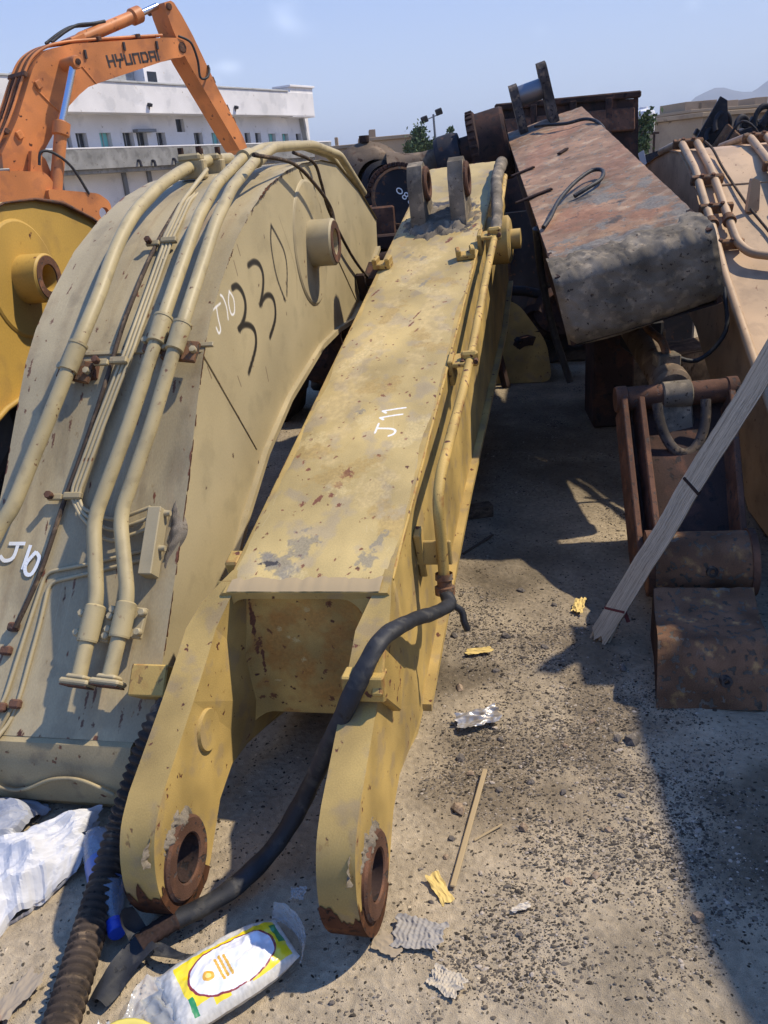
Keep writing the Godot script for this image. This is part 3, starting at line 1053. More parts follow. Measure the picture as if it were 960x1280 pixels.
# ---------------------------------------------------------------- the stick in the middle
func yellow_stick() -> void:
	var r := thing("excavator_stick", "yellow excavator stick with forked end and a chalked J11 on its top plate", "excavator stick", yawed(Vector3(-0.436, 0.615, -1.975), 14.2, 15.0, 2.5), "scrapped booms and sticks")
	var W := 0.45
	var L := 3.72
	# top plate with its own wear and marks
	var tw := 320
	var th := 2048
	var ims := paint({w = tw, h = th, seed = 501, base = Color8(174, 152, 100), base2 = Color8(162, 144, 108), rust = Color8(104, 68, 48), mott = 0.16, grain = 0.05, chip = 218.0, edge = 12.0, edge_k = 62.0, seamless = false, scale = 0.8})
	var P := func(u: float, w: float) -> Vector2: return Vector2(u / W * tw, (1.0 + w / L) * th)
	var dust := Color8(196, 172, 124)
	for k in [[0.1, -1.0, 60, 200, 5], [0.34, -1.6, 50, 240, 6], [0.2, -2.2, 70, 160, 7], [0.33, -0.45, 45, 60, 8], [0.16, -1.55, 40, 200, 9]]:
		blot(ims, P.call(k[0], k[1]), k[2], k[3], dust, k[4], 0.35, 0.0, 0.0, 0.4)
	var brown := Color8(112, 70, 50)
	for k in [[0.225, -0.52, 15, 13, 1], [0.21, -0.46, 10, 9, 2], [0.165, -0.39, 6, 15, 3], [0.20, -0.41, 7, 6, 4], [0.12, -0.37, 5, 7, 5], [0.235, -0.36, 5, 6, 6], [0.26, -1.55, 4, 16, 11], [0.27, -1.63, 3, 22, 12], [0.29, -1.48, 3, 12, 13], [0.25, -0.98, 8, 4, 14], [0.26, -1.06, 6, 6, 15], [0.3, -2.45, 8, 20, 16], [0.04, -1.9, 4, 26, 17], [0.4, -2.6, 8, 30, 18], [0.12, -2.0, 8, 5, 19], [0.38, -0.7, 4, 4, 20], [0.09, -0.55, 6, 5, 21], [0.17, -0.95, 5, 3, 22]]:
		blot(ims, P.call(k[0], k[1]), k[2], k[3], brown, 700 + k[4], 0.95, 0.4, -0.25)
	var sr := RandomNumberGenerator.new()
	sr.seed = 61
	for i in 110:
		var q: Vector2 = P.call(sr.randf_range(0.01, 0.44), -pow(sr.randf(), 1.4) * 3.3)
		blot(ims, q, sr.randf_range(1.2, 3.4), sr.randf_range(1.2, 5.0), brown, 900 + i, 0.9, sr.randf(), -0.2)
	for i in 40:
		var q: Vector2 = P.call(sr.randf_range(0.02, 0.43), -sr.randf() * 3.0)
		stroke(ims, [q, q + Vector2(sr.randf_range(-8, 8), sr.randf_range(-40, 40))], 0.8, Color8(208, 190, 150), 1.6, 0.55)
	for i in 26:
		blot(ims, P.call(sr.randf_range(0.0, 0.45), -sr.randf() * 3.2), sr.randf_range(14, 44), sr.randf_range(20, 90), Color8(158, 128, 70) if i % 2 else Color8(204, 184, 136), 1100 + i, 0.38, sr.randf() * 3.0, 0.0, 0.45)
	var slate := Color8(122, 116, 106)
	for k in [[0.13, -0.1, 46, 20, 31], [0.17, -0.19, 34, 34, 32], [0.09, -0.13, 26, 12, 33], [0.37, -0.12, 18, 22, 34], [0.39, -0.2, 10, 26, 35], [0.19, -0.88, 11, 12, 36], [0.2, -2.25, 12, 16, 37], [0.12, -2.3, 10, 24, 38], [0.25, -1.95, 8, 30, 39]]:
		blot(ims, P.call(k[0], k[1]), k[2], k[3], slate, 700 + k[4], 0.62, 0.5, 0.03, 0.35)
	var tar := Color8(62, 58, 56)
	for k in [[0.22, -2.72, 100, 70, 51], [0.33, -2.62, 60, 40, 52], [0.14, -2.66, 60, 46, 53], [0.22, -2.95, 110, 90, 54], [0.1, -0.11, 22, 6, 55]]:
		blot(ims, P.call(k[0], k[1]), k[2], k[3], tar, 700 + k[4], 0.95, 0.0, 0.2, 0.4)
	var chalk := Color(0.9, 0.9, 0.9)
	for ln in [[[0.268, -0.745], [0.270, -0.80]], [[0.269, -0.772], [0.315, -0.765], [0.335, -0.752], [0.333, -0.732], [0.318, -0.722]], [[0.268, -0.835], [0.343, -0.848]], [[0.268, -0.835], [0.282, -0.822]], [[0.270, -0.875], [0.347, -0.890]], [[0.270, -0.875], [0.284, -0.862]]]:
		var q := []
		for p in ln: q.append(P.call(p[0], p[1]))
		stroke(ims, smooth2(q), 4.6, chalk, 2.2, 0.92)
	var top_m := mat_of(ims, 0.0, 0.62, 0.2)
	var nn := FastNoiseLite.new()
	nn.seed = 9
	nn.frequency = 1.0
	var s := mb()
	grid(s, 14, 110, func(u, v): return Vector3(u * W, 0.004 * nn.get_noise_2d(u * 1.6, v * 9.0) - 0.006 * pow(absf(u * 2.0 - 1.0), 14.0) - 0.011 * pow(v, 120.0), 0.036 - (L + 0.036) * (1.0 - v)))
	part("top_plate", s, top_m, r)
	# side plates
	var out := V2([[0.0, -0.006], [-0.05, -0.004], [-3.4, -0.004], [-3.7, -0.05], [-3.8, -0.3], [-3.6, -0.72], [-2.93, -0.76], [-2.03, -0.67], [-1.15, -0.58], [-0.5, -0.545], [-0.02, -0.535], [0.0, -0.5]])
	for k in [[0.0, 0.02], [W - 0.02, W]]:
		s = mb()
		prism(s, out, k[0], k[1], SIDE())
		part("side_plate", s, M.yellow, r)
	s = mb()
	prism(s, V2([[-0.03, -0.52], [-0.5, -0.53], [-1.15, -0.565], [-2.03, -0.655], [-2.93, -0.745], [-3.58, -0.705], [-3.58, -0.72], [-2.93, -0.764], [-2.03, -0.674], [-1.15, -0.584], [-0.5, -0.549], [-0.02, -0.539]]), -0.03, W + 0.03, SIDE())
	part("bottom_plate", s, M.yellow, r)
	bead(r, "weld_seam", PackedVector3Array([Vector3(W + 0.001, -0.012, -0.02), Vector3(W + 0.001, -0.012, -1.2), Vector3(W + 0.001, -0.012, -2.4), Vector3(W + 0.001, -0.012, -3.4)]), 0.006, M.yellow_worn)
	bead(r, "weld_seam", PackedVector3Array([Vector3(-0.001, -0.012, -0.02), Vector3(-0.001, -0.012, -1.2), Vector3(-0.001, -0.012, -3.4)]), 0.006, M.yellow_worn)
	# forked end
	var fork := V2([[-0.05, -0.003], [0.0, -0.003], [0.05, -0.016], [0.12, -0.042], [0.22, -0.066], [0.35, -0.095], [0.49, -0.122], [0.585, -0.15], [0.655, -0.2], [0.705, -0.265], [0.718, -0.335], [0.70, -0.41], [0.655, -0.462], [0.59, -0.478], [0.50, -0.445], [0.40, -0.395], [0.3, -0.388], [0.2, -0.43], [0.1, -0.49], [0.0, -0.535], [-0.05, -0.545]])
	var toe_arc := smooth2(V2([[0.56, -0.135], [0.628, -0.165], [0.682, -0.225], [0.712, -0.30], [0.708, -0.38], [0.675, -0.445], [0.61, -0.478], [0.53, -0.462]]), 4)
	fork = V2([[-0.05, -0.003], [0.0, -0.003], [0.06, -0.02], [0.13, -0.046], [0.20, -0.064], [0.33, -0.092]]) + toe_arc + V2([[0.40, -0.395], [0.3, -0.388], [0.2, -0.43], [0.1, -0.49], [0.0, -0.535], [-0.05, -0.545]])
	var hole := circle(Vector2(0.597, -0.335), 0.056, 28)
	var lo := func(p: Vector2) -> float: return lerpf(-0.002, -0.086, smoothstep(-0.06, 0.13, p.x))
	var li := func(p: Vector2) -> float: return lerpf(0.03, 0.0, smoothstep(0.0, 0.13, p.x))
	var ri := func(p: Vector2) -> float: return lerpf(W - 0.03, 0.378, smoothstep(0.0, 0.13, p.x))
	var ro := func(p: Vector2) -> float: return W + 0.002 + 0.012 * smoothstep(-0.05, 0.12, p.x)
	for k in [[lo, li, 0], [ri, ro, 1]]:
		s = mb()
		prism(s, fork, k[0], k[1], SIDE(), hole)
		var f := part("fork_arm", s, M.yellow_worn if false else M.yellow, r)
		# chamfer strip along the front edge and rusty bosses
		s = mb()
		var x0: float = k[0].call(Vector2(0.6, 0))
		var x1: float = k[1].call(Vector2(0.6, 0))
		for e in [[x1, Vector3.RIGHT], [x0, Vector3.LEFT]]:
			ring_boss(s, Vector3(e[0], -0.335, 0.597) - e[1] * 0.012, e[1], 0.098, 0.056, 0.024, 32, 0.006)
		part("pin_boss", s, M.rust, f)
		s = mb()
		rod_at(s, Vector3(x0 - 0.008, -0.335, 0.597), Vector3(x1 + 0.008, -0.335, 0.597), [Vector2(0.0535, 0), Vector2(0.0535, 1)], 30)
		part("bore", s, M.rust_dark, f)
		s = mb()
		grid(s, 60, 16, func(u, v):
			var a: float = lerpf(0.35, 2.25, u)
			var rad: float = lerpf(0.085, 0.165, v)
			var n := nn.get_noise_2d(u * 5.0 + 3.0 * k[2], v * 2.0 + 4.0) + 0.5 * nn.get_noise_2d(u * 18.0, v * 6.0 + k[2])
			var hgt = -0.004 + 0.016 * clampf(1.15 - v * 1.5, 0.0, 1.0) * sin(u * PI) + 0.012 * n - 0.010 * v
			return Vector3(x1 + minf(hgt, 0.016), -0.335 + sin(a) * rad, 0.597 - cos(a) * rad))
		part("mud_crust", s, M.mud, f)
		# worn rusty toe: a skin over the edge and both cheeks, ragged where the paint still holds
		var pin := Vector2(0.597, -0.335)
		var rim_at := func(a: float) -> Vector2:
			var c := pin + Vector2(cos(a), sin(a)) * 0.3
			for j in fork.size():
				var x = Geometry2D.segment_intersects_segment(pin, c, fork[j], fork[(j + 1) % fork.size()])
				if x != null: return x
			return pin + Vector2(cos(a), sin(a)) * 0.13
		s = mb()
		grid(s, 16, 44, func(u, v):
			var end: float = 0.30 + 0.55 * nn.get_noise_2d(u * 2.2 + k[2] * 7.0, 3.0) + 0.2 * nn.get_noise_2d(u * 9.0, 8.0)
			var a := lerpf(-1.95, end, v)
			var q: Vector2 = rim_at.call(a)
			q += (q - pin).normalized() * 0.0022
			return Vector3(lerpf(x0 - 0.002, x1 + 0.002, u), q.y, q.x))
		for x in [x0 - 0.0024, x1 + 0.0024]:
			grid(s, 44, 8, func(u, v):
				var end: float = 0.35 + 0.5 * nn.get_noise_2d(v * 1.5 + k[2] * 5.0, 12.0 + x * 9.0)
				var a := lerpf(-1.95, end, u)
				var q: Vector2 = rim_at.call(a)
				var d := (q - pin).normalized()
				var inner := 0.096
				return Vector3(x, 0, 0) + Vector3(0, pin.y + d.y * lerpf(inner, (q - pin).length() + 0.0022, v), pin.x + d.x * lerpf(inner, (q - pin).length() + 0.0022, v)))
		part("worn_toe", s, M.toe, f)
	# inner round pad
	s = mb()
	rod_at(s, Vector3(-0.002, -0.2, 0.33), Vector3(0.009, -0.2, 0.33), [Vector2(0.055, 0), Vector2(0.052, 1), Vector2(0, 1)], 24)
	part("round_pad", s, M.yellow, r)
	# recessed web plate with rounded corners
	s = mb()
	grid(s, 28, 24, func(u, v):
		var x := lerpf(-0.03, 0.43, u)
		var e := clampf(minf(x, 0.378 - x), 0.0, 1.0)
		var fil := pow(clampf(1.0 - e / 0.055, 0.0, 1.0), 2.0)
		var ft := pow(clampf(1.0 - v * 0.42 / 0.05, 0.0, 1.0), 2.0)
		var w := lerpf(-0.045, 0.105, v) + fil * 0.05 + ft * 0.045
		var q := Vector3(x, -0.006 - v * 0.40 - 0.012 * fil * (1.0 - v), w)
		if v < 0.001: q = Vector3(x, -0.002, -0.006)
		return q)
	var wi := paint({w = 512, h = 512, seed = 551, base = Color8(178, 148, 84), base2 = Color8(174, 132, 70), rust = Color8(96, 62, 44), mott = 0.18, grain = 0.08, chip = 214.0, seamless = false})
	var wr := RandomNumberGenerator.new()
	wr.seed = 8
	for k in [[150, 250, 90, 120], [220, 330, 60, 90], [350, 300, 70, 130], [250, 160, 120, 60], [400, 120, 60, 70], [300, 430, 160, 50]]:
		blot(wi, Vector2(k[0], k[1]), k[2], k[3], Color8(172, 120, 58), 200 + k[0], 0.5, 0.0, 0.0, 0.8)
	for i in 30:
		blot(wi, Vector2(wr.randf_range(40, 480), wr.randf_range(40, 480)), wr.randf_range(3, 16), wr.randf_range(3, 14), Color8(196, 172, 116) if i % 3 == 0 else Color8(104, 66, 44), 230 + i, 0.85, wr.randf(), -0.2)
	for k in [[74, 180, 7, 110], [88, 300, 5, 60], [410, 260, 12, 60]]:
		blot(wi, Vector2(k[0], k[1]), k[2], k[3], Color8(96, 58, 40), 280 + k[0], 0.95, 0.0, -0.25)
	part("web_plate", s, mat_of(wi, 0.0, 0.65, 0.25), r)
	s = mb()
	var inner := [Vector2(0.385, -0.30), Vector2(0.378, -0.10)]
	for i in 9:
		var q := PI * 0.5 * i / 8.0
		inner.append(Vector2(0.378 - 0.062 + cos(q) * 0.062, -0.088 + sin(q) * 0.062))
	for i in 9:
		var q := PI * 0.5 + PI * 0.5 * i / 8.0
		inner.append(Vector2(0.062 + cos(q) * 0.062, -0.088 + sin(q) * 0.062))
	inner.append_array([Vector2(0.0, -0.10), Vector2(-0.007, -0.30)])
	prism(s, V2([[-0.012, -0.30], [-0.012, -0.012], [0.0, -0.004], [W, -0.004], [W + 0.004, -0.012], [W + 0.004, -0.30]]) + inner, -0.03, func(q): return 0.038 + 0.055 * clampf((-0.03 - q.y) / 0.2, 0.0, 1.0))
	part("collar_plate", s, M.yellow, r)
	s = mb()
	grid(s, 60, 6, func(u, v):
		var k := nn.get_noise_2d(u * 9.0, 4.0) * 0.5 + 0.5
		return Vector3(lerpf(0.01, W - 0.02, u), 0.0003 + 0.0035 * sin(v * PI) * k - 0.004 * (1.0 - k), lerpf(-0.03 * k, 0.036, v)))
	part("dust_ledge", s, M.bright_dust, r)
	s = mb()
	grid(s, 8, 6, func(u, v): return Vector3(lerpf(0.0, 0.378, u), -0.404 - 0.09 * v, lerpf(0.105, -0.1, v)))
	part("web_return", s, M.yellow, r)
	# eye lugs at the far end
	var lug := V2([[-2.62, -0.01], [-2.655, 0.14], [-2.68, 0.23], [-2.73, 0.285], [-2.79, 0.29], [-2.84, 0.25], [-2.86, 0.17], [-2.9, -0.01]])
	for k in [[0.085, 0.16, "eye lug crusted with grey mud"], [0.29, 0.365, "eye lug with a bright worn edge"]]:
		s = mb()
		prism(s, lug, k[0], k[1], SIDE(), circle(Vector2(-2.765, 0.185), 0.052, 20))
		var f := part("eye_lug", s, M.mud, r)
		s = mb()
		ring_boss(s, Vector3(k[1] - 0.01, 0.185, -2.765), Vector3.RIGHT, 0.085, 0.052, 0.03, 24)
		part("lug_boss", s, M.rust, f)
	# dried mud round the lugs
	var mn := FastNoiseLite.new()
	mn.seed = 77
	mn.frequency = 1.0
	s = mb()
	grid(s, 40, 34, func(u, v):
		var x := lerpf(0.02, 0.44, u)
		var z := lerpf(-2.46, -3.0, v)
		var d := 1.0 - Vector2((u - 0.5) * 2.0, (v - 0.5) * 2.0).length()
		return Vector3(x, -0.012 + 0.045 * clampf(d * 1.8 + mn.get_noise_2d(u * 6.0, v * 6.0) * 0.8, 0.0, 1.0) + 0.012 * mn.get_noise_2d(u * 24.0, v * 24.0), z))
	part("mud_crust", s, M.mud, r)
	# saddle clips on the top plate
	for k in [[0.41, -2.18, 12.0], [0.02, -2.17, -8.0]]:
		s = mb()
		var bas := Basis(Vector3.UP, deg_to_rad(k[2]))
		box(s, Vector3(k[0], 0.012, k[1]), Vector3(0.085, 0.024, 0.06), bas, 0.004)
		for e in [-1.0, 1.0]:
			box(s, Vector3(k[0], 0.034, k[1]) + bas * Vector3(0.032 * e, 0, 0), Vector3(0.022, 0.03, 0.06), bas, 0.005)
		part("pipe_saddle", s, M.yellow_worn, r)
	s = mb()
	box(s, Vector3(-0.022, -0.03, -0.11), Vector3(0.04, 0.05, 0.06), Basis(), 0.006)
	box(s, Vector3(-0.03, -0.11, -0.07), Vector3(0.02, 0.16, 0.025), Basis(Vector3.RIGHT, -0.4), 0.004)
	part("side_clip", s, M.yellow_worn, r)
	# hydraulic pipe along the side
	s = mb()
	tube(s, bent([Vector3(0.51, 0.02, -3.3), Vector3(0.53, 0.02, -2.5), Vector3(0.53, 0.02, -1.95), Vector3(0.53, -0.012, -1.268), Vector3(0.53, -0.008, -0.956), Vector3(0.53, 0.03, -0.42), Vector3(0.53, 0.0, -0.325), Vector3(0.53, -0.14, -0.283), Vector3(0.53, -0.215, -0.25)], 0.07), 0.0165, 14)
	part("pipe", s, M.yellow_worn, r)
	s = mb()
	tube(s, curve([Vector3(0.475, 0.03, -3.55), Vector3(0.485, 0.06, -3.1), Vector3(0.525, 0.045, -2.6), Vector3(0.53, 0.03, -2.4)], 8), 0.042, 14, func(l, t): return 0.035 - 0.012 * t + 0.003 * sin(l * 60.0))
	part("wrapped_hose", s, M.mud, r)
	for k in [[-2.36, 0.03], [-1.2, -0.012]]:
		s = mb()
		box(s, Vector3(0.488, k[1], k[0]), Vector3(0.072, 0.016, 0.085), Basis(), 0.003)
		box(s, Vector3(0.53, k[1] + 0.005, k[0]), Vector3(0.062, 0.06, 0.028), Basis(), 0.008)
		box(s, Vector3(0.461, k[1] - 0.03, k[0]), Vector3(0.02, 0.1, 0.09), Basis(), 0.004)
		var o := part("pipe_clamp", s, M.yellow_worn, r)
		for e in [-0.024, 0.024]:
			s = mb()
			rod_at(s, Vector3(0.53 + e, k[1] + 0.005, k[0] + 0.014), Vector3(0.53 + e, k[1] + 0.005, k[0] + 0.03), [Vector2(0.01, 0), Vector2(0.01, 1), Vector2(0, 1)], 6)
			part("bolt", s, M.rust, o)
	s = mb()
	box(s, Vector3(0.50, -0.155, -0.29), Vector3(0.11, 0.075, 0.012), Basis(Vector3.RIGHT, -0.3), 0.003)
	box(s, Vector3(0.463, -0.16, -0.30), Vector3(0.022, 0.16, 0.05), Basis(), 0.004)
	part("pipe_bracket", s, M.yellow, r)
	s = mb()
	rod_at(s, Vector3(0.53, -0.205, -0.256), Vector3(0.53, -0.262, -0.228), [Vector2(0.026, 0), Vector2(0.027, 0.3), Vector2(0.022, 0.34), Vector2(0.022, 0.6), Vector2(0.03, 0.64), Vector2(0.03, 1), Vector2(0, 1)], 14)
	part("pipe_end", s, M.rust_ochre, r)
	# bracket on the fork's outer edge
	s = mb()
	box(s, Vector3(0.44, -0.045, 0.30), Vector3(0.10, 0.065, 0.05), Basis(Vector3.RIGHT, -0.3), 0.004)
	box(s, Vector3(0.474, -0.10, 0.24), Vector3(0.026, 0.2, 0.11), Basis(Vector3.RIGHT, 0.5), 0.004)
	part("corner_bracket", s, M.yellow_worn, r)
	# pivot boss on the hidden side towards the far end
	s = mb()
	rod_at(s, Vector3(W, -0.14, -2.75), Vector3(W + 0.12, -0.14, -2.75), [Vector2(0.12, 0), Vector2(0.12, 0.9), Vector2(0.1, 1), Vector2(0.05, 1), Vector2(0.05, 1.4), Vector2(0, 1.4)], 26)
	part("pivot_boss", s, M.yellow, r)


# ---------------------------------------------------------------- the big khaki boom
const BOOM_TOP := [[0.150, 0.02], [0.171, 0.227], [0.333, 0.378], [0.52, 0.582], [0.702, 0.788], [0.85, 0.972], [0.96, 1.105], [1.06, 1.195], [1.188, 1.285], [1.404, 1.412], [1.63, 1.506], [1.863, 1.577], [2.12, 1.625], [2.385, 1.652], [2.75, 1.665], [3.096, 1.645], [3.6, 1.50], [4.086, 1.303]]
const BOOM_BOTTOM := [[4.05, 1.12], [3.85, 1.06], [3.5, 0.90], [3.11, 0.82], [2.75, 0.835], [2.38, 0.825], [1.78, 0.73], [1.41, 0.62], [1.11, 0.48], [0.94, 0.38], [0.7, 0.20], [0.45, 0.06], [0.2, 0.02]]


func pts3(a: Array) -> Array:
	var out := []
	for p in a: out.append(Vector3(p[0], p[1], p[2]))
	return out


func khaki_boom() -> void:
	var r := thing("excavator_boom", "khaki excavator boom with 330 sprayed in black on its arched side plate", "excavator boom", yawed(Vector3(-0.735, 0, -1.659), 12.0), "scrapped booms and sticks")
	var top := V2(BOOM_TOP)
	var bot := V2(BOOM_BOTTOM)
	# painted side plate
	var tw := 2048
	var th := 896
	var ims := paint({w = tw, h = th, seed = 601, base = Color8(170, 156, 122), base2 = Color8(161, 148, 116), rust = Color8(96, 58, 42), mott = 0.07, grain = 0.03, chip = 244.0, seamless = false})
	var ink := Color8(34, 32, 30)
	for ln in [[[646, 249], [670, 249], [692, 264], [699, 286], [684, 308], [650, 324]], [[650, 322], [681, 321], [714, 331], [729, 348], [718, 374], [666, 408]], [[741, 222], [774, 219], [803, 228], [816, 248], [806, 273], [780, 299]], [[776, 301], [815, 290], [850, 296], [864, 316], [852, 345], [808, 371]]]:
		stroke(ims, smooth2(V2(ln)), 9.0, ink, 6.0, 0.95)
	for ln in [[[905, 162], [890, 190], [889, 225], [900, 268], [934, 318]], [[907, 165], [938, 190], [968, 220], [974, 256], [950, 310]]]:
		stroke(ims, smooth2(V2(ln)), 5.0, ink, 5.5, 0.85)
	for k in [[652, 323, 12, 7], [648, 249, 7, 6], [780, 300, 11, 7], [905, 164, 7, 5], [932, 316, 8, 6]]:
		blot(ims, Vector2(k[0], k[1]), k[2], k[3], ink, 90, 0.85, 0.3, 0.0, 0.6)
	stroke(ims, smooth2(V2([[962, 150], [1010, 218], [1036, 273], [1020, 330]])), 1.6, Color8(120, 106, 80), 3.0, 0.7)
	for ln in [[[545, 270], [583, 265]], [[563, 267], [563, 287], [566, 306], [556, 311], [549, 300]], [[588, 252], [598, 258], [607, 276], [606, 297]], [[630, 252], [645, 268], [640, 290], [624, 291], [619, 270], [630, 252]]]:
		stroke(ims, smooth2(V2(ln)), 3.6, Color(0.9, 0.9, 0.9), 2.6, 0.9)
	var dark := Color8(70, 52, 42)
	for ln in [[[488, 352], [497, 374]], [[610, 400], [619, 421]], [[672, 205], [681, 232]], [[560, 226], [572, 246]], [[700, 180], [708, 200]], [[1115, 120], [1132, 150]], [[1180, 330], [1184, 372]], [[760, 420], [765, 450]]]:
		stroke(ims, V2(ln), 2.0, dark, 2.0, 0.8)
	# chipped rusty edge along the upper curve
	var er := RandomNumberGenerator.new()
	er.seed = 4
	for i in range(60):
		var f := er.randf() * 12.0
		var a: Vector2 = top[1 + int(f)].lerp(top[2 + int(f)], f - int(f))
		var p := Vector2(a.x / 4.2 * tw, (1.0 - a.y / 1.75) * th)
		blot(ims, p + Vector2(er.randf_range(-1, 3), er.randf_range(0, 5)), er.randf_range(2, 5), er.randf_range(4, 16) * (1.6 if f < 5.0 else 0.7), dark, 300 + i, 0.9, 0.75, -0.2)
	for i in 26:
		blot(ims, Vector2(er.randf_range(200, 1800), er.randf_range(120, 760)), er.randf_range(1.5, 4), er.randf_range(2, 6), dark, 400 + i, 0.8)
	var side_m := mat_of(ims, 0.0, 0.5, 0.08)
	var nn_edge := FastNoiseLite.new()
	nn_edge.seed = 19
	nn_edge.frequency = 1.0
	var outline := top + bot
	var s := mb()
	prism(s, outline, -0.02, 0.0, BACKWARD(), PackedVector2Array(), func(p): return Vector2(p.x / 4.2, 1.0 - p.y / 1.75))
	part("side_plate", s, side_m, r)
	s = mb()
	prism(s, outline, -0.60, -0.58, BACKWARD())
	part("side_plate", s, M.khaki, r)
	s = mb()
	sheet_along(s, top.slice(1).map(func(p): return p + Vector2(-0.003, 0.004)), -0.612, 0.012, 10, 0.002, 3)
	var ti := paint({w = 512, h = 1536, seed = 651, base = Color8(162, 148, 116), base2 = Color8(148, 135, 106), rust = Color8(96, 60, 44), mott = 0.10, grain = 0.05, chip = 224.0, edge = 9.0, edge_k = 44.0, seamless = false})
	var tr := RandomNumberGenerator.new()
	tr.seed = 15
	for i in 46:
		# grime run down the plate
		var q := Vector2(tr.randf_range(10, 500), tr.randf_range(20, 900))
		blot(ti, q, tr.randf_range(6, 26), tr.randf_range(60, 260), [Color8(122, 106, 80), Color8(176, 162, 128), Color8(132, 108, 78)][i % 3], 660 + i, 0.22, 0.0, 0.0, 0.9)
	for i in 60:
		blot(ti, Vector2(tr.randf_range(5, 506), tr.randf_range(5, 800)), tr.randf_range(1.5, 5), tr.randf_range(2, 14), Color8(92, 62, 46), 720 + i, 0.85, 0.0, -0.2)
	for i in 24:
		var q := Vector2(tr.randf_range(20, 490), tr.randf_range(20, 700))
		stroke(ti, [q, q + Vector2(tr.randf_range(-12, 12), tr.randf_range(20, 120))], 1.0, Color8(188, 176, 146), 1.6, 0.5)
	part("top_plate", s, mat_of(ti, 0.0, 0.6, 0.15), r)
	s = mb()
	prism(s, V2([[0.20, 0.248], [0.174, 0.2305], [0.150, 0.226], [0.128, 0.19], [0.118, 0.13], [0.124, 0.05], [0.15, 0.015], [0.2, 0.02]]), -0.60, -0.03, BACKWARD())
	part("foot_boss", s, M.khaki_dirty, r)
	s = mb()
	sheet_along(s, bot, -0.60, 0.0, 6, 0.0)
	part("bottom_plate", s, M.khaki_dirty, r)
	# lip along the arch
	var lip := []
	for i in bot.size() - 2:
		lip.append(bot[i])
	var lip_out := []
	for i in lip.size():
		var t: Vector2 = (lip[mini(i + 1, lip.size() - 1)] - lip[maxi(i - 1, 0)]).normalized()
		lip_out.append(lip[i] + t.orthogonal() * 0.024)
	lip_out.reverse()
	s = mb()
	prism(s, lip + lip_out, -0.02, 0.022, BACKWARD())
	part("arch_lip", s, M.khaki, r)
	bead(r, "weld_seam", PackedVector3Array([Vector3(0.001, 1.12, -0.965), Vector3(0.001, 1.08, -1.0), Vector3(0.001, 0.67, -1.33)]), 0.0045, M.khaki_dirty)
	bead(r, "weld_seam", PackedVector3Array([Vector3(0.001, 1.63, -2.36), Vector3(0.001, 1.2, -2.9), Vector3(0.001, 0.9, -3.3)]), 0.004, M.khaki)
	for sp in [[0.34, 0.47], [0.50, 0.56], [0.60, 0.78], [0.80, 0.83], [0.88, 0.98], [1.3, 1.36], [1.7, 1.9]]:
		s = mb()
		grid(s, 4, 24, func(u, v):
			var sx := lerpf(sp[0], sp[1], v)
			var i := 1
			while top[i + 1].x < sx: i += 1
			var h: float = lerpf(top[i].y, top[i + 1].y, (sx - top[i].x) / (top[i + 1].x - top[i].x))
			var wd: float = 0.011 * (0.5 + nn_edge.get_noise_2d(sx * 60.0, 2.0)) * pow(sin(v * PI), 0.4)
			var q := Vector3(0.0135 - absf(minf(u - 0.5, 0.0)) * 2.0 * wd, h + 0.0055, -sx)
			if u > 0.5: q += Vector3(0.0, -(u - 0.5) * 2.0 * wd, 0.0)
			return q)
		part("rust_flake", s, M.toe, r)
	# pivot boss on a round doubler plate
	s = mb()
	rod_at(s, Vector3(-0.004, 1.31, -2.42), Vector3(0.008, 1.31, -2.42), [Vector2(0.285, 0), Vector2(0.28, 0.6), Vector2(0.27, 1), Vector2(0, 1)], 40)
	part("doubler_plate", s, M.khaki, r)
	boss(r, "pivot_boss", Vector3(0.0, 1.31, -2.42), Vector3.RIGHT, 0.105, 0.058, 0.12, M.khaki, M.rust)
	# stop cube at the foot corner
	s = mb()
	box(s, Vector3(0.022, 0.365, -0.255), Vector3(0.105, 0.085, 0.1), Basis(Vector3.RIGHT, deg_to_rad(-42)), 0.004)
	var cube := part("stop_lug", s, M.yellow_worn, r)
	s = mb()
	rod_at(s, Vector3(0.07, 0.37, -0.25), Vector3(0.078, 0.37, -0.25), [Vector2(0.012, 0), Vector2(0.012, 1), Vector2(0, 1)], 12)
	part("bore_end", s, M.black_scrap, cube)
	# large pipes
	var pa := pts3([[-0.188, 0.385, -0.226], [-0.188, 0.453, -0.299], [-0.178, 0.540, -0.378], [-0.232, 0.724, -0.540], [-0.165, 0.945, -0.719], [-0.112, 1.160, -0.892], [-0.100, 1.24, -0.974], [-0.113, 1.50, -1.40], [-0.128, 1.60, -1.66], [-0.15, 1.69, -2.05], [-0.16, 1.735, -2.4], [-0.10, 1.745, -2.8], [-0.06, 1.70, -3.2], [-0.05, 1.5, -3.75]])
	var pb := pts3([[-0.100, 0.385, -0.231], [-0.092, 0.465, -0.306], [-0.084, 0.547, -0.384], [-0.152, 0.732, -0.551], [-0.088, 0.955, -0.729], [-0.044, 1.140, -0.869], [-0.028, 1.221, -0.947], [-0.04, 1.482, -1.37], [-0.055, 1.585, -1.62], [-0.08, 1.675, -2.0], [-0.10, 1.73, -2.35], [-0.04, 1.74, -2.8], [0.0, 1.69, -3.2], [0.0, 1.48, -3.75]])
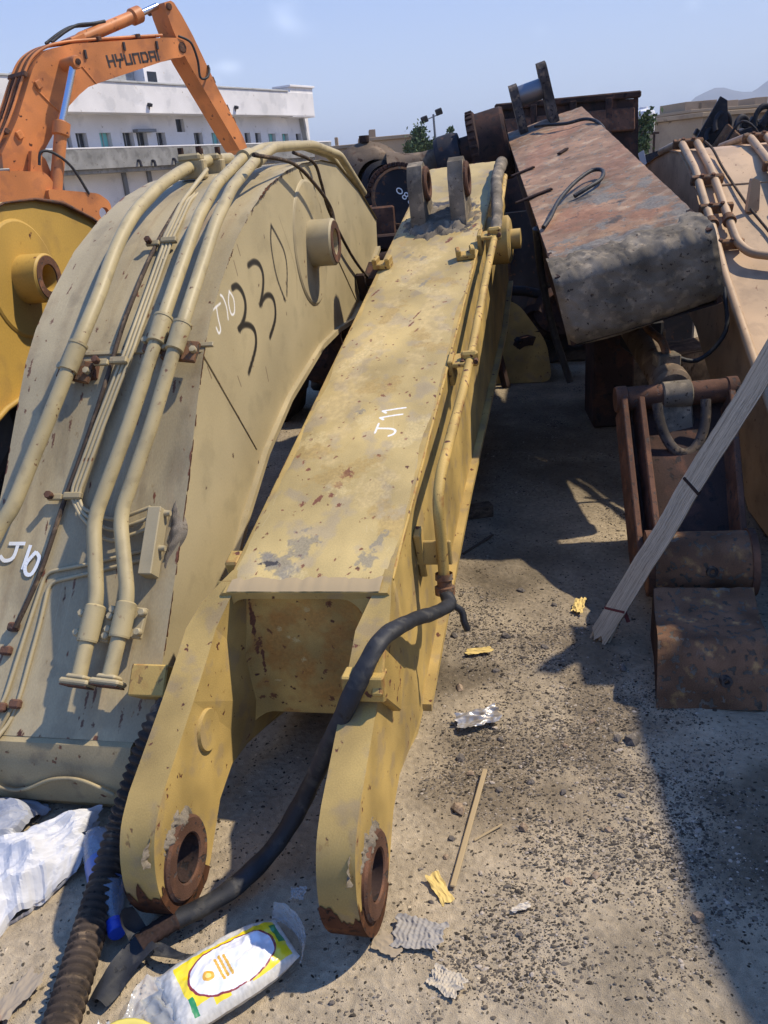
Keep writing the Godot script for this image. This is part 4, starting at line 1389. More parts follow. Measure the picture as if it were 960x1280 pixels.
	var pc := pts3([[-0.585, 0.60, -0.44], [-0.544, 0.708, -0.539], [-0.512, 0.750, -0.572], [-0.484, 0.853, -0.665], [-0.424, 1.032, -0.803], [-0.380, 1.180, -0.926], [-0.366, 1.289, -1.066], [-0.380, 1.398, -1.236], [-0.390, 1.484, -1.394], [-0.394, 1.535, -1.51], [-0.392, 1.618, -1.763], [-0.386, 1.668, -2.0], [-0.38, 1.70, -2.25], [-0.40, 1.71, -2.6]])
	for k in [[pa, 0.0215, 0.05], [pb, 0.0215, 0.05], [pc, 0.0235, 0.08]]:
		s = mb()
		tube(s, bent(k[0], k[2]), k[1], 16)
		part("pipe", s, M.khaki_chipped, r)
	var along := Vector3(0, 0.72, -0.69)
	for p in [pa, pb]:
		# clamp sleeve and end flange at the lower end
		s = mb()
		var a: Vector3 = p[1]
		var b: Vector3 = p[2]
		rod_at(s, a.lerp(b, 0.05), a.lerp(b, 0.95), [Vector2(0.022, 0), Vector2(0.028, 0), Vector2(0.029, 0.05), Vector2(0.029, 0.95), Vector2(0.022, 1)], 18)
		var sl := part("clamp_sleeve", s, M.khaki_chipped, r)
		s = mb()
		var d := (b - a).normalized()
		var nrm := Vector3(0, 0.69, 0.72)
		var side := d.cross(nrm).normalized()
		var bas := Basis(side, nrm, -d)
		box(s, a.lerp(b, 0.5) + nrm * -0.03, Vector3(0.10, 0.018, 0.088), bas, 0.003)
		part("clamp_foot", s, M.khaki, sl)
		for e in [[-0.045, -0.028], [-0.045, 0.028], [0.045, -0.028], [0.045, 0.028]]:
			s = mb()
			var c: Vector3 = a.lerp(b, 0.5) + bas * Vector3(e[0], -0.022, e[1])
			lathe(s, [Vector2(0.012, 0), Vector2(0.012, 0.016), Vector2(0.009, 0.02), Vector2(0, 0.02)], Transform3D(bas, c), 6)
			part("bolt", s, M.khaki, sl)
		s = mb()
		var e0: Vector3 = p[0]
		box(s, e0 - d * 0.008, Vector3(0.088, 0.058, 0.017), bas, 0.006)
		box(s, e0 + d * 0.006, Vector3(0.058, 0.05, 0.014), bas, 0.008)
		part("end_flange", s, M.khaki, r)
		s = mb()
		box(s, e0 - d * 0.0185, Vector3(0.08, 0.052, 0.004), bas, 0.002)
		part("flange_face", s, M.rust, r)
	# middle clamps
	for p in [[pa, 5, 6, 0.0], [pb, 5, 6, 0.0], [pc, 4, 5, 0.0], [pa, 10, 9, 1.0], [pb, 10, 9, 1.0]]:
		var a: Vector3 = p[0][p[1]]
		var b: Vector3 = p[0][p[2]]
		var d := (b - a).normalized()
		s = mb()
		rod_at(s, b - d * 0.11, b - d * 0.012, [Vector2(0.022, 0), Vector2(0.0285, 0.02), Vector2(0.029, 0.9), Vector2(0.031, 0.92), Vector2(0.031, 1.0), Vector2(0.022, 1)], 18)
		var sl := part("clamp_sleeve", s, M.khaki_chipped, r)
		if p[3] == 0.0:
			var nrm := Vector3(0, 0.66, 0.75)
			var bas := Basis(d.cross(nrm).normalized(), nrm, -d)
			s = mb()
			box(s, b - d * 0.09 - nrm * 0.035, Vector3(0.115, 0.02, 0.07), bas, 0.003)
			part("clamp_foot", s, M.rust_ochre, sl)
			for e in [-0.05, 0.05]:
				s = mb()
				lathe(s, [Vector2(0.011, 0), Vector2(0.011, 0.016), Vector2(0, 0.018)], Transform3D(bas, b - d * 0.09 + bas * Vector3(e, -0.026, 0)), 6)
				part("bolt", s, M.khaki, sl)
	s = mb()
	box(s, Vector3(-0.30, 1.125, -0.972), Vector3(0.22, 0.012, 0.014), Basis(Vector3.RIGHT, deg_to_rad(48)), 0.002)
	box(s, Vector3(-0.04, 1.135, -0.985), Vector3(0.16, 0.012, 0.016), Basis(Vector3.RIGHT, deg_to_rad(46)), 0.002)
	part("clamp_rail", s, M.khaki, r)
	s = mb()
	box(s, Vector3(-0.365, 1.075, -0.93), Vector3(0.05, 0.045, 0.06), Basis(Vector3.RIGHT, deg_to_rad(48)), 0.004)
	part("pipe_foot", s, M.rust, r)
	# top clamp of the outer pipe
	for z in [-2.08, -2.3]:
		s = mb()
		box(s, Vector3(-0.385, 1.665, z), Vector3(0.12, 0.075, 0.05), Basis(), 0.006)
		box(s, Vector3(-0.385, 1.712, z), Vector3(0.10, 0.03, 0.06), Basis(), 0.008)
		var o := part("pipe_clamp", s, M.khaki_dirty, r)
		for e in [-0.04, 0.04]:
			s = mb()
			rod_at(s, Vector3(-0.385 + e, 1.72, z), Vector3(-0.385 + e, 1.752, z), [Vector2(0.013, 0), Vector2(0.013, 1), Vector2(0, 1)], 6)
			part("bolt", s, M.rust_dark, o)
	# thin pipes in a bundle, turning into the port block
	var tp := [[-0.32, 1.625, -2.178], [-0.288, 1.545, -1.75], [-0.232, 1.42, -1.385], [-0.228, 1.125, -0.943], [-0.29, 0.935, -0.79], [-0.344, 0.756, -0.652], [-0.31, 0.712, -0.612], [-0.20, 0.665, -0.572], [-0.085, 0.70, -0.597]]
	for k in 3:
		var q := []
		for i in tp.size():
			var e := (k - 1) * 0.0135
			var p := Vector3(tp[i][0], tp[i][1], tp[i][2])
			if i < 6: p.x += e
			else: p += Vector3(0, 0.72, -0.66) * (e * (1.0 if i == 6 else 2.6))
			q.append(p + Vector3(0, 0.008, 0.006))
		s = mb()
		tube(s, bent(q, 0.035), 0.0062, 8)
		part("thin_pipe", s, M.khaki, r)
	s = mb()
	tube(s, bent(pts3([[-0.31, 1.66, -2.05], [-0.30, 1.545, -1.712], [-0.26, 1.43, -1.40], [-0.225, 1.37, -1.3]]), 0.05), 0.009, 8)
	part("thin_pipe", s, M.khaki, r)
	for k in [[-0.245, 1.418, -1.383], [-0.27, 1.10, -0.915], [-0.365, 0.748, -0.648]]:
		s = mb()
		var bas := Basis(Vector3.RIGHT, deg_to_rad(48))
		box(s, Vector3(k[0] + 0.02, k[1] + 0.014, k[2] + 0.01), Vector3(0.06, 0.02, 0.022), bas, 0.004)
		box(s, Vector3(k[0] - 0.045, k[1] + 0.008, k[2] + 0.004), Vector3(0.05, 0.014, 0.02), bas, 0.003)
		var o := part("pipe_clip", s, M.khaki_dirty, r)
		s = mb()
		lathe(s, [Vector2(0.012, 0), Vector2(0.012, 0.02), Vector2(0, 0.022)], Transform3D(bas, Vector3(k[0] - 0.055, k[1] + 0.014, k[2] + 0.01)), 6)
		part("bolt", s, M.rust, o)
	# black grease hose beside the bundle
	s = mb()
	tube(s, curve(pts3([[-0.308, 1.541, -1.712], [-0.280, 1.408, -1.36], [-0.278, 1.225, -1.06], [-0.294, 1.057, -0.882], [-0.318, 0.958, -0.806], [-0.35, 0.84, -0.712], [-0.380, 0.738, -0.632], [-0.412, 0.578, -0.488], [-0.455, 0.455, -0.372]]), 8), 0.0075, 8)
	part("grease_hose", s, M.dusty_rubber, r)
	# port block with a grey smear beside it
	s = mb()
	box(s, Vector3(-0.055, 0.655, -0.535), Vector3(0.042, 0.055, 0.205), Basis(Vector3.RIGHT, deg_to_rad(48)), 0.003)
	var pbk := part("port_block", s, M.khaki, r)
	for i in [1, 3]:
		s = mb()
		var c := Vector3(-0.034, 0.60 + 0.04 * i, -0.49 - 0.036 * i)
		rod_at(s, c, c + Vector3(0.018, 0, 0), [Vector2(0.011, 0), Vector2(0.009, 1), Vector2(0, 1)], 6)
		part("port_plug", s, M.khaki, pbk)
	var mn := FastNoiseLite.new()
	mn.seed = 4
	s = mb()
	grid(s, 10, 24, func(u, v):
		var f := lerpf(0.0, 1.0, v)
		var d := sin(u * PI) * sin(v * PI)
		return Vector3(lerpf(-0.035, 0.008 - 0.02 * sin(v * 9.0), u), lerpf(0.545, 0.772, f), lerpf(-0.488, -0.690, f)) + Vector3(0, 0.66, 0.75) * (-0.004 + 0.02 * d + 0.012 * d * mn.get_noise_2d(u * 300.0, v * 900.0)))
	part("mud_smear", s, M.mud, r)
	# small drain lines along the foot
	s = mb()
	tube(s, bent(pts3([[-0.43, 0.235, -0.15], [-0.410, 0.262, -0.20], [-0.400, 0.309, -0.246], [-0.388, 0.457, -0.393], [-0.384, 0.549, -0.478], [-0.26, 0.57, -0.497], [-0.088, 0.605, -0.525]]), 0.03), 0.006, 8)
	part("thin_pipe", s, M.khaki, r)
	s = mb()
	tube(s, bent(pts3([[-0.47, 0.26, -0.19], [-0.444, 0.300, -0.232], [-0.420, 0.473, -0.405], [-0.402, 0.572, -0.498], [-0.252, 0.595, -0.515], [-0.092, 0.625, -0.543]]), 0.03), 0.006, 8)
	part("thin_pipe", s, M.khaki, r)
	for k in [[-0.468, 0.452, -0.382], [-0.476, 0.40, -0.335], [-0.446, 0.29, -0.215], [-0.402, 0.298, -0.222]]:
		s = mb()
		box(s, Vector3(k[0], k[1], k[2]), Vector3(0.034, 0.022, 0.026), Basis(Vector3.RIGHT, deg_to_rad(44)), 0.005)
		part("pipe_clip", s, M.rust, r)
	s = mb()
	tube(s, curve(pts3([[-0.405, 0.30, -0.232], [-0.44, 0.225, -0.148], [-0.45, 0.13, -0.104], [-0.40, 0.095, -0.107], [-0.34, 0.105, -0.107], [-0.26, 0.14, -0.107], [-0.18, 0.145, -0.107], [-0.11, 0.115, -0.107], [-0.085, 0.10, -0.107]]), 6), 0.0055, 8)
	part("loose_line", s, M.khaki_dirty, r)
	# hoses over the side by the boss
	s = mb()
	tube(s, curve(pts3([[0.0, 1.70, -2.3], [0.022, 1.655, -2.55], [0.03, 1.561, -2.623], [0.03, 1.429, -2.726], [0.03, 1.176, -3.14], [0.03, 0.99, -3.565]]), 8), 0.008, 8)
	part("side_hose", s, M.dusty_rubber, r)
	s = mb()
	tube(s, curve(pts3([[0.0, 1.69, -1.75], [0.045, 1.655, -2.107], [0.06, 1.56, -2.394], [0.08, 1.45, -2.56], [0.09, 1.36, -2.54], [0.06, 1.28, -2.53]]), 8), 0.008, 8)
	part("side_hose", s, M.dusty_rubber, r)
	s = mb()
	box(s, Vector3(0.03, 0.96, -3.35), Vector3(0.05, 0.22, 0.03), Basis(Vector3.RIGHT, 0.5), 0.004)
	box(s, Vector3(0.03, 1.02, -3.62), Vector3(0.09, 0.05, 0.25), Basis(Vector3.RIGHT, 0.3), 0.004)
	part("side_bracket", s, M.rust_dark, r)
	# brushed mark on the top plate
	s = mb()
	var nrm := Vector3(0, 0.66, 0.75)
	var ey := Vector3(0, 0.75, -0.66)
	var o := Vector3(-0.525, 0.583, -0.520)
	var F := func(a: float, b: float) -> Vector3: return o + Vector3(a * 1.25 - 0.012, 0, 0) + ey * b * 1.3 + nrm * 0.006
	for ln in [[[-0.005, 0.052], [0.035, 0.052]], [[0.018, 0.052], [0.012, 0.018], [-0.008, 0.010], [-0.022, 0.02]], [[0.052, 0.046], [0.044, -0.008]], [[0.072, 0.03], [0.083, 0.015], [0.072, -0.02], [0.056, -0.02], [0.052, 0.002], [0.072, 0.03]]]:
		var q := PackedVector3Array()
		for p in smooth2(V2(ln), 4): q.append(F.call(p.x, p.y))
		ribbon(s, q, nrm, 0.0115)
	part("chalk_mark", s, M.white_paint, r)


# ---------------------------------------------------------------- other booms
func far_yellow_boom() -> void:
	var r := thing("excavator_boom", "deep yellow excavator boom beyond the khaki one, with a round bored boss", "excavator boom", yawed(Vector3(-2.007, 0, -1.929), 12.0), "scrapped booms and sticks")
	var top := V2([[0.3, 0.18], [0.8, 0.75], [1.15, 1.12], [1.4, 1.34], [1.7, 1.51], [2.06, 1.60], [2.31, 1.605], [2.54, 1.575], [2.79, 1.49], [3.01, 1.39], [3.6, 1.1], [4.2, 0.7]])
	var bot := V2([[4.1, 0.5], [3.4, 0.72], [2.8, 0.81], [2.23, 0.81], [1.95, 0.79], [1.7, 0.76], [1.3, 0.64], [0.9, 0.4], [0.4, 0.05]])
	var s := mb()
	prism(s, top + bot, -0.02, 0.0, BACKWARD())
	part("side_plate", s, M.deep_yellow, r)
	s = mb()
	prism(s, top + bot, -0.6, -0.58, BACKWARD())
	part("side_plate", s, M.deep_yellow, r)
	s = mb()
	sheet_along(s, top, -0.615, 0.02, 6, 0.003)
	part("top_plate", s, M.deep_yellow, r)
	s = mb()
	sheet_along(s, bot, -0.6, 0.03, 6)
	part("bottom_plate", s, M.deep_yellow, r)
	var e := PackedVector3Array()
	for p in top: e.append(Vector3(0.018, p.y, -p.x))
	bead(r, "edge_seam", e, 0.009, M.rust)
	e = PackedVector3Array()
	for p in bot: e.append(Vector3(0.028, p.y, -p.x))
	bead(r, "edge_seam", e, 0.014, M.deep_yellow)
	s = mb()
	rod_at(s, Vector3(-0.004, 1.265, -2.1), Vector3(0.01, 1.265, -2.1), [Vector2(0.27, 0), Vector2(0.265, 0.6), Vector2(0.255, 1), Vector2(0, 1)], 40)
	part("doubler_plate", s, M.deep_yellow, r)
	boss(r, "pivot_boss", Vector3(0, 1.265, -2.1), Vector3.RIGHT, 0.11, 0.06, 0.13, M.deep_yellow, M.rust)
	s = mb()
	tube(s, curve(pts3([[0.02, 1.5, -1.7], [0.03, 1.36, -1.75], [0.03, 1.26, -1.72], [0.03, 1.12, -1.62]])), 0.011, 8)
	part("side_hose", s, M.dusty_rubber, r)


func pink_boom() -> void:
	var r := thing("excavator_boom", "sunlit pinkish tan boom with two pairs of clamped pipes and an upright tab", "excavator boom", yawed(Vector3(1.60, 0, -2.9), 8.0), "scrapped booms and sticks")
	var top := V2([[-0.6, 0.10], [-0.2, 0.26], [0.0, 0.35], [0.43, 0.57], [0.66, 0.685], [1.21, 0.96], [1.52, 1.15], [1.9, 1.37], [2.15, 1.50], [2.35, 1.555], [2.6, 1.565], [3.0, 1.53], [4.0, 1.40], [4.8, 1.2]])
	var bot := V2([[4.7, 1.0], [4.0, 0.95], [3.2, 0.93], [2.5, 0.86], [2.1, 0.76], [1.72, 0.64], [1.3, 0.42], [0.9, 0.22], [0.54, 0.02], [-0.5, 0.0]])
	var s := mb()
	prism(s, top + bot, 0.0, 0.02, BACKWARD())
	part("side_plate", s, M.pink_tan, r)
	s = mb()
	prism(s, top + bot, 0.73, 0.75, BACKWARD())
	part("side_plate", s, M.pink_tan, r)
	s = mb()
	sheet_along(s, top, -0.012, 0.762, 8, 0.004, 8)
	part("top_plate", s, M.pink_tan, r)
	s = mb()
	sheet_along(s, bot, 0.0, 0.75, 4)
	part("bottom_plate", s, M.pink_tan, r)
	bead(r, "weld_seam", PackedVector3Array([Vector3(0.02, 1.375, -1.9), Vector3(0.38, 1.372, -1.9), Vector3(0.74, 1.375, -1.9)]), 0.005, M.pink_tan)
	# pipes: the inner one turns away across the plate
	var up := Vector3(0, 0.9, 0.45)
	var one := pts3([[0.02, 1.56, -3.0], [0.015, 1.61, -2.4], [0.008, 1.462, -1.983], [0.0, 1.353, -1.777], [-0.004, 1.197, -1.502], [-0.008, 1.005, -1.207], [-0.016, 0.834, -0.859], [-0.02, 0.706, -0.603], [-0.02, 0.42, -0.0]])
	var two := pts3([[0.10, 1.56, -3.0], [0.10, 1.61, -2.4], [0.09, 1.462, -1.983], [0.088, 1.353, -1.777], [0.085, 1.205, -1.502], [0.09, 1.12, -1.36], [0.13, 1.075, -1.285], [0.26, 1.055, -1.245], [0.6, 1.03, -1.20]])
	var three := pts3([[0.40, 1.56, -3.0], [0.40, 1.61, -2.4], [0.40, 1.48, -2.02], [0.40, 1.36, -1.79], [0.40, 1.205, -1.502], [0.40, 0.96, -1.1]])
	var four := pts3([[0.49, 1.56, -3.0], [0.49, 1.61, -2.4], [0.49, 1.48, -2.02], [0.49, 1.36, -1.79], [0.49, 1.205, -1.502], [0.49, 0.96, -1.1]])
	for k in [one, two, three, four]:
		s = mb()
		tube(s, bent(k, 0.07), 0.022, 12)
		part("pipe", s, M.pink_tan, r)
	for k in [[0.05, 1.60, -2.38], [0.05, 1.41, -1.88], [0.045, 1.275, -1.64], [0.04, 1.115, -1.39], [0.445, 1.60, -2.38], [0.445, 1.45, -1.96], [0.445, 1.28, -1.65]]:
		clamp_block(r, "pipe_clamp", Vector3(k[0], k[1], k[2]) - up * 0.002, Basis(Vector3.RIGHT, deg_to_rad(28)), Vector3(0.17, 0.05, 0.03), M.rust_ochre)
	for k in [[0.0, 1.20, -1.51], [0.085, 1.21, -1.51]]:
		s = mb()
		var d := Vector3(0, 0.47, -0.88)
		rod_at(s, Vector3(k[0], k[1], k[2]), Vector3(k[0], k[1], k[2]) + d * 0.05, [Vector2(0.022, 0), Vector2(0.034, 0), Vector2(0.034, 0.4), Vector2(0.029, 0.45), Vector2(0.029, 1), Vector2(0.022, 1)], 16)
		part("pipe_collar", s, M.rust_ochre, r)
	s = mb()
	prism(s, rounded(V2([[-0.035, -0.03], [0.035, -0.03], [0.028, 0.12], [-0.02, 0.14]]), 0.015), -0.012, 0.012, Transform3D(Basis(Vector3.UP, 0.3), Vector3(0.235, 1.27, -1.67)))
	part("upright_tab", s, M.pink_tan, r)
	s = mb()
	tube(s, curve(pts3([[0.14, 1.60, -2.35], [0.155, 1.555, -2.22], [0.17, 1.45, -2.02], [0.215, 1.28, -1.70], [0.27, 1.16, -1.5], [0.31, 1.06, -1.33], [0.36, 0.95, -1.1]])), 0.007, 8)
	part("cable", s, M.dusty_rubber, r)
	s = mb()
	prism(s, rounded(V2([[0.7, 0.64], [1.05, 0.84], [1.1, 0.95], [0.95, 1.02], [0.72, 0.80]]), 0.05), 0.30, 0.33, BACKWARD(), circle(Vector2(0.95, 0.9), 0.03, 12))
	part("ear_plate", s, M.pink_tan, r)


func outer_boom() -> void:
	var r := thing("excavator_boom", "tall khaki boom standing just past the edge of the picture, shading the rusty link", "excavator boom", yawed(Vector3(2.33, 0, -2.55), 10.5), "scrapped booms and sticks")
	var top := V2([[-2.0, 1.2], [-1.5, 1.95], [-1.0, 2.16], [-0.3, 2.22], [0.4, 2.2], [0.85, 2.05], [1.15, 1.7]])
	var bot := V2([[1.1, 0.7], [0.6, 0.25], [-0.2, 0.0], [-1.7, 0.0], [-2.0, 0.4]])
	var s := mb()
	prism(s, top + bot, 0.0, 0.02, BACKWARD())
	part("side_plate", s, M.khaki, r)
	s = mb()
	prism(s, top + bot, 0.58, 0.6, BACKWARD())
	part("side_plate", s, M.khaki, r)
	s = mb()
	sheet_along(s, top, -0.01, 0.61, 6, 0.003)
	part("top_plate", s, M.khaki_dirty, r)
	s = mb()
	sheet_along(s, bot, 0.0, 0.6, 4)
	part("bottom_plate", s, M.khaki_dirty, r)
	boss(r, "pivot_boss", Vector3(0.0, 1.5, 0.2), Vector3.LEFT, 0.11, 0.06, 0.12, M.khaki, M.rust)


# ---------------------------------------------------------------- the rusty stick with a mud caked end
func rusty_stick() -> void:
	var r := thing("excavator_stick", "rust red box stick with thick grey mud caked over its end", "excavator stick", yawed(Vector3(0.794, 1.136, -3.491), 7.0, 9.5, 14.0), "scrapped booms and sticks")
	var W := 0.62
	var L := 3.95
	var tw := 320
	var th := 2048
	var ims := paint({w = tw, h = th, seed = 801, base = Color8(138, 108, 84), base2 = Color8(156, 130, 104), rust = Color8(120, 110, 98), mott = 0.2, grain = 0.14, chip = 184.0, seamless = false, scale = 0.7})
	var P := func(u: float, w: float) -> Vector2: return Vector2(u / W * tw, (1.0 + w / L) * th)
	for k in [[0.2, -0.75, 90, 130, 1, Color8(142, 94, 68)], [0.45, -0.5, 70, 90, 2, Color8(132, 88, 64)], [0.3, -0.35, 130, 60, 3, Color8(158, 122, 90)], [0.5, -1.6, 60, 260, 4, Color8(136, 96, 74)], [0.15, -2.6, 60, 300, 5, Color8(156, 110, 84)], [0.4, -3.2, 120, 160, 6, Color8(150, 104, 80)]]:
		blot(ims, P.call(k[0], k[1]), k[2], k[3], k[5], 40 + k[4], 0.5, 0.2, 0.0, 0.6)
	for k in [[0.26, -1.15, 84, 100, 1], [0.36, -0.95, 60, 60, 2], [0.52, -0.6, 50, 70, 3], [0.12, -0.25, 50, 40, 4], [0.36, -0.22, 140, 46, 5], [0.58, -0.3, 46, 70, 6], [0.1, -0.42, 30, 26, 7], [0.28, -0.5, 20, 40, 8], [0.55, -1.0, 26, 60, 9], [0.1, -3.7, 90, 80, 10], [0.3, -3.75, 120, 50, 11]]:
		blot(ims, P.call(k[0], k[1]), k[2], k[3], Color8(112, 108, 100), 60 + k[4], 0.85, 0.3, 0.25, 0.5)
	for k in [[0.24, -1.1, 30, 40, 1], [0.3, -2.2, 12, 16, 2], [0.4, -0.8, 20, 12, 3], [0.2, -0.1, 90, 22, 5], [0.5, -0.1, 70, 22, 6], [0.33, -0.52, 18, 30, 7]]:
		blot(ims, P.call(k[0], k[1]), k[2], k[3], Color8(66, 60, 56), 80 + k[4], 0.75, 0.5, 0.15, 0.5)
	var nn := FastNoiseLite.new()
	nn.seed = 31
	nn.frequency = 1.0
	nn.fractal_octaves = 4
	var s := mb()
	grid(s, 36, 200, func(u, v):
		var w = -L * (1.0 - v)
		var lump := nn.get_noise_2d(u * 5.0, w * 8.0)
		var near := clampf((w + 0.5) / 0.5, 0.0, 1.0)
		return Vector3(u * W, 0.004 + lump * (0.006 + 0.018 * near) - 0.012 * near * near, w))
	part("top_plate", s, mat_of(ims, 0.0, 0.8, 0.5), r)
	# mud caked end, rounded over
	s = mb()
	grid(s, 60, 40, func(u, v):
		var fine := nn.get_noise_2d(u * 26.0, v * 22.0)
		var big := nn.get_noise_2d(u * 6.0, v * 5.0 + 9.0)
		var x := lerpf(-0.014, W + 0.014, u)
		var side := 1.0 - clampf(sin(u * PI) * 7.0, 0.0, 1.0)
		if v < 0.3:
			var t: float = v / 0.3
			return Vector3(x, 0.008 * minf(t * 5.0, 1.0) + (0.02 * absf(big) + 0.008 * fine) * minf(t * 3.0, 1.0) - 0.03 * pow(t, 7.0), lerpf(-0.24 + 0.14 * nn.get_noise_2d(u * 4.0, 2.0), 0.045, t))
		var q: float = (v - 0.3) / 0.7
		return Vector3(x, lerpf(-0.026, -0.315, q) - 0.014 * sin(u * 5.0) * q, 0.05 + 0.012 * sin(q * PI * 0.8) - 0.05 * pow(q, 6.0) + big * 0.006 + fine * 0.003 - 0.02 * side))
	part("mud_crust", s, M.mud, r)
	for k in [[-0.004, 0.018], [W - 0.018, W + 0.004]]:
		s = mb()
		prism(s, V2([[0.02, 0.0], [-L, 0.0], [-L, -0.3], [-3.2, -0.46], [-1.8, -0.48], [-0.5, -0.36], [0.02, -0.31]]), k[0], k[1], SIDE())
		part("side_plate", s, M.rust_dark, r)
	s = mb()
	grid(s, 8, 40, func(u, v):
		var w := lerpf(0.03, -L, v)
		var y := -0.31 - 0.17 * sin(clampf(-w / 3.95, 0.0, 1.0) * PI)
		return Vector3(u * W, y, w))
	part("bottom_plate", s, M.rust_dark, r)
	s = mb()
	box(s, Vector3(W * 0.5, -0.15, -L), Vector3(W, 0.3, 0.02))
	part("end_plate", s, M.rust_dark, r)
	# eye lugs and pin at the far end
	for k in [[0.10, 0.165, 0.34, "a"], [0.34, 0.41, 0.42, "b"]]:
		var h: float = k[2]
		s = mb()
		prism(s, rounded(V2([[-3.62, -0.01], [-3.68, h * 0.55], [-3.72, h], [-3.90, h * 1.02], [-3.94, h * 0.5], [-3.97, -0.01]]), 0.05), k[0], k[1], SIDE())
		part("eye_lug", s, M.grease, r)
	s = mb()
	pipe(s, Vector3(0.15, 0.25, -3.80), Vector3(0.36, 0.25, -3.80), 0.075, 18)
	part("pin", s, M.grey_steel, r)
	# scraps of hose and strap left on top
	s = mb()
	tube(s, curve(pts3([[0.02, 0.02, -0.72], [0.066, 0.03, -0.82], [0.11, 0.035, -0.98], [0.16, 0.04, -1.12], [0.26, 0.05, -1.30], [0.36, 0.05, -1.42], [0.41, 0.04, -1.38], [0.38, 0.03, -1.25], [0.30, 0.03, -1.16], [0.22, 0.02, -1.12]]), 6), 0.011, 8)
	part("hose_scrap", s, M.rubber, r)
	s = mb()
	tube(s, curve(pts3([[0.22, 0.04, -3.55], [0.30, 0.05, -3.35], [0.42, 0.04, -3.2], [0.56, 0.03, -3.15], [0.62, 0.0, -2.9], [0.63, -0.1, -2.6]]), 6), 0.012, 8)
	part("hose_scrap", s, M.rubber, r)
	for k in [[0.02, -2.2, 0.16, 0.3], [0.03, -1.45, 0.22, 0.25], [0.3, -2.4, 0.10, 0.9]]:
		s = mb()
		box(s, Vector3(k[0], 0.014, k[1]), Vector3(k[2], 0.012, 0.03), Basis(Vector3.UP, k[3]), 0.003)
		part("metal_strip", s, M.rust_dark, r)
	s = mb()
	tube(s, curve([Vector3(-0.01, -0.02, -0.9), Vector3(-0.04, -0.3, -1.0), Vector3(-0.05, -0.6, -1.0), Vector3(-0.03, -0.9, -0.9)], 8), 0.02, 8)
	part("hanging_hose", s, M.rubber, r)


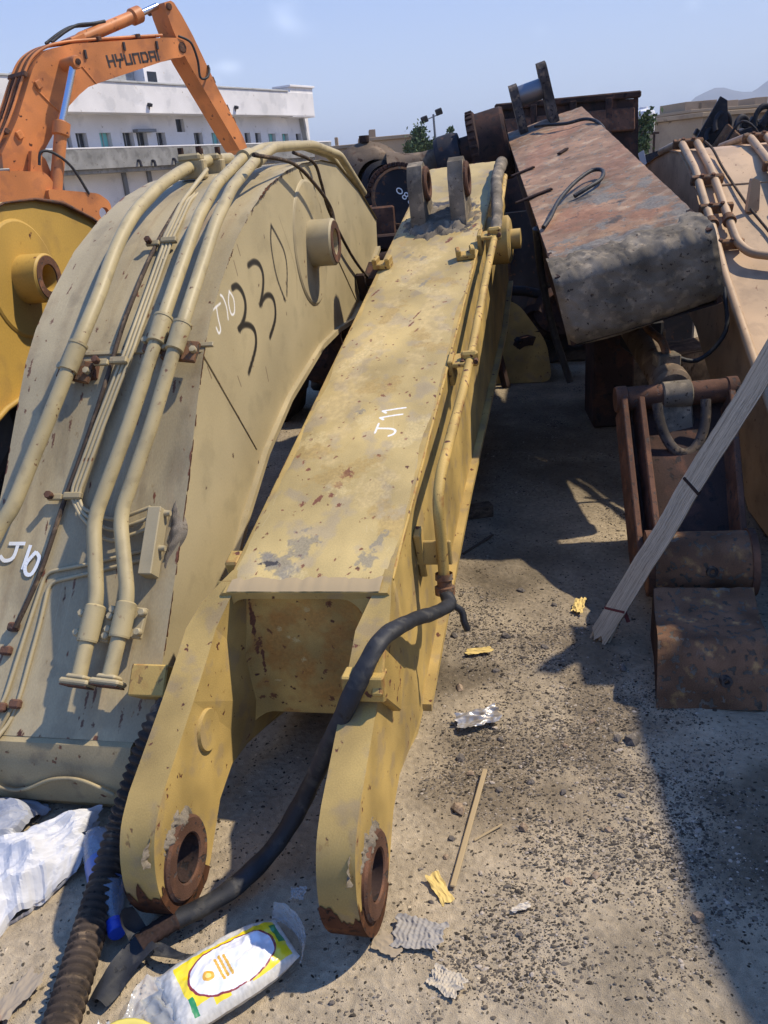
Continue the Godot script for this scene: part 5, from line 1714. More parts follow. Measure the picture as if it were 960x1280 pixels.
# ---------------------------------------------------------------- the rusty link behind the plank
func rusty_link() -> void:
	var r := thing("bucket_link", "rust brown bucket link with saddle block, cross tube and hoop, half in shade", "bucket link", Transform3D(Basis(), Vector3(0.80, 0, -2.1)))
	# in metres from the foot; x across, y up, -z away
	var s := mb()
	# profile as (depth along the block, height); the block leans a little and widens away
	var prof := V2([[0.0, 0.0], [-0.02, 0.07], [-0.055, 0.155], [-0.085, 0.196], [-0.13, 0.198], [-0.20, 0.186], [-0.27, 0.185], [-0.33, 0.2], [-0.37, 0.215], [-0.40, 0.15], [-0.41, 0.0]])
	var ln := FastNoiseLite.new()
	ln.seed = 23
	ln.frequency = 1.0
	var place := func(u: float, q: Vector2) -> Vector3: return Vector3(-0.014 + u * 0.317 - q.x * 0.29, q.y, 0.02 + 0.058 * u + q.x)
	grid(s, 20, 60, func(u, v):
		var m := prof.size() - 1
		var f: float = v * m
		var i := mini(int(f), m - 1)
		var q: Vector2 = prof[i].lerp(prof[i + 1], f - i)
		return place.call(u, q + Vector2(0.004 * ln.get_noise_2d(u * 6.0, v * 14.0), 0.006 * ln.get_noise_2d(u * 5.0, v * 10.0 + 7.0) + 0.002 * ln.get_noise_2d(u * 30.0, v * 50.0))))
	part("saddle_block", s, M.rust_ochre, r)
	for u in [0.0, 1.0]:
		s = mb()
		for i in range(prof.size() - 1):
			tri(s, place.call(u, Vector2(-0.2, 0.05)), place.call(u, prof[i]), place.call(u, prof[i + 1]), place.call(0.5, Vector2(-0.2, 0.05)))
		part("block_cheek", s, M.rust_dark, r)
	s = mb()
	rod_at(s, Vector3(0.135, 0.200, -0.56), Vector3(0.495, 0.212, -0.478), [Vector2(0.0, 0), Vector2(0.108, 0), Vector2(0.113, 0.03), Vector2(0.113, 0.97), Vector2(0.108, 1), Vector2(0, 1)], 28)
	var lt := part("lower_tube", s, M.rust_ochre, r)
	for k in [0.0, 0.93]:
		s = mb()
		var c0 := Vector3(0.135, 0.200, -0.56).lerp(Vector3(0.495, 0.212, -0.478), k)
		var c1 := Vector3(0.135, 0.200, -0.56).lerp(Vector3(0.495, 0.212, -0.478), k + 0.07)
		rod_at(s, c0, c1, [Vector2(0.10, 0), Vector2(0.121, 0.05), Vector2(0.121, 0.95), Vector2(0.10, 1)], 28)
		part("end_collar", s, M.rust, lt)
	for k in [[Vector3(0.315, 0.225, -0.405), 0.02], [Vector3(0.19, 0.085, 0.035), 0.018]]:
		s = mb()
		rod_at(s, k[0] - Vector3(0, 0, 0.03), k[0] + Vector3(0, 0.003, 0.008), [Vector2(k[1], 0), Vector2(k[1], 1), Vector2(k[1] * 0.5, 1), Vector2(k[1] * 0.4, 0.7), Vector2(0, 0.7)], 10)
		part("grease_nipple", s, M.grease, r)
	var a := Vector3(0.215, 0.625, -1.25)
	var b := Vector3(0.715, 0.640, -1.20)
	s = mb()
	rod_at(s, a, b, [Vector2(0, 0), Vector2(0.052, 0), Vector2(0.056, 0.02), Vector2(0.056, 0.09), Vector2(0.05, 0.10), Vector2(0.05, 0.9), Vector2(0.056, 0.91), Vector2(0.056, 0.99), Vector2(0, 1)], 20)
	part("cross_tube", s, M.rust, r)
	s = mb()
	rod_at(s, a.lerp(b, 0.38), a.lerp(b, 0.62), [Vector2(0.05, 0), Vector2(0.058, 0.05), Vector2(0.058, 0.95), Vector2(0.05, 1)], 20)
	part("eye_collar", s, M.mud, r)
	for k in [[Vector3(0.125, 0.14, -0.60), a + Vector3(0.022, -0.03, 0.02)], [Vector3(0.19, 0.17, -0.60), a + Vector3(0.09, -0.03, 0.03)], [Vector3(0.475, 0.20, -0.55), b - Vector3(0.05, 0.04, -0.02)]]:
		s = mb()
		beam(s, k[0], k[1], 0.024, 0.14, Vector3(0, 0.8, 0.6), 0.004)
		part("side_rail", s, M.rust, r)
	s = mb()
	for y in [0.0, -0.018]:
		quad(s, Vector3(0.15, 0.14 + y, -0.62), Vector3(0.47, 0.15 + y, -0.56), Vector3(0.68, 0.58 + y, -1.24), Vector3(0.26, 0.57 + y, -1.29), Vector3(0.4, -y * 200.0, 0))
	part("back_plate", s, M.rust_dark, r)
	s = mb()
	var hp := []
	for i in 13:
		var t := PI * i / 12.0
		hp.append(Vector3(0.452 - cos(t) * 0.10, 0.63 - sin(t) * 0.2, -1.13 + sin(t) * 0.08))
	tube(s, curve(hp, 3), 0.013, 8, null, 1.7)
	part("hoop", s, M.grease, r)
	s = mb()
	box(s, Vector3(0.455, 0.535, -1.19), Vector3(0.14, 0.14, 0.05), Basis(Vector3.RIGHT, -0.4), 0.01)
	part("clevis", s, M.mud, r)

	# cylinder that runs up beneath the rusty stick
	r = thing("hydraulic_cylinder", "tan hydraulic cylinder in the gap between the rusty link and mud caked stick", "hydraulic cylinder", Transform3D(Basis(), Vector3(1.30, 0.62, -3.45)))
	s = mb()
	var d := Vector3(0.12, 0.11, -1.0)
	rod_at(s, Vector3.ZERO, d, [Vector2(0, 0), Vector2(0.07, 0), Vector2(0.085, 0.02), Vector2(0.085, 0.1), Vector2(0.074, 0.11), Vector2(0.074, 1), Vector2(0, 1)], 22)
	part("barrel", s, M.dusty_iron, r)
	s = mb()
	box(s, d * 0.15 + Vector3(0, 0.08, 0), Vector3(0.10, 0.06, 0.09), Basis(), 0.006)
	part("port_flange", s, M.mud, r)
	s = mb()
	tube(s, bent([d * 0.15 + Vector3(0, 0.10, 0), d * 0.17 + Vector3(-0.005, 0.15, -0.03), d * 0.42 + Vector3(-0.02, 0.13, 0), d * 0.8 + Vector3(-0.02, 0.12, 0)], 0.04), 0.019, 10)
	part("port_pipe", s, M.rust_ochre, r)
	s = mb()
	tube(s, curve([d * 0.4 + Vector3(0.05, 0.03, 0), d * 0.4 + Vector3(0.2, -0.02, 0.02), d * 0.45 + Vector3(0.33, 0.1, 0.05), d * 0.5 + Vector3(0.34, 0.28, 0.0)], 6), 0.011, 8)
	part("hose", s, M.rubber, r)
	s = mb()
	box(s, d * 0.85 + Vector3(0.03, -0.02, 0), Vector3(0.14, 0.2, 0.3), Basis(), 0.02)
	part("rod_eye", s, M.black_scrap, r)

	# steel stand that carries the stick
	r = thing("steel_stand", "dark rusty box section stand propping up the mud caked stick", "steel stand", yawed(Vector3(1.50, 0, -5.1), 7.0))
	s = mb()
	box(s, Vector3(0, 0.42, 0), Vector3(0.24, 0.84, 0.4), Basis(), 0.01)
	part("post", s, M.rust_dark, r)
	s = mb()
	box(s, Vector3(-0.05, 0.86, -0.05), Vector3(0.5, 0.08, 0.5), Basis(Vector3.BACK, deg_to_rad(14)) * Basis(Vector3.RIGHT, deg_to_rad(9.5)), 0.01)
	part("cap_plate", s, M.rust_dark, r)

	# heavy old timbers on the ground
	for k in [["grey cracked timber baulk on the ground behind the tan hydraulic cylinder", Vector3(2.2, 0.15, -5.7), Vector3(1.05, 0.30, 0.34), -14.0], ["flat weathered timber baulk on the ground beneath the mud caked stick", Vector3(1.5, 0.11, -7.0), Vector3(1.9, 0.22, 0.5), 6.0]]:
		timber("timber_baulk", k[0], k[1], k[2], k[3], M.timber)

	# pedestal just past the picture's edge, on which the plank leans
	r = thing("steel_pedestal", "rusty steel pedestal that holds up the upper end of the grey plank", "pedestal", yawed(Vector3(1.60, 0, -2.56), 6.0))
	s = mb()
	box(s, Vector3(0, 0.56, 0), Vector3(0.24, 1.12, 0.26), Basis(), 0.01)
	part("post", s, M.rust_dark, r)
	s = mb()
	box(s, Vector3(0, 1.135, 0), Vector3(0.34, 0.03, 0.36), Basis(), 0.006)
	part("cap_plate", s, M.rust_dark, r)
	# plank leaning across
	var p0 := Vector3(0.732, 0.03, -2.494)
	var p1 := Vector3(1.52, 1.428, -2.544)
	var dir := (p1 - p0).normalized()
	var nrm := Vector3(0, 0.25, 1).cross(dir).normalized()
	var face := dir.cross(nrm).normalized()
	r = thing("plank", "long grey weathered plank leaning over the rusty link with a red strap scrap", "plank", Transform3D(Basis(nrm, dir, nrm.cross(dir)) * Basis(Vector3.UP, -0.45), p0))
	var len := p0.distance_to(p1)
	s = mb()
	var nn := FastNoiseLite.new()
	nn.seed = 6
	nn.frequency = 1.0
	var sec := V2([[-0.034, -0.021], [0.034, -0.021], [0.034, 0.021], [-0.034, 0.021]])
	for i in 4:
		var e0: Vector2 = sec[i]
		var e1: Vector2 = sec[(i + 1) % 4]
		grid(s, 5, 70, func(u, v):
			var p := e0.lerp(e1, u)
			var y: float = v * len
			# broken, splintered foot
			if v < 0.014: y += 0.07 * nn.get_noise_2d(p.x * 60.0, p.y * 60.0) + p.x * 0.8 + (0.05 if p.y > 0.0 else -0.02)
			return Vector3(p.x + 0.006 * nn.get_noise_2d(y * 2.0, 3.0) + 0.0015 * nn.get_noise_2d(y * 22.0, p.y * 40.0), y, p.y + 0.005 * nn.get_noise_2d(y * 1.6, 9.0) + 0.0012 * nn.get_noise_2d(y * 26.0, p.x * 50.0)))
	part("board", s, M.wood, r)
	s = mb()
	for i in 7:
		var x := -0.03 + 0.010 * i
		beam(s, Vector3(x, 0.07, 0.0), Vector3(x - 0.01, -0.03 + 0.05 * nn.get_noise_1d(i * 3.1), 0.004), 0.009, 0.018, Vector3.BACK, 0.003)
	part("splinter", s, M.wood, r)
	s = mb()
	box(s, Vector3(0, 0.10, 0), Vector3(0.074, 0.014, 0.047), Basis(Vector3.BACK, -0.35), 0.003)
	box(s, Vector3(-0.04, 0.095, 0.012), Vector3(0.05, 0.014, 0.004), Basis(Vector3.BACK, 0.7), 0.002)
	part("red_strap", s, plain(Color8(96, 40, 36), 0.8), r)
	s = mb()
	box(s, Vector3(0, 0.60, 0), Vector3(0.075, 0.012, 0.048), Basis(Vector3.BACK, 0.35), 0.003)
	box(s, Vector3(0.01, 0.57, 0.024), Vector3(0.012, 0.11, 0.004), Basis(Vector3.BACK, -0.15), 0.002)
	part("rusty_wire", s, M.rust_dark, r)
	s = mb()
	for y in [0.68, 0.92]:
		box(s, Vector3(0.012, y, 0.0225), Vector3(0.01, 0.018, 0.003), Basis(Vector3.BACK, 0.3), 0.001)
	part("nail_hole", s, M.black_scrap, r)


func timber(called: String, label: String, at: Vector3, size: Vector3, turn: float, m: Material) -> Node3D:
	var r := thing(called, label, "timber", yawed(at, turn))
	var nn := FastNoiseLite.new()
	nn.seed = int(size.x * 1000)
	nn.frequency = 1.0
	var s := mb()
	var loop := rounded(V2([[-size.z * 0.5, -size.y * 0.5], [size.z * 0.5, -size.y * 0.5], [size.z * 0.5, size.y * 0.5], [-size.z * 0.5, size.y * 0.5]]), minf(size.y, size.z) * 0.12, 3)
	grid(s, loop.size(), 24, func(u, v):
		var p: Vector2 = loop[int(round(u * loop.size())) % loop.size()]
		var e := nn.get_noise_2d(p.x * 9.0 + p.y * 7.0, v * 4.0) * minf(size.y, size.z) * 0.06
		return Vector3((v - 0.5) * size.x, p.y + e, p.x + e))
	for sx in [-0.5, 0.5]:
		s.set_smooth_group(FLAT)
		for i in loop.size():
			tri(s, Vector3(sx * size.x, 0, 0), Vector3(sx * size.x, loop[i].y, loop[i].x), Vector3(sx * size.x, loop[(i + 1) % loop.size()].y, loop[(i + 1) % loop.size()].x), Vector3.ZERO, Vector2(0.1, 0.1), Vector2(0.2, 0.11), Vector2(0.2, 0.12))
	part("baulk", s, m, r)
	return r


# ---------------------------------------------------------------- the orange excavator behind
func orange_excavator() -> void:
	var b := Basis(Vector3(0.643, 0, -0.766), Vector3.UP, Vector3(0.766, 0, 0.643))
	var r := thing("excavator", "orange excavator with raised boom, arm hanging down and dark lettering on the boom", "excavator", Transform3D(b, Vector3(-3.862, 0, -15.85)))
	var F := Transform3D.IDENTITY
	var s := mb()
	prism(s, V2([[-2.45, 1.95], [-2.4, 2.3], [-2.2, 2.54], [-2.01, 2.78], [-1.82, 3.08], [-1.65, 3.35], [-1.55, 3.50], [-1.44, 3.62], [-1.30, 3.72], [-1.15, 3.79], [-0.77, 3.87], [1.12, 4.06], [1.40, 4.07], [1.55, 4.03], [1.60, 3.93], [1.55, 3.80], [1.43, 3.76], [1.23, 3.74], [-0.38, 3.32], [-0.62, 3.25], [-0.81, 3.14], [-1.05, 2.97], [-1.27, 2.75], [-1.87, 2.10], [-1.95, 1.95]]), -0.52, 0.0, F)
	var boom := part("boom", s, M.orange, r)
	bead(r, "weld_seam", PackedVector3Array([Vector3(-1.62, 3.25, 0.002), Vector3(-1.38, 3.0, 0.002), Vector3(-1.18, 2.84, 0.002)]), 0.012, M.orange)
	bead(r, "weld_seam", PackedVector3Array([Vector3(-0.75, 3.65, 0.002), Vector3(-0.58, 3.45, 0.002), Vector3(-0.45, 3.30, 0.002)]), 0.012, M.orange)
	# lettering on the boom
	var A := Vector2(-0.13, 3.565)
	var ex := (Vector2(1.02, 3.72) - A).normalized()
	var ey := ex.orthogonal() * -1.0
	if ey.y < 0.0: ey = -ey
	var glyphs := [
		[[0, 0, 0, 1], [1, 0, 1, 1], [0, 0.5, 1, 0.5]],
		[[0, 1, 0, 0.5], [0, 0.5, 1, 0.5], [1, 1, 1, 0.5], [0.6, 0.5, 0.25, -0.12]],
		[[0, 0.85, 0, 0], [0, 0, 1, 0], [1, 0, 1, 0.85]],
		[[0, 0, 0, 0.85], [0, 0.85, 1, 0.85], [1, 0.85, 1, 0]],
		[[0, 0, 0, 0.85], [0, 0.85, 0.8, 0.85], [0.8, 0.85, 1, 0.65], [1, 0.65, 1, 0.2], [1, 0.2, 0.8, 0], [0.8, 0, 0, 0]],
		[[0, 0, 0, 0.85], [0, 0.85, 1, 0.85], [1, 0.85, 1, 0], [0, 0.35, 1, 0.35]],
		[[0, 0, 0, 0.85]]]
	var x := 0.0
	for g in glyphs:
		s = mb()
		var gw := 0.12
		for l in g:
			var p = A + ex * (x + l[0] * gw) + ey * (l[1] * 0.155)
			var q = A + ex * (x + l[2] * gw) + ey * (l[3] * 0.155)
			var d = (q - p).normalized() * 0.017
			beam(s, Vector3(p.x - d.x, p.y - d.y, 0.002), Vector3(q.x + d.x, q.y + d.y, 0.002), 0.006, 0.036, Vector3.BACK.cross(Vector3(d.x, d.y, 0)).normalized(), 0.001)
		part("letter", s, M.lettering, boom)
		x += 0.178
	# pipes along the boom's back
	for k in 5:
		var z = -0.46 + 0.095 * k
		s = mb()
		tube(s, bent([Vector3(-2.5, 2.3, z), Vector3(-2.09, 2.79, z), Vector3(-1.72, 3.37, z), Vector3(-1.49, 3.67, z), Vector3(-1.17, 3.84, z), Vector3(-0.77, 3.92, z), Vector3(0.2, 4.02, z), Vector3(1.15, 4.11, z)], 0.3), 0.023, 8)
		part("pipe", s, M.orange if k % 2 == 0 else M.rust, r)
	for k in [[-1.68, 3.42, 1.0], [-0.2, 3.98, 0.1], [0.6, 4.06, 0.1], [-2.2, 2.62, 0.95]]:
		s = mb()
		box(s, Vector3(k[0], k[1], -0.27), Vector3(0.08, 0.07, 0.5), Basis(Vector3.BACK, k[2]), 0.01)
		part("pipe_clamp", s, M.rust, r)
	for k in [[0.23, 3.88], [0.93, 3.93], [-0.56, 3.73]]:
		s = mb()
		box(s, Vector3(k[0], k[1], 0.012), Vector3(0.04, 0.13, 0.03), Basis(), 0.004)
		part("side_clip", s, M.lettering, r)
	for k in [[-1.53, 3.27], [-2.04, 2.56]]:
		s = mb()
		box(s, Vector3(k[0], k[1], 0.02), Vector3(0.10, 0.12, 0.05), Basis(Vector3.BACK, 0.4), 0.01)
		part("side_clip", s, M.orange, r)
	# arm
	s = mb()
	prism(s, V2([[1.45, 4.66], [1.30, 4.62], [1.33, 4.42], [1.40, 4.2], [1.49, 3.99], [1.62, 3.72], [2.61, 2.19], [2.75, 2.12], [2.83, 2.2], [2.76, 2.4], [2.26, 3.29], [1.84, 4.14], [1.66, 4.44], [1.52, 4.63]]), -0.48, -0.06, F)
	part("arm", s, M.orange, r)
	for k in [[Vector3(1.50, 3.92, 0.02), 0.09], [Vector3(1.38, 4.56, -0.02), 0.06]]:
		s = mb()
		rod_at(s, k[0] - Vector3(0, 0, 0.6), k[0], [Vector2(0, 0), Vector2(k[1], 0), Vector2(k[1], 0.97), Vector2(k[1] * 0.8, 1), Vector2(0, 1)], 18)
		part("pivot_pin", s, M.rust, r)
	s = mb()
	tube(s, curve([Vector3(1.45, 4.1, 0.0), Vector3(1.66, 4.0, 0.06), Vector3(1.78, 3.73, 0.04), Vector3(1.82, 3.45, 0.0), Vector3(1.97, 3.45, 0.02), Vector3(2.08, 3.58, -0.02), Vector3(2.10, 3.66, -0.06)], 6), 0.022, 8)
	part("hose", s, M.rubber, r)
	for k in [[2.22, 3.42], [2.48, 2.94], [2.60, 2.72]]:
		s = mb()
		box(s, Vector3(k[0], k[1], -0.2), Vector3(0.09, 0.12, 0.2), Basis(Vector3.BACK, 0.4), 0.01)
		part("pipe_clamp", s, M.rust, r)
	# arm cylinder on top
	var c0 := Vector3(-0.45, 3.98, -0.28)
	var c1 := Vector3(0.90, 4.45, -0.28)
	var c2 := Vector3(1.30, 4.60, -0.28)
	s = mb()
	rod_at(s, c0, c1, [Vector2(0, 0), Vector2(0.085, 0), Vector2(0.10, 0.05), Vector2(0.10, 0.86), Vector2(0.135, 0.87), Vector2(0.135, 0.99), Vector2(0.05, 1), Vector2(0, 1)], 20)
	part("arm_cylinder", s, M.orange, r)
	s = mb()
	pipe(s, c1, c2, 0.055)
	part("cylinder_rod", s, M.chrome, r)
	s = mb()
	box(s, c0 + Vector3(-0.08, -0.04, 0), Vector3(0.3, 0.18, 0.34), Basis(Vector3.BACK, 0.34), 0.02)
	part("cylinder_bracket", s, M.orange, r)
	for z in [-0.12, -0.3]:
		s = mb()
		tube(s, curve([Vector3(-1.05, 3.9, z), Vector3(-0.75, 4.07, z), Vector3(-0.5, 4.17, z), Vector3(-0.25, 4.2, z + 0.05), Vector3(0.0, 4.25, z + 0.04)], 6), 0.025, 8)
		part("hose", s, M.rubber, r)
	# boom cylinder in front of the boom
	var d0 := Vector3(-1.78, 1.70, 0.25)
	var d1 := Vector3(-1.40, 2.73, 0.25)
	var d2 := Vector3(-1.0, 3.52, 0.25)
	s = mb()
	rod_at(s, d0, d1, [Vector2(0, 0), Vector2(0.1, 0), Vector2(0.1, 0.78), Vector2(0.135, 0.8), Vector2(0.135, 0.97), Vector2(0.06, 1), Vector2(0, 1)], 20)
	part("boom_cylinder", s, M.orange, r)
	s = mb()
	pipe(s, d1, d2, 0.058)
	part("cylinder_rod", s, M.chrome, r)
	s = mb()
	rod_at(s, Vector3(-0.98, 3.56, -0.02), Vector3(-0.98, 3.56, 0.38), [Vector2(0, 0), Vector2(0.10, 0), Vector2(0.10, 0.9), Vector2(0.085, 1), Vector2(0.045, 1), Vector2(0, 0.98)], 20)
	part("rod_eye", s, M.orange, r)
	s = mb()
	rod_at(s, Vector3(-0.98, 3.56, 0.36), Vector3(-0.98, 3.56, 0.395), [Vector2(0.05, 0), Vector2(0.045, 1), Vector2(0, 1)], 14)
	part("pivot_pin", s, M.rust_dark, r)
	s = mb()
	tube(s, curve([Vector3(-1.99, 2.1, 0.3), Vector3(-1.93, 2.28, 0.32), Vector3(-1.75, 2.27, 0.35), Vector3(-1.5, 2.05, 0.4), Vector3(-1.28, 1.62, 0.4)], 8), 0.022, 8)
	part("hose", s, M.rubber, r)
	# house, bracket and running gear
	s = mb()
	prism(s, rounded(V2([[-4.6, 0.95], [-1.7, 0.95], [-1.75, 1.70], [-1.90, 2.0], [-2.61, 2.05], [-4.6, 2.08]]), 0.12), -2.2, 0.3, F)
	part("engine_house", s, M.orange, r)
	s = mb()
	prism(s, rounded(V2([[-2.1, 1.9], [-1.65, 1.7], [-1.75, 2.2], [-1.95, 2.35]]), 0.06), 0.02, 0.12, F)
	part("boom_bracket", s, M.orange, r)
	s = mb()
	prism(s, rounded(V2([[-2.0, 0.9], [-1.04, 1.1], [-0.90, 1.35], [-0.92, 1.48], [-1.1, 1.62], [-1.8, 1.72], [-2.0, 1.75]]), 0.08), 0.3, 0.4, F, circle(Vector2(-1.06, 1.30), 0.10, 18))
	part("front_plate", s, M.orange, r)
	s = mb()
	box(s, Vector3(-2.7, 2.07, -0.2), Vector3(0.7, 0.04, 0.5), Basis(), 0.01)
	part("hatch", s, M.grey_steel, r)
	for z in [-2.1, 0.1]:
		s = mb()
		prism(s, rounded(V2([[-4.6, 0.0], [-0.2, 0.0], [-0.2, 0.8], [-4.6, 0.8]]), 0.4, 6), z - 0.25, z + 0.25, F)
		part("track", s, M.black_scrap, r)
	s = mb()
	box(s, Vector3(-2.4, 0.7, -1.0), Vector3(2.2, 0.5, 1.8), Basis(), 0.05)
	part("undercarriage", s, M.black_scrap, r)


# ---------------------------------------------------------------- scrap beyond the near booms
func back_scrap() -> void:
	# axle with its round differential housing and a brake drum
	var c := Vector3(0.12, 1.50, -7.05)
	var e := Vector3(1.10, 1.70, -6.85)
	var ax := (e - c).normalized()
	var r := thing("axle", "dusty brown truck axle with round differential housing and ribbed brake drum", "axle", Transform3D(Basis(), c))
	var s := mb()
	var hub := Vector3(0.3, 0.05, 1.0).normalized()
	var xf := Transform3D(Basis(Quaternion(Vector3.UP, hub)), Vector3(0, 0, -0.1))
	lathe(s, [Vector2(0, -0.25), Vector2(0.20, -0.22), Vector2(0.29, -0.1), Vector2(0.32, 0.0), Vector2(0.31, 0.06), Vector2(0.27, 0.10), Vector2(0.24, 0.17), Vector2(0.19, 0.2), Vector2(0.17, 0.2)], xf, 32, true)
	part("differential_housing", s, M.dusty_iron, r)
	s = mb()
	lathe(s, [Vector2(0.19, 0.17), Vector2(0.19, 0.23), Vector2(0.155, 0.25), Vector2(0.145, 0.2), Vector2(0.10, 0.2), Vector2(0.10, 0.27), Vector2(0.07, 0.28), Vector2(0.06, 0.24), Vector2(0, 0.24)], Transform3D(xf.basis, Vector3(0.05, -0.03, -0.1)), 28)
	part("pinion_flange", s, M.black_scrap, r)
	s = mb()
	lathe(s, [Vector2(0.14, 0.235), Vector2(0.135, 0.25), Vector2(0.105, 0.25), Vector2(0.10, 0.22)], Transform3D(xf.basis, Vector3(0.05, -0.03, -0.1)), 28)
	part("seal_ring", s, M.rust, r)
	s = mb()
	rod_at(s, ax * 0.2, ax * 0.72, [Vector2(0.2, 0), Vector2(0.14, 0.25), Vector2(0.115, 0.5), Vector2(0.11, 1), Vector2(0, 1)], 20)
	part("axle_tube", s, M.dusty_iron, r)
	s = mb()
	rod_at(s, ax * -0.2, ax * -0.8 + Vector3(0, -0.05, 0), [Vector2(0.2, 0), Vector2(0.15, 0.3), Vector2(0.12, 0.6), Vector2(0.11, 1), Vector2(0, 1)], 20)
	part("axle_tube", s, M.dusty_iron, r)
	s = mb()
	rod_at(s, ax * 0.56, ax * 0.76, [Vector2(0.1, 0), Vector2(0.17, 0.03), Vector2(0.185, 0.2), Vector2(0.185, 0.75), Vector2(0.17, 0.97), Vector2(0.1, 1)], 26)
	part("hub_flange", s, M.black_scrap, r)
	s = mb()
	rod_at(s, ax * 0.76, ax * 0.86, [Vector2(0.13, 0), Vector2(0.13, 1)], 22)
	part("spindle", s, M.rust_dark, r)
	s = mb()
	rod_at(s, ax * 0.84, ax * 1.12, [Vector2(0, 0), Vector2(0.265, 0), Vector2(0.28, 0.06), Vector2(0.28, 0.22), Vector2(0.26, 0.26), Vector2(0.26, 0.92), Vector2(0.25, 1), Vector2(0.18, 1), Vector2(0.17, 0.8), Vector2(0, 0.8)], 36)
	var drum := part("brake_drum", s, M.rust_dark, r)
	for i in 30:
		var a := TAU * i / 30.0
		s = mb()
		var q := Basis(Quaternion(Vector3.UP, ax))
		box(s, ax * 0.87 + q * Vector3(cos(a) * 0.281, 0, sin(a) * 0.281), Vector3(0.02, 0.05, 0.02), q * Basis(Vector3.UP, -a), 0.003)
		part("stud", s, M.rust_dark, drum)
	s = mb()
	rod_at(s, Vector3(-0.02, 0.31, -0.06), Vector3(-0.02, 0.36, -0.06), [Vector2(0.04, 0), Vector2(0.04, 1), Vector2(0, 1)], 8)
	part("breather", s, M.rust_dark, r)

	# round gear cover with a chalked number
	r = thing("gear_cover", "dark round gear cover chalked 088 with a yellowish worn rim", "gear cover", yawed(Vector3(0.30, 1.42, -6.05), -6.0, -6.0))
	s = mb()
	lathe(s, [Vector2(0, 0.0), Vector2(0.185, 0.0), Vector2(0.19, -0.02), Vector2(0.19, -0.1), Vector2(0, -0.1)], Transform3D(Basis(Vector3.RIGHT, PI * 0.5), Vector3.ZERO), 36)
	part("cover", s, M.black_scrap, r)
	s = mb()
	lathe(s, [Vector2(0.176, 0.001), Vector2(0.178, 0.006), Vector2(0.193, 0.004), Vector2(0.193, -0.05)], Transform3D(Basis(Vector3.RIGHT, PI * 0.5), Vector3.ZERO), 36)
	part("rim", s, M.rust_ochre, r)
	s = mb()
	for k in 3:
		var o := Vector2(0.01 + 0.026 * k, 0.035 - 0.045 * k).rotated(0.3)
		for ring in ([[0.0, 0.016, 0.022]] if k == 0 else [[0.011, 0.0115, 0.014], [-0.011, 0.0115, 0.014]]):
			var q := PackedVector3Array()
			for i in 13:
				var a := TAU * i / 12.0
				var p: Vector2 = Vector2(cos(a) * ring[2], ring[0] + sin(a) * ring[1]).rotated(-0.75) + o
				q.append(Vector3(p.x, p.y, 0.0))
			ribbon(s, q, Vector3.BACK, 0.007)
	part("chalk_mark", s, M.white_paint, r)
	for i in 20:
		var a := PI * 0.05 + PI * 0.9 * i / 19.0
		s = mb()
		box(s, Vector3(cos(a) * 0.215, sin(a) * 0.215, -0.08), Vector3(0.03, 0.03, 0.06), Basis(Vector3.BACK, a), 0.004)
		part("tooth", s, M.rust_dark, r)

	# rusty machine frame of plates and box sections under it
	r = thing("rusty_press", "rust red press of stacked box sections between the khaki boom and yellow stick", "machine", yawed(Vector3(0.05, 0, -6.15), 4.0))
	for k in [[Vector3(0.02, 1.26, 0.0), Vector3(0.36, 0.22, 0.3), "upper_block"], [Vector3(0.12, 1.14, 0.05), Vector3(0.75, 0.10, 0.4), "cross_plate"], [Vector3(0.2, 1.0, 0.1), Vector3(0.66, 0.15, 0.3), "cross_beam"], [Vector3(0.15, 0.82, 0.12), Vector3(0.9, 0.15, 0.2), "cross_beam"], [Vector3(-0.2, 0.4, -0.05), Vector3(0.16, 0.8, 0.2), "leg"], [Vector3(0.5, 0.4, -0.05), Vector3(0.16, 0.8, 0.2), "leg"], [Vector3(0.1, 0.6, -0.5), Vector3(0.9, 1.1, 0.5), "rear_box"], [Vector3(0.1, 1.2, -0.75), Vector3(0.5, 0.18, 0.5), "axle_rest"]]:
		s = mb()
		box(s, k[0], k[1], Basis(Vector3.UP, 0.1), 0.012)
		part(k[2], s, M.rust_dark if k[2] != "upper_block" else M.rust, r)
	s = mb()
	pipe(s, Vector3(-0.35, 0.97, 0.3), Vector3(0.55, 1.05, 0.22), 0.07)
	part("roller", s, M.rust_dark, r)

	# bucket
	r = thing("digger_bucket", "dark rust red digger bucket standing behind the mud caked stick", "digger bucket", yawed(Vector3(2.1, 1.05, -8.9), 6.0))
	var prof := V2([[0.0, 0.0], [0.15, -0.35], [0.5, -0.5], [0.95, -0.4], [1.0, 0.1], [0.9, 0.6], [0.7, 1.0]])
	s = mb()
	prism(s, V2([[-0.3, 0.98], [0.1, 0.9], [0.6, 1.0], [0.9, 0.55], [0.9, -0.2], [0.4, -0.9], [-0.2, -0.7], [-0.45, 0.0]]), -0.66, -0.62, BACKWARD())
	part("side_plate", s, M.rust_dark, r)
	s = mb()
	prism(s, V2([[-0.3, 0.98], [0.1, 0.9], [0.6, 1.0], [0.9, 0.55], [0.9, -0.2], [0.4, -0.9], [-0.2, -0.7], [-0.45, 0.0]]), 0.62, 0.66, BACKWARD())
	part("side_plate", s, M.rust_dark, r)
	s = mb()
	var shell := V2([[-0.3, 0.98], [-0.38, 0.55], [-0.45, 0.0], [-0.2, -0.7], [0.4, -0.9], [0.9, -0.2], [0.9, 0.55], [0.6, 1.0]])
	sheet_along(s, shell, -0.64, 0.64, 10, 0.02, 5)
	part("shell", s, M.rust_dark, r)
	s = mb()
	for x in [-0.32, 0.05, 0.38]:
		beam(s, Vector3(x, 1.0, 0.34), Vector3(x, 0.1, 0.47), 0.06, 0.03)
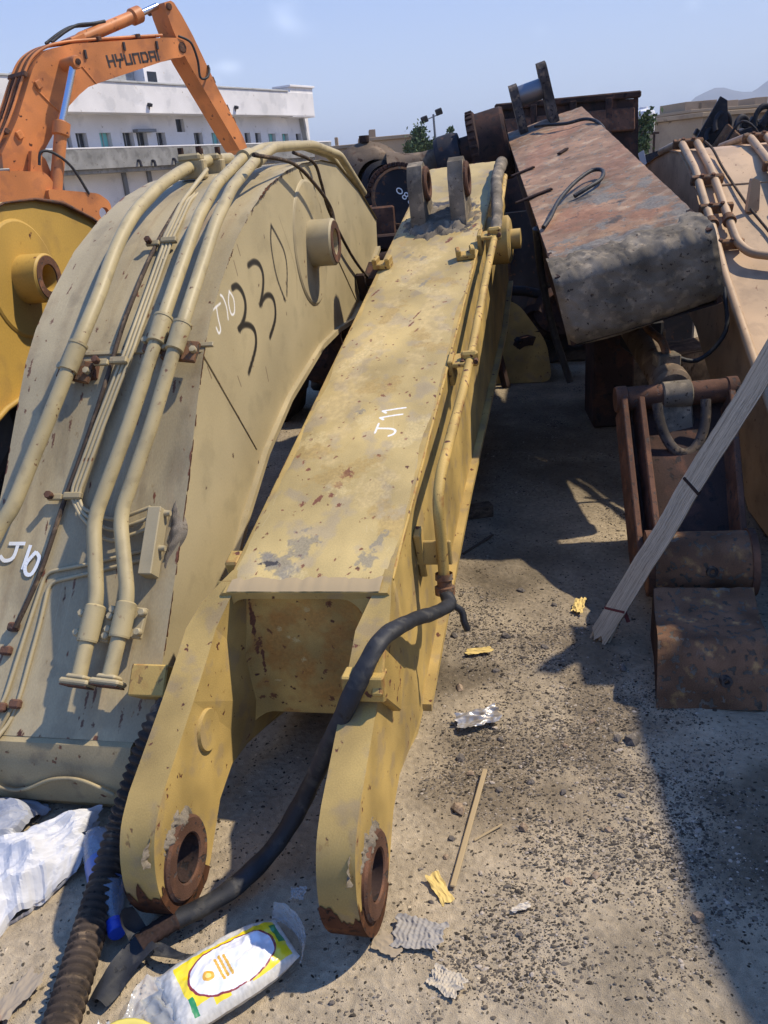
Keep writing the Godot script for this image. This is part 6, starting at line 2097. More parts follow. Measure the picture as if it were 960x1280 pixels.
	part("rib", s, M.rust_dark, r)
	s = mb()
	box(s, Vector3(0, 0.80, 0.36), Vector3(1.24, 0.2, 0.05), Basis(Vector3.RIGHT, -0.2), 0.01)
	part("wear_strip", s, M.rust, r)
	s = mb()
	box(s, Vector3(0, 1.01, 0.28), Vector3(1.36, 0.06, 0.12), Basis(), 0.012)
	part("lip", s, M.rust_dark, r)
	s = mb()
	box(s, Vector3(0, -0.55, -0.2), Vector3(0.9, 1.0, 0.6), Basis(), 0.03)
	part("hanger", s, M.black_scrap, r)

	# steel drum lying beside the pink boom
	r = thing("sprocket_drum", "rusty round drum wedged between the mud caked stick and pinkish tan boom", "drum", Transform3D(Basis(), Vector3(2.62, 1.15, -7.3)))
	s = mb()
	rod_at(s, Vector3(-0.2, 0, -0.2), Vector3(0.08, 0.02, 0.12), [Vector2(0, 0), Vector2(0.28, 0), Vector2(0.29, 0.1), Vector2(0.26, 0.18), Vector2(0.25, 0.8), Vector2(0.29, 0.85), Vector2(0.29, 1), Vector2(0.2, 1), Vector2(0.18, 0.9), Vector2(0, 0.9)], 30)
	part("drum", s, M.rust_ochre, r)
	s = mb()
	box(s, Vector3(-0.05, -0.7, 0), Vector3(0.5, 0.95, 0.5), Basis(), 0.03)
	part("cradle", s, M.black_scrap, r)
	s = mb()
	pipe(s, Vector3(-0.35, -0.25, 0.5), Vector3(0.35, -0.2, 0.55), 0.07)
	part("shaft", s, M.rust_dark, r)

	# pale yellow plate beyond the yellow stick
	r = thing("yellow_plate", "pale yellow steel plate leaning in the dark gap beyond the yellow stick", "steel plate", yawed(Vector3(1.08, 0, -6.2), 10.0))
	s = mb()
	prism(s, rounded(V2([[-0.3, 0.0], [0.3, 0.0], [0.26, 0.3], [0.05, 0.6], [-0.3, 0.7]]), 0.08), -0.02, 0.02, Transform3D(Basis(Vector3.RIGHT, -0.2), Vector3.ZERO))
	part("plate", s, M.yellow, r)
	s = mb()
	beam(s, Vector3(-0.05, 0.0, 0.12), Vector3(-0.22, 0.75, 0.0), 0.05, 0.05)
	part("brace", s, M.rust_dark, r)


func dark_chassis() -> void:
	# machinery that closes the far end of the gap between the sticks
	var r := thing("machine_chassis", "black scrapped machine chassis filling the dark gap beneath the bucket", "chassis", yawed(Vector3(2.0, 0, -8.3), 5.0))
	var s := mb()
	prism(s, rounded(V2([[-1.4, 0.12], [-1.4, 0.75], [-1.1, 1.1], [0.4, 1.15], [1.5, 0.95], [1.5, 0.12]]), 0.1), -0.9, 0.0)
	part("side_frame", s, M.black_scrap, r)
	for x in [-1.0, -0.2, 0.6, 1.2]:
		s = mb()
		rod_at(s, Vector3(x, 0.2, 0.05), Vector3(x, 0.2, -0.35), [Vector2(0, 0), Vector2(0.17, 0), Vector2(0.2, 0.1), Vector2(0.2, 0.9), Vector2(0, 1)], 20)
		part("track_roller", s, M.rust_dark, r)
	for k in [[-0.8, 0.7, 0.5, 0.3], [0.1, 0.65, 0.7, 0.4], [0.95, 0.6, 0.4, 0.35]]:
		s = mb()
		box(s, Vector3(k[0], k[1], 0.03), Vector3(k[2], k[3], 0.08), Basis(), 0.015)
		part("cover_panel", s, M.rust_dark, r)


func junk_heap() -> void:
	# engine hood and cab pieces on the far side
	var r := thing("scrap_machine", "black dented machine body with a white strap in the junk beyond the boom", "scrap", yawed(Vector3(3.95, 0.0, -11.6), 22.0).scaled_local(Vector3(0.75, 0.98, 0.75)))
	var s := mb()
	prism(s, rounded(V2([[-0.75, 0.5], [-0.9, 1.15], [-0.6, 1.45], [0.3, 1.62], [0.72, 1.66], [0.8, 0.5]]), 0.08), -0.7, 0.0)
	part("body", s, M.black_scrap, r)
	s = mb()
	box(s, Vector3(-0.1, 1.2, 0.015), Vector3(0.10, 0.8, 0.02), Basis(Vector3.BACK, 0.35), 0.004)
	part("strap", s, M.bag_grey, r)
	s = mb()
	tube(s, curve([Vector3(0.1, 1.15, 0.04), Vector3(0.05, 0.95, 0.06), Vector3(0.2, 0.8, 0.05), Vector3(0.28, 1.0, 0.06), Vector3(0.18, 1.1, 0.06)], 5), 0.025, 8)
	part("bent_pipe", s, M.bag_grey, r)
	s = mb()
	box(s, Vector3(0, 0.25, -0.3), Vector3(1.5, 0.5, 0.8), Basis(), 0.03)
	part("base", s, M.black_scrap, r)
	r = thing("scrap_chute", "black upright blade with a tan back in the junk heap", "scrap", yawed(Vector3(4.80, 0.0, -12.2), 15.0).scaled_local(Vector3(0.8, 0.94, 0.8)))
	s = mb()
	prism(s, V2([[-0.9, 1.4], [-0.5, 1.55], [-0.1, 1.75], [0.25, 2.28], [0.36, 2.22], [0.40, 1.9], [0.3, 1.5], [0.1, 0.0], [-0.8, 0.0]]), -0.12, 0.0)
	part("blade", s, M.black_scrap, r)
	s = mb()
	box(s, Vector3(0.38, 1.6, 0.05), Vector3(0.5, 0.4, 0.2), Basis(Vector3.BACK, 0.9), 0.02)
	part("back_piece", s, M.rust_ochre, r)
	s = mb()
	rod_at(s, Vector3(-0.1, 1.45, 0.15), Vector3(0.2, 1.45, 0.1), [Vector2(0.08, 0), Vector2(0.16, 0), Vector2(0.16, 1), Vector2(0.08, 1)], 20)
	part("ring", s, M.black_scrap, r)
	r = thing("scrap_engine", "black engine block with curled pipes in the junk heap", "scrap", yawed(Vector3(5.35, 0.0, -12.0), 10.0).scaled_local(Vector3(0.72, 0.95, 0.72)))
	s = mb()
	prism(s, rounded(V2([[-0.9, 0.0], [-0.8, 1.5], [-0.3, 1.75], [0.2, 1.85], [0.7, 1.62], [0.95, 0.0]]), 0.15), -0.8, 0.0)
	part("block", s, M.black_scrap, r)
	for k in [[-0.45, 2.0, 0.16], [-0.1, 1.95, 0.13], [0.3, 2.0, 0.2], [-0.65, 1.85, 0.1]]:
		s = mb()
		var q := []
		for i in 11:
			var a := PI * 1.25 * i / 10.0 - 0.3
			q.append(Vector3(k[0] + cos(a) * k[2], k[1] - 0.12 + sin(a) * k[2], -0.3 + i * 0.03))
		tube(s, curve(q, 2), 0.045, 8)
		part("curled_pipe", s, M.black_scrap, r)
	var rr := RandomNumberGenerator.new()
	rr.seed = 9
	s = mb()
	for i in 16:
		box(s, Vector3(rr.randf_range(-0.8, 0.6), rr.randf_range(1.5, 1.98), rr.randf_range(-0.6, 0.0)), Vector3(rr.randf_range(0.06, 0.3), rr.randf_range(0.06, 0.22), 0.15), Basis(Vector3.BACK, rr.randf() * 3.0), 0.01)
	part("fittings", s, M.black_scrap, r)
	tangle("tangle of black hoses and plates between the strapped body and the blade", Vector3(4.35, 0.0, -11.2), 5.0, 0.9, 1.62, 5)
	tangle("tangle of dark pulleys and plates heaped in front of the lift mast", Vector3(5.35, 0.0, -10.6), -8.0, 1.0, 1.60, 6)
	r = thing("scrap_mast", "black lift mast with a bent guard hoop at the edge of the junk", "scrap", yawed(Vector3(5.72, 0.0, -11.4), 12.0).scaled_local(Vector3(0.8, 0.98, 0.8)))
	s = mb()
	beam(s, Vector3(0.0, 0.0, 0), Vector3(0.18, 2.45, 0), 0.12, 0.12, Vector3.RIGHT)
	part("mast", s, M.black_scrap, r)
	s = mb()
	for i in 7: box(s, Vector3(0.10 + 0.011 * i, 1.6 + 0.13 * i, 0.08), Vector3(0.16, 0.05, 0.05), Basis(), 0.008)
	part("chain_link", s, M.rust_dark, r)
	s = mb()
	tube(s, bent([Vector3(-0.25, 1.45, 0.1), Vector3(-0.38, 2.0, 0.1), Vector3(-0.05, 2.16, 0.1), Vector3(0.4, 2.24, 0.1)], 0.12), 0.022, 8)
	part("guard_hoop", s, M.black_scrap, r)
	s = mb()
	prism(s, rounded(V2([[-0.3, 0.0], [-0.3, 1.3], [0.3, 1.7], [0.9, 1.75], [1.1, 0.0]]), 0.1), -0.9, -0.1)
	part("body", s, M.black_scrap, r)
	s = mb()
	prism(s, rounded(V2([[0.5, 1.6], [0.5, 2.2], [1.2, 2.3], [1.2, 1.6]]), 0.05), -0.6, -0.1)
	part("cab_piece", s, M.black_scrap, r)


func tangle(label: String, at: Vector3, turn: float, w: float, h: float, sd: int) -> void:
	# a heap of broken machine pieces: plates, hoses, brackets
	var r := thing("scrap_tangle", label, "scrap", yawed(at, turn))
	var rr := RandomNumberGenerator.new()
	rr.seed = sd
	var s: SurfaceTool
	for i in 9:
		s = mb()
		var y := rr.randf_range(0.2, 1.0) * h
		box(s, Vector3(rr.randf_range(-0.5, 0.5) * w, y * 0.8, rr.randf_range(-0.3, 0.3)), Vector3(rr.randf_range(0.2, 0.7), rr.randf_range(0.1, 0.5), rr.randf_range(0.1, 0.4)), Basis.from_euler(Vector3(rr.randf() * 0.6, rr.randf() * 3.0, rr.randf_range(-0.9, 0.9))), 0.02)
		part("broken_plate", s, [M.black_scrap, M.rust_dark, M.black_scrap][i % 3], r)
	for i in 6:
		s = mb()
		var a := Vector3(rr.randf_range(-0.5, 0.5) * w, h * rr.randf_range(0.6, 0.95), 0.1)
		tube(s, curve([a, a + Vector3(rr.randf_range(-0.2, 0.2), rr.randf_range(0.1, 0.3), 0.1), a + Vector3(rr.randf_range(-0.5, 0.5), rr.randf_range(0.0, 0.25), 0.1), a + Vector3(rr.randf_range(-0.6, 0.6), -0.3, 0.2)], 5), rr.randf_range(0.015, 0.04), 8)
		part("bent_hose", s, M.black_scrap, r)
	for i in 4:
		s = mb()
		var c := Vector3(rr.randf_range(-0.45, 0.45) * w, h * rr.randf_range(0.5, 0.9), 0.2)
		var rad := rr.randf_range(0.08, 0.2)
		rod_at(s, c, c + Vector3(rr.randf_range(-0.1, 0.1), rr.randf_range(-0.1, 0.1), 0.15), [Vector2(0, 0), Vector2(rad, 0), Vector2(rad, 0.8), Vector2(rad * 0.6, 1), Vector2(rad * 0.5, 0.7), Vector2(0, 0.7)], 16)
		part("pulley", s, M.rust_dark, r)


# ---------------------------------------------------------------- things lying on the sand
func litter() -> void:
	var s: SurfaceTool
	var r: Node3D
	# flattened black rubber hose draped over the fork
	r = thing("rubber_hose", "thick black rubber hose draped from the pipe end across the fork to the sand", "hose", Transform3D(Basis(), Vector3(-0.56, 0.0, -1.41)), "")
	var o := Vector3(-0.56, 0.0, -1.41)
	var path := pts3([[0.158, 0.452, -2.10], [0.160, 0.450, -2.04], [0.11, 0.49, -1.93], [0.045, 0.555, -1.79], [-0.03, 0.595, -1.65], [-0.085, 0.545, -1.58], [-0.145, 0.43, -1.57], [-0.205, 0.30, -1.59], [-0.27, 0.17, -1.60], [-0.345, 0.08, -1.56], [-0.43, 0.05, -1.485], [-0.50, 0.045, -1.435], [-0.56, 0.045, -1.405]])
	for i in path.size(): path[i] -= o
	s = mb()
	tube(s, curve(path, 8), 0.03, 16, func(l, _t): return (0.019 + 0.0055 * clampf(l * 8.0, 0.0, 1.0)) * (1.0 + 0.05 * sin(l * 31.0) + 0.03 * sin(l * 83.0)), 0.74)
	part("hose", s, M.rubber, r)
	s = mb()
	tube(s, curve(pts3([[-0.56, 0.045, -1.405], [-0.60, 0.042, -1.38], [-0.635, 0.035, -1.355]]).map(func(p): return p - o), 6), 0.03, 14, func(l, _t): return 0.025 * (1.0 + 0.06 * sin(l * 300.0)), 0.8)
	part("bared_cords", s, M.rust_dark, r)
	for k in [[[-0.62, 0.04, -1.36], [-0.665, 0.022, -1.30], [-0.70, 0.018, -1.235], 0.075], [[-0.60, 0.03, -1.345], [-0.55, 0.022, -1.325], [-0.495, 0.018, -1.325], 0.03], [[-0.64, 0.05, -1.37], [-0.655, 0.08, -1.38], [-0.66, 0.11, -1.385], 0.05]]:
		s = mb()
		var q := curve(pts3([k[0], k[1], k[2]]).map(func(p): return p - o), 6)
		var wd: float = k[3]
		grid(s, 4, 12, func(u, v):
			var p: Vector3 = q[mini(int(v * (q.size() - 1)), q.size() - 1)]
			var t: Vector3 = (q[-1] - q[0]).normalized()
			var side := t.cross(Vector3.UP).normalized()
			return p + side * (u - 0.5) * wd * (1.0 - 0.3 * v) + Vector3(0, 0.008 * sin(u * 5.0 + v * 6.0), 0))
		part("torn_flap", s, M.rubber, r)
	s = mb()
	tube(s, curve(pts3([[0.175, 0.45, -2.03], [0.195, 0.43, -2.03], [0.20, 0.40, -2.02], [0.208, 0.375, -2.02]]).map(func(p): return p - o), 5), 0.010, 8)
	part("torn_flap", s, M.rubber, r)
	# ribbed hose
	r = thing("ribbed_hose", "brown dusty ribbed hose running down between the khaki boom and the fork", "hose", Transform3D(Basis(), Vector3(-0.755, 0.0, -1.2)))
	o = r.position
	s = mb()
	path = pts3([[-0.60, 0.30, -1.93], [-0.612, 0.325, -1.85], [-0.635, 0.315, -1.785], [-0.672, 0.25, -1.74], [-0.708, 0.175, -1.69], [-0.742, 0.10, -1.635], [-0.757, 0.060, -1.54], [-0.760, 0.046, -1.44], [-0.757, 0.045, -1.35], [-0.752, 0.045, -1.25], [-0.75, 0.045, -1.13], [-0.76, 0.045, -0.98]]).map(func(p): return p - o)
	tube(s, curve(path, 34), 0.036, 18, func(l, _t): return 0.0355 + 0.0042 * (1.0 - pow(absf(sin(l * PI / 0.0215)), 3.0) * 2.0))
	part("hose", s, M.dusty_rubber, r)
	# white sacks
	sack("crumpled white woven plastic sack beside the ribbed hose", [Vector3(-1.20, 0.035, -1.60), Vector3(-0.845, 0.045, -1.80), Vector3(-0.85, 0.035, -1.60), Vector3(-1.04, 0.01, -1.37)], M.bag, 5)
	sack("grey plastic sack tucked under the foot of the khaki boom", [Vector3(-1.5, 0.02, -1.90), Vector3(-1.02, 0.02, -1.86), Vector3(-1.05, 0.02, -1.66), Vector3(-1.32, 0.01, -1.45)], M.bag_grey, 8)
	# bottle
	r = thing("plastic_bottle", "clear plastic bottle with blue cap lying under the ribbed hose", "bottle", Transform3D(Basis().scaled(Vector3.ONE * 1.25), Vector3(-0.765, 0.045, -1.535)))
	s = mb()
	var ba := Vector3(-0.05, 0.0, -0.12)
	var bb := Vector3(0.048, -0.006, 0.10)
	rod_at(s, ba, bb, [Vector2(0, 0), Vector2(0.03, 0.0), Vector2(0.033, 0.05), Vector2(0.033, 0.3), Vector2(0.031, 0.33), Vector2(0.033, 0.36), Vector2(0.033, 0.68), Vector2(0.024, 0.82), Vector2(0.013, 0.92), Vector2(0.012, 1.0)], 22, true)
	part("bottle_body", s, M.clear, r)
	s = mb()
	rod_at(s, ba.lerp(bb, 0.32), ba.lerp(bb, 0.62), [Vector2(0.034, 0), Vector2(0.034, 1)], 22)
	part("label_sleeve", s, plain(Color8(86, 108, 160), 0.4), r)
	s = mb()
	rod_at(s, ba.lerp(bb, 0.97), ba.lerp(bb, 1.09), [Vector2(0.013, 0), Vector2(0.0165, 0.02), Vector2(0.0165, 0.3), Vector2(0.0155, 0.34), Vector2(0.0165, 0.38), Vector2(0.0165, 0.92), Vector2(0.0145, 1.0), Vector2(0, 1)], 18)
	part("cap", s, M.blue_plastic, r)
	bread_pack()
	# small flat rubbish
	scrap_sheet("crushed_can", "crushed silvery can lying on the dark crumbs beside the yellow stick", "can", on_sand(0.235, -2.085, 0.012), 0.13, 0.065, -8.0, plain(Color8(170, 164, 156), 0.35, 0.5), 21, 0.018)
	scrap_sheet("yellow_paper", "torn pale yellow paper scrap on the sand by the fork toe", "paper", on_sand(0.055, -1.462, 0.006), 0.032, 0.085, -22.0, M.cream, 22, 0.006)
	scrap_sheet("foam_scrap", "small pale yellow foam scrap beside the foot of the plank", "foam scrap", on_sand(0.705, -2.705, 0.012), 0.045, 0.09, 25.0, M.cream, 23, 0.012)
	scrap_sheet("foam_scrap", "flat yellow foam scrap at the end of the stick's pipe", "foam scrap", on_sand(0.29, -2.46, 0.008), 0.09, 0.03, 5.0, M.cream, 24, 0.006)
	scrap_sheet("corrugated_card", "dusty corrugated card torn open in front of the fork toe", "cardboard", on_sand(-0.005, -1.335, 0.010), 0.11, 0.075, 20.0, plain(Color8(150, 144, 136), 0.9), 25, 0.007, true)
	scrap_sheet("card_scrap", "half buried dusty card at the near edge of the sand", "cardboard", on_sand(0.045, -1.215, 0.006), 0.075, 0.05, 40.0, plain(Color8(178, 166, 146), 0.9), 26, 0.007, true)
	scrap_sheet("card_flap", "flat buff card flap beside the toe of the fork", "cardboard", on_sand(-0.075, -1.325, 0.006), 0.07, 0.05, 35.0, plain(Color8(158, 142, 118), 0.9), 27, 0.003)
	scrap_sheet("film_scrap", "crumpled clear film scrap on the shaded sand between the fork arms", "plastic film", on_sand(-0.285, -1.475, 0.008), 0.035, 0.03, 10.0, M.film, 28, 0.014)
	scrap_sheet("foil_scrap", "bright foil wrapper scrap by the foot of the ribbed hose", "wrapper", on_sand(-0.66, -1.16, 0.01), 0.06, 0.05, 10.0, plain(Color8(196, 190, 176), 0.3, 0.6), 29, 0.014)
	scrap_sheet("tile_piece", "flat pale stone tile piece leaning beside the ribbed hose", "tile", on_sand(-0.885, -1.27, 0.012), 0.06, 0.11, 35.0, plain(Color8(150, 136, 116), 0.9), 30, 0.006)
	scrap_sheet("white_wrapper", "small torn white wrapper on the sand among the pebbles", "wrapper", on_sand(0.235, -1.385, 0.006), 0.045, 0.016, -12.0, plain(Color8(190, 180, 164), 0.8), 31, 0.006)
	# sticks
	for k in [["long bleached wood sliver lying on the sand beside the stick", Vector3(0.085, 0.010, -1.46), Vector3(0.222, 0.014, -1.855), 0.014, M.bright_dust], ["thin dark wood lath lying in the shade beyond the yellow stick", Vector3(0.33, 0.014, -3.25), Vector3(0.49, 0.018, -3.42), 0.014, M.timber], ["short brown twig on the sand by the near edge", Vector3(-0.35, 0.008, -1.06), Vector3(-0.30, 0.010, -1.03), 0.007, M.rust_dark], ["short bleached twig lying across the pebbles", Vector3(0.155, 0.008, -1.60), Vector3(0.235, 0.010, -1.645), 0.006, M.bright_dust]]:
		r = thing("wood_sliver", k[0], "wood sliver", Transform3D(Basis(), k[1]))
		s = mb()
		beam(s, Vector3.ZERO, k[2] - k[1], k[3], 0.006, Vector3.UP, 0.002)
		var spl := part("sliver", s, k[4], r)
		spl.position = Vector3.ZERO
	timber("wood_offcut", "short squared wood offcut lying on the sand near the lath", Vector3(0.44, 0.03, -3.68), Vector3(0.17, 0.06, 0.07), -12.0, M.timber)
	# yellow rimmed lid at the bottom edge
	r = thing("tin_lid", "black and yellow rimmed tin lid with crumpled film inside", "lid", yawed(Vector3(-0.605, 0.02, -1.085), 0, 12.0, -8.0))
	s = mb()
	lathe(s, [Vector2(0.058, 0.0), Vector2(0.075, 0.008), Vector2(0.082, 0.02), Vector2(0.076, 0.026), Vector2(0.066, 0.018)], Transform3D(), 30, true)
	part("rim", s, plain(Color8(206, 190, 92), 0.5), r)
	s = mb()
	lathe(s, [Vector2(0.066, 0.019), Vector2(0.058, 0.012), Vector2(0, 0.01)], Transform3D(), 30)
	part("pan", s, M.black_paint, r)
	s = mb()
	crumple(s, 0.08, 0.07, 0.02, 91)
	part("film", s, M.film, r).position = Vector3(0, 0.02, 0)
	# larger stones
	var near_labels := {0: "dark stone on the sand just beyond the top of the bleached sliver", 1: "rounded brownish stone beside the bleached wood sliver", 2: "largest dark stone, lying below the foot of the rusty link", 3: "dark stone touching the largest dark stone", 4: "dark stone just beyond the crushed can", 5: "dark stone midway between crushed can and plank foot", 9: "dark lump close against the outer flank of the fork", 13: "dark stone farthest out on the open sand in front of the link", 23: "stone in the dark crumbs nearest the yellow foam scrap", 24: "stone close below the yellow foam scrap", 25: "small stone on the sand in front of the bread pack", 26: "small stone at the near edge between pack and card", 29: "flat dark stone in the shade near the picture's edge", 21: "small stone beside the half buried card"}
	var rr := RandomNumberGenerator.new()
	rr.seed = 12
	var spots := [[0.16, -1.938, 0.02], [0.288, -1.637, 0.017], [0.668, -1.942, 0.032], [0.63, -1.955, 0.018], [0.20, -2.28, 0.018], [0.40, -2.55, 0.02], [0.33, -2.35, 0.014], [0.22, -2.6, 0.016], [0.52, -2.46, 0.016], [0.13, -1.72, 0.024], [0.47, -1.94, 0.012], [0.36, -1.45, 0.014], [0.43, -1.46, 0.012], [0.62, -1.32, 0.02], [0.58, -2.05, 0.014], [0.18, -1.86, 0.014], [0.1, -1.62, 0.012], [0.75, -2.3, 0.016], [0.29, -2.0, 0.012], [0.42, -1.75, 0.012], [0.03, -1.43, 0.008], [0.22, -1.32, 0.010], [0.08, -1.56, 0.010], [0.52, -2.9, 0.018], [0.62, -2.75, 0.014], [-0.42, -1.35, 0.010], [-0.2, -1.2, 0.008], [0.5, -1.6, 0.013], [0.34, -1.8, 0.013], [0.9, -1.55, 0.03], [0.25, -1.78, 0.013], [0.57, -1.72, 0.012]]
	for i in spots.size():
		var k: Array = spots[i]
		s = mb()
		var sz: float = k[2] * 0.85
		stone(s, sz, rr.randi())
		var m: Material = M.stone_dark if rr.randf() < 0.7 and i != 1 else M.stone_warm
		var st := part("stone", s, m, self)
		st.position = on_sand(k[0], k[1], sz * 0.2)
		st.rotation.y = rr.randf() * TAU
		tag(st, near_labels.get(i, "pebble sized loose stone among the finer crumbs on the sand"), "stone", "larger stones on the sand")
	r = thing("brick_piece", "small broken red brick piece on the sand by the white sack", "brick", Transform3D(Basis(), on_sand(-0.935, -1.22, 0.012)))
	s = mb()
	stone(s, 0.028, 55)
	part("brick", s, plain(Color8(140, 74, 54), 0.9), r)


func stone(s: SurfaceTool, size: float, sd: int) -> void:
	var rr := RandomNumberGenerator.new()
	rr.seed = sd
	var V := []
	var ph := (1.0 + sqrt(5.0)) / 2.0
	for v in [Vector3(-1, ph, 0), Vector3(1, ph, 0), Vector3(-1, -ph, 0), Vector3(1, -ph, 0), Vector3(0, -1, ph), Vector3(0, 1, ph), Vector3(0, -1, -ph), Vector3(0, 1, -ph), Vector3(ph, 0, -1), Vector3(ph, 0, 1), Vector3(-ph, 0, -1), Vector3(-ph, 0, 1)]:
		V.append(v.normalized() * size * rr.randf_range(0.72, 1.2) * Vector3(1.25, 0.72, 0.95))
	for f in [[0, 11, 5], [0, 5, 1], [0, 1, 7], [0, 7, 10], [0, 10, 11], [1, 5, 9], [5, 11, 4], [11, 10, 2], [10, 7, 6], [7, 1, 8], [3, 9, 4], [3, 4, 2], [3, 2, 6], [3, 6, 8], [3, 8, 9], [4, 9, 5], [2, 4, 11], [6, 2, 10], [8, 6, 7], [9, 8, 1]]:
		tri(s, V[f[0]], V[f[1]], V[f[2]], Vector3.ZERO)


func crumple(s: SurfaceTool, w: float, l: float, amp: float, sd: int, ribs := false, n := 22) -> void:
	var nn := FastNoiseLite.new()
	nn.seed = sd
	nn.frequency = 1.0
	nn.fractal_type = FastNoiseLite.FRACTAL_RIDGED
	nn.fractal_octaves = 3
	var ed := FastNoiseLite.new()
	ed.seed = sd + 1
	ed.frequency = 1.0
	grid(s, n, n, func(u, v):
		var x: float = (u - 0.5) * w * (1.0 + 0.35 * ed.get_noise_2d(v * 2.2, 1.0))
		var z: float = (v - 0.5) * l * (1.0 + 0.35 * ed.get_noise_2d(u * 2.2, 7.0))
		var y := amp * (nn.get_noise_2d(u * 1.4, v * 1.4) * 0.7 + 0.5)
		if ribs: y += 0.0016 * sin(u * 60.0 + 2.0 * ed.get_noise_2d(v * 3.0, 2.0))
		return Vector3(x, y, z))


func scrap_sheet(called: String, label: String, cat: String, at: Vector3, w: float, l: float, turn: float, m: Material, sd: int, amp: float, ribs := false) -> void:
	var r := thing(called, label, cat, yawed(at, turn, 6.0, 5.0))
	var s := mb()
	crumple(s, w, l, amp, sd, ribs, 40 if ribs else 22)
	part("sheet", s, m, r)


func sack(label: String, c: Array, m: Material, sd: int) -> void:
	var o: Vector3 = (c[0] + c[2]) * 0.5
	o.y = 0.0
	var r := thing("plastic_sack", label, "sack", Transform3D(Basis(), o))
	var n1 := FastNoiseLite.new()
	n1.seed = sd
	n1.frequency = 1.0
	n1.fractal_type = FastNoiseLite.FRACTAL_RIDGED
	n1.fractal_octaves = 3
	var n2 := FastNoiseLite.new()
	n2.seed = sd + 3
	n2.frequency = 1.0
	for layer in 2:
		var s := mb()
		grid(s, 44, 44, func(u, v):
			var uu: float = u + 0.07 * n2.get_noise_2d(v * 4.0, 3.0) * absf(u - 0.5) * 2.0
			var vv: float = v + 0.10 * n2.get_noise_2d(u * 4.0, 9.0) * absf(v - 0.5) * 2.0
			var p: Vector3 = (c[0] as Vector3).lerp(c[1], uu).lerp((c[3] as Vector3).lerp(c[2], uu), vv) - o
			var bulge := pow(clampf(sin(u * PI) * sin(v * PI), 0.0, 1.0), 0.45)
			var fold := n1.get_noise_2d(u * 0.8 + v * 0.5, v * 1.0 - u * 0.5) * 0.036 + n1.get_noise_2d(u * 2.0, v * 2.0 + 5.0) * 0.010
			p.y += (bulge * 0.055 + fold) if layer == 0 else -bulge * 0.05
			p.y = maxf(p.y, 0.004)
			return p, true)
		part("sack_face", s, m, r)


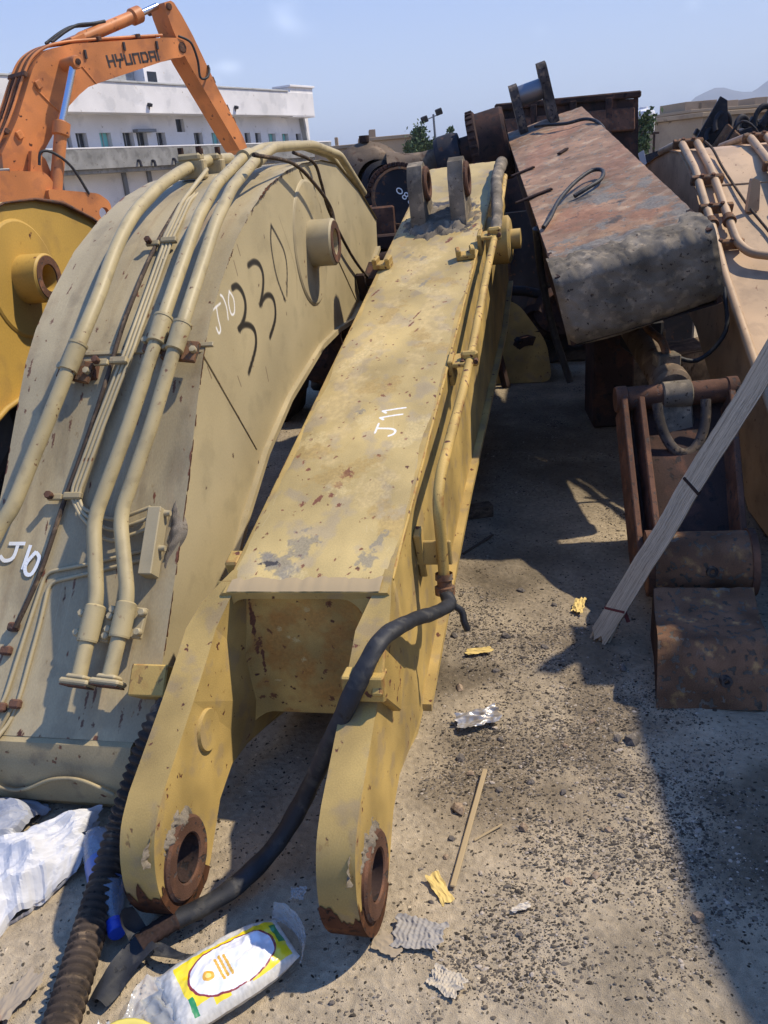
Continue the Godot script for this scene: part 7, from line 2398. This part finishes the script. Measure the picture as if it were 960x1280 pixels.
func bread_pack() -> void:
	# a wrapped pack with a printed label, its open end a twist of clear film
	var a := Vector3(-0.505, 0.0, -1.205)
	var b := Vector3(-0.33, 0.0, -1.315)
	var d := (b - a).normalized()
	var side := Vector3.UP.cross(d).normalized()
	var o := (a + b) * 0.5
	var r := thing("bread_pack", "clear wrapped pack with yellow and white oval label lying in front of the fork", "pack", Transform3D(Basis(d, Vector3.UP, side).scaled(Vector3.ONE * 1.12), o))
	var w := 640
	var h := 384
	var im := Image.create(w, h, false, Image.FORMAT_RGB8)
	var hm := Image.create(w, h, false, Image.FORMAT_L8)
	var nn := FastNoiseLite.new()
	nn.seed = 2
	nn.frequency = 0.02
	for y in h:
		for x in w:
			var p := Vector2(float(x) / w, float(y) / h)
			var q := p + Vector2(nn.get_noise_2d(x * 0.4, y * 0.4), nn.get_noise_2d(x * 0.4 + 900, y * 0.4)) * 0.012
			var c := Color8(196, 192, 182) * (1.0 + nn.get_noise_2d(x * 2.0, y * 2.0) * 0.10)
			var e := Vector2((q.x - 0.53) / 0.36, (q.y - 0.44) / 0.36)
			var oval := pow(pow(absf(e.x), 2.6) + pow(absf(e.y), 2.6), 1.0 / 2.6)
			if q.x > 0.13 and q.x < 0.95 and q.y > 0.07 and q.y < 0.83:
				if oval < 0.92: c = Color8(222, 222, 228)
				elif oval < 0.97: c = Color8(128, 44, 44)
				else:
					c = Color8(228, 204, 32)
					if q.y < 0.16 and q.x < 0.3 or q.y < 0.15 and q.x > 0.42 and q.x < 0.6: c = Color8(196, 192, 182)
					if q.x < 0.17 and q.y < 0.3 or (q.x > 0.9 and q.y > 0.35 and q.y < 0.72): c = Color8(42, 128, 74)
			# emblem: a round seal with bars of small print
			var m := Vector2(p.x - 0.33, (p.y - 0.42) * 0.6)
			if m.length() < 0.045: c = Color8(214, 160, 50)
			if m.length() < 0.022: c = Color8(236, 206, 120)
			im.set_pixel(x, y, c)
			hm.set_pixel(x, y, Color(0.5, 0.5, 0.5))
	for k in [[0.42, 0.26, 0.62], [0.455, 0.28, 0.63], [0.49, 0.27, 0.6]]:
		for i in 7:
			var t0 := lerpf(k[1], k[2], i / 7.0)
			stroke([im], [Vector2(k[0] * w, t0 * h), Vector2((k[0] + 0.004) * w, (t0 + 0.035) * h)], 13.0, Color8(214, 164, 56), 1.5, 0.9)
	var lm := mat_of([im, hm], 0.0, 0.32, 0.0, 0.5)
	lm.clearcoat_enabled = true
	lm.clearcoat = 0.7
	lm.clearcoat_roughness = 0.15
	var n1 := FastNoiseLite.new()
	n1.seed = 14
	n1.frequency = 1.0
	n1.fractal_type = FastNoiseLite.FRACTAL_RIDGED
	var shape := func(u: float, v: float, up: float) -> Vector3:
		var x := u * 2.0 - 1.0
		var z := v * 2.0 - 1.0
		var k := pow(clampf(1.0 - pow(absf(x), 4.0), 0.0, 1.0), 0.5) * pow(clampf(1.0 - pow(absf(z), 3.0), 0.0, 1.0), 0.5)
		var f := n1.get_noise_2d(u * 1.8, v * 1.2) * 0.006 + n1.get_noise_2d(u * 5.0, v * 3.0 + 3.0) * 0.0025
		var taper := 1.0 - 0.25 * pow(clampf(x, 0.0, 1.0), 2.0)
		return Vector3(x * 0.125, 0.034 + up * k * 0.030 + f * (0.4 + k), z * 0.072 * taper)
	var s := mb()
	grid(s, 60, 40, func(u, v): return shape.call(u, v, 1.0))
	part("printed_wrapper", s, lm, r)
	s = mb()
	grid(s, 40, 26, func(u, v): return shape.call(u, v, -1.0))
	part("wrapper_underside", s, plain(Color8(190, 186, 176), 0.35), r)
	s = mb()
	grid(s, 26, 26, func(u, v):
		var x = -0.115 - 0.11 * u
		var wd := 0.06 + 0.02 * sin(u * 6.0)
		return Vector3(x, 0.03 * (1.0 - u) + 0.012 + n1.get_noise_2d(u * 2.2, v * 2.6) * 0.014, (v - 0.45) * 2.0 * wd))
	part("film_tail", s, M.film, r)
	s = mb()
	grid(s, 24, 30, func(u, v):
		var t = (v - 0.5) * PI * 0.9
		return Vector3(0.115 + 0.03 * cos(t) + 0.012 * u, 0.02 + 0.045 * u + n1.get_noise_2d(u * 3.0, v * 4.0) * 0.012, sin(t) * 0.062))
	part("film_twist", s, M.film, r)


func gravel() -> void:
	# crumbs and chips scattered over the sand: nobody could count them
	var s := mb()
	stone(s, 1.0, 3)
	s.generate_normals()
	var mm := MultiMesh.new()
	mm.transform_format = MultiMesh.TRANSFORM_3D
	mm.use_colors = true
	mm.mesh = s.commit()
	var n := FastNoiseLite.new()
	n.seed = 33
	n.frequency = 2.2
	n.fractal_octaves = 4
	var rr := RandomNumberGenerator.new()
	rr.seed = 5
	var X := []
	var C := []
	for i in 900000:
		var z := -0.95 - pow(rr.randf(), 1.3) * 5.5
		var x := rr.randf_range(-1.3, 2.0)
		var c := maxf(1.0 - Vector2((x - 0.38) / 0.42, (z + 2.2) / 0.75).length(), maxf(1.0 - Vector2((x - 0.62) / 0.5, (z + 1.62) / 0.42).length(), 1.0 - Vector2((x - 0.22) / 0.28, (z + 1.35) / 0.3).length() * 1.4))
		var k := n.get_noise_2d(x, z)
		var dens := clampf(0.015 + clampf(c, -0.25, 0.6) * 0.9 + k * 0.95, 0.008, 0.95)
		if x < -0.1: dens *= 0.35
		if rr.randf() > dens: continue
		var big := pow(rr.randf(), 5.0)
		var sz := 0.0008 + 0.0012 * rr.randf() + 0.0042 * pow(rr.randf(), 18.0) + 0.0022 * big
		var b := Basis.from_euler(Vector3(rr.randf() * 0.8, rr.randf() * TAU, rr.randf() * 0.8)).scaled(Vector3(sz * rr.randf_range(0.8, 1.6), sz * rr.randf_range(0.6, 1.0), sz))
		X.append(Transform3D(b, Vector3(x, gh(x, z) + sz * rr.randf_range(-0.35, 0.25), z)))
		var t := rr.randf()
		var g := rr.randf_range(0.03, 0.13) if t < 0.78 else rr.randf_range(0.16, 0.36)
		C.append(Color(g * 1.16, g * 0.98, g * 0.78))
	mm.instance_count = X.size()
	for i in X.size():
		mm.set_instance_transform(i, X[i])
		mm.set_instance_color(i, C[i])
	var o := MultiMeshInstance3D.new()
	o.name = "gravel"
	o.multimesh = mm
	var m := plain(Color(1, 1, 1), 0.95)
	m.vertex_color_use_as_albedo = true
	m.metallic_specular = 0.05
	o.material_override = m
	add_child(o)
	tag(o, "scattered dark stone crumbs and chips over the pale sand", "gravel", "", "stuff")
	print("crumbs ", X.size())
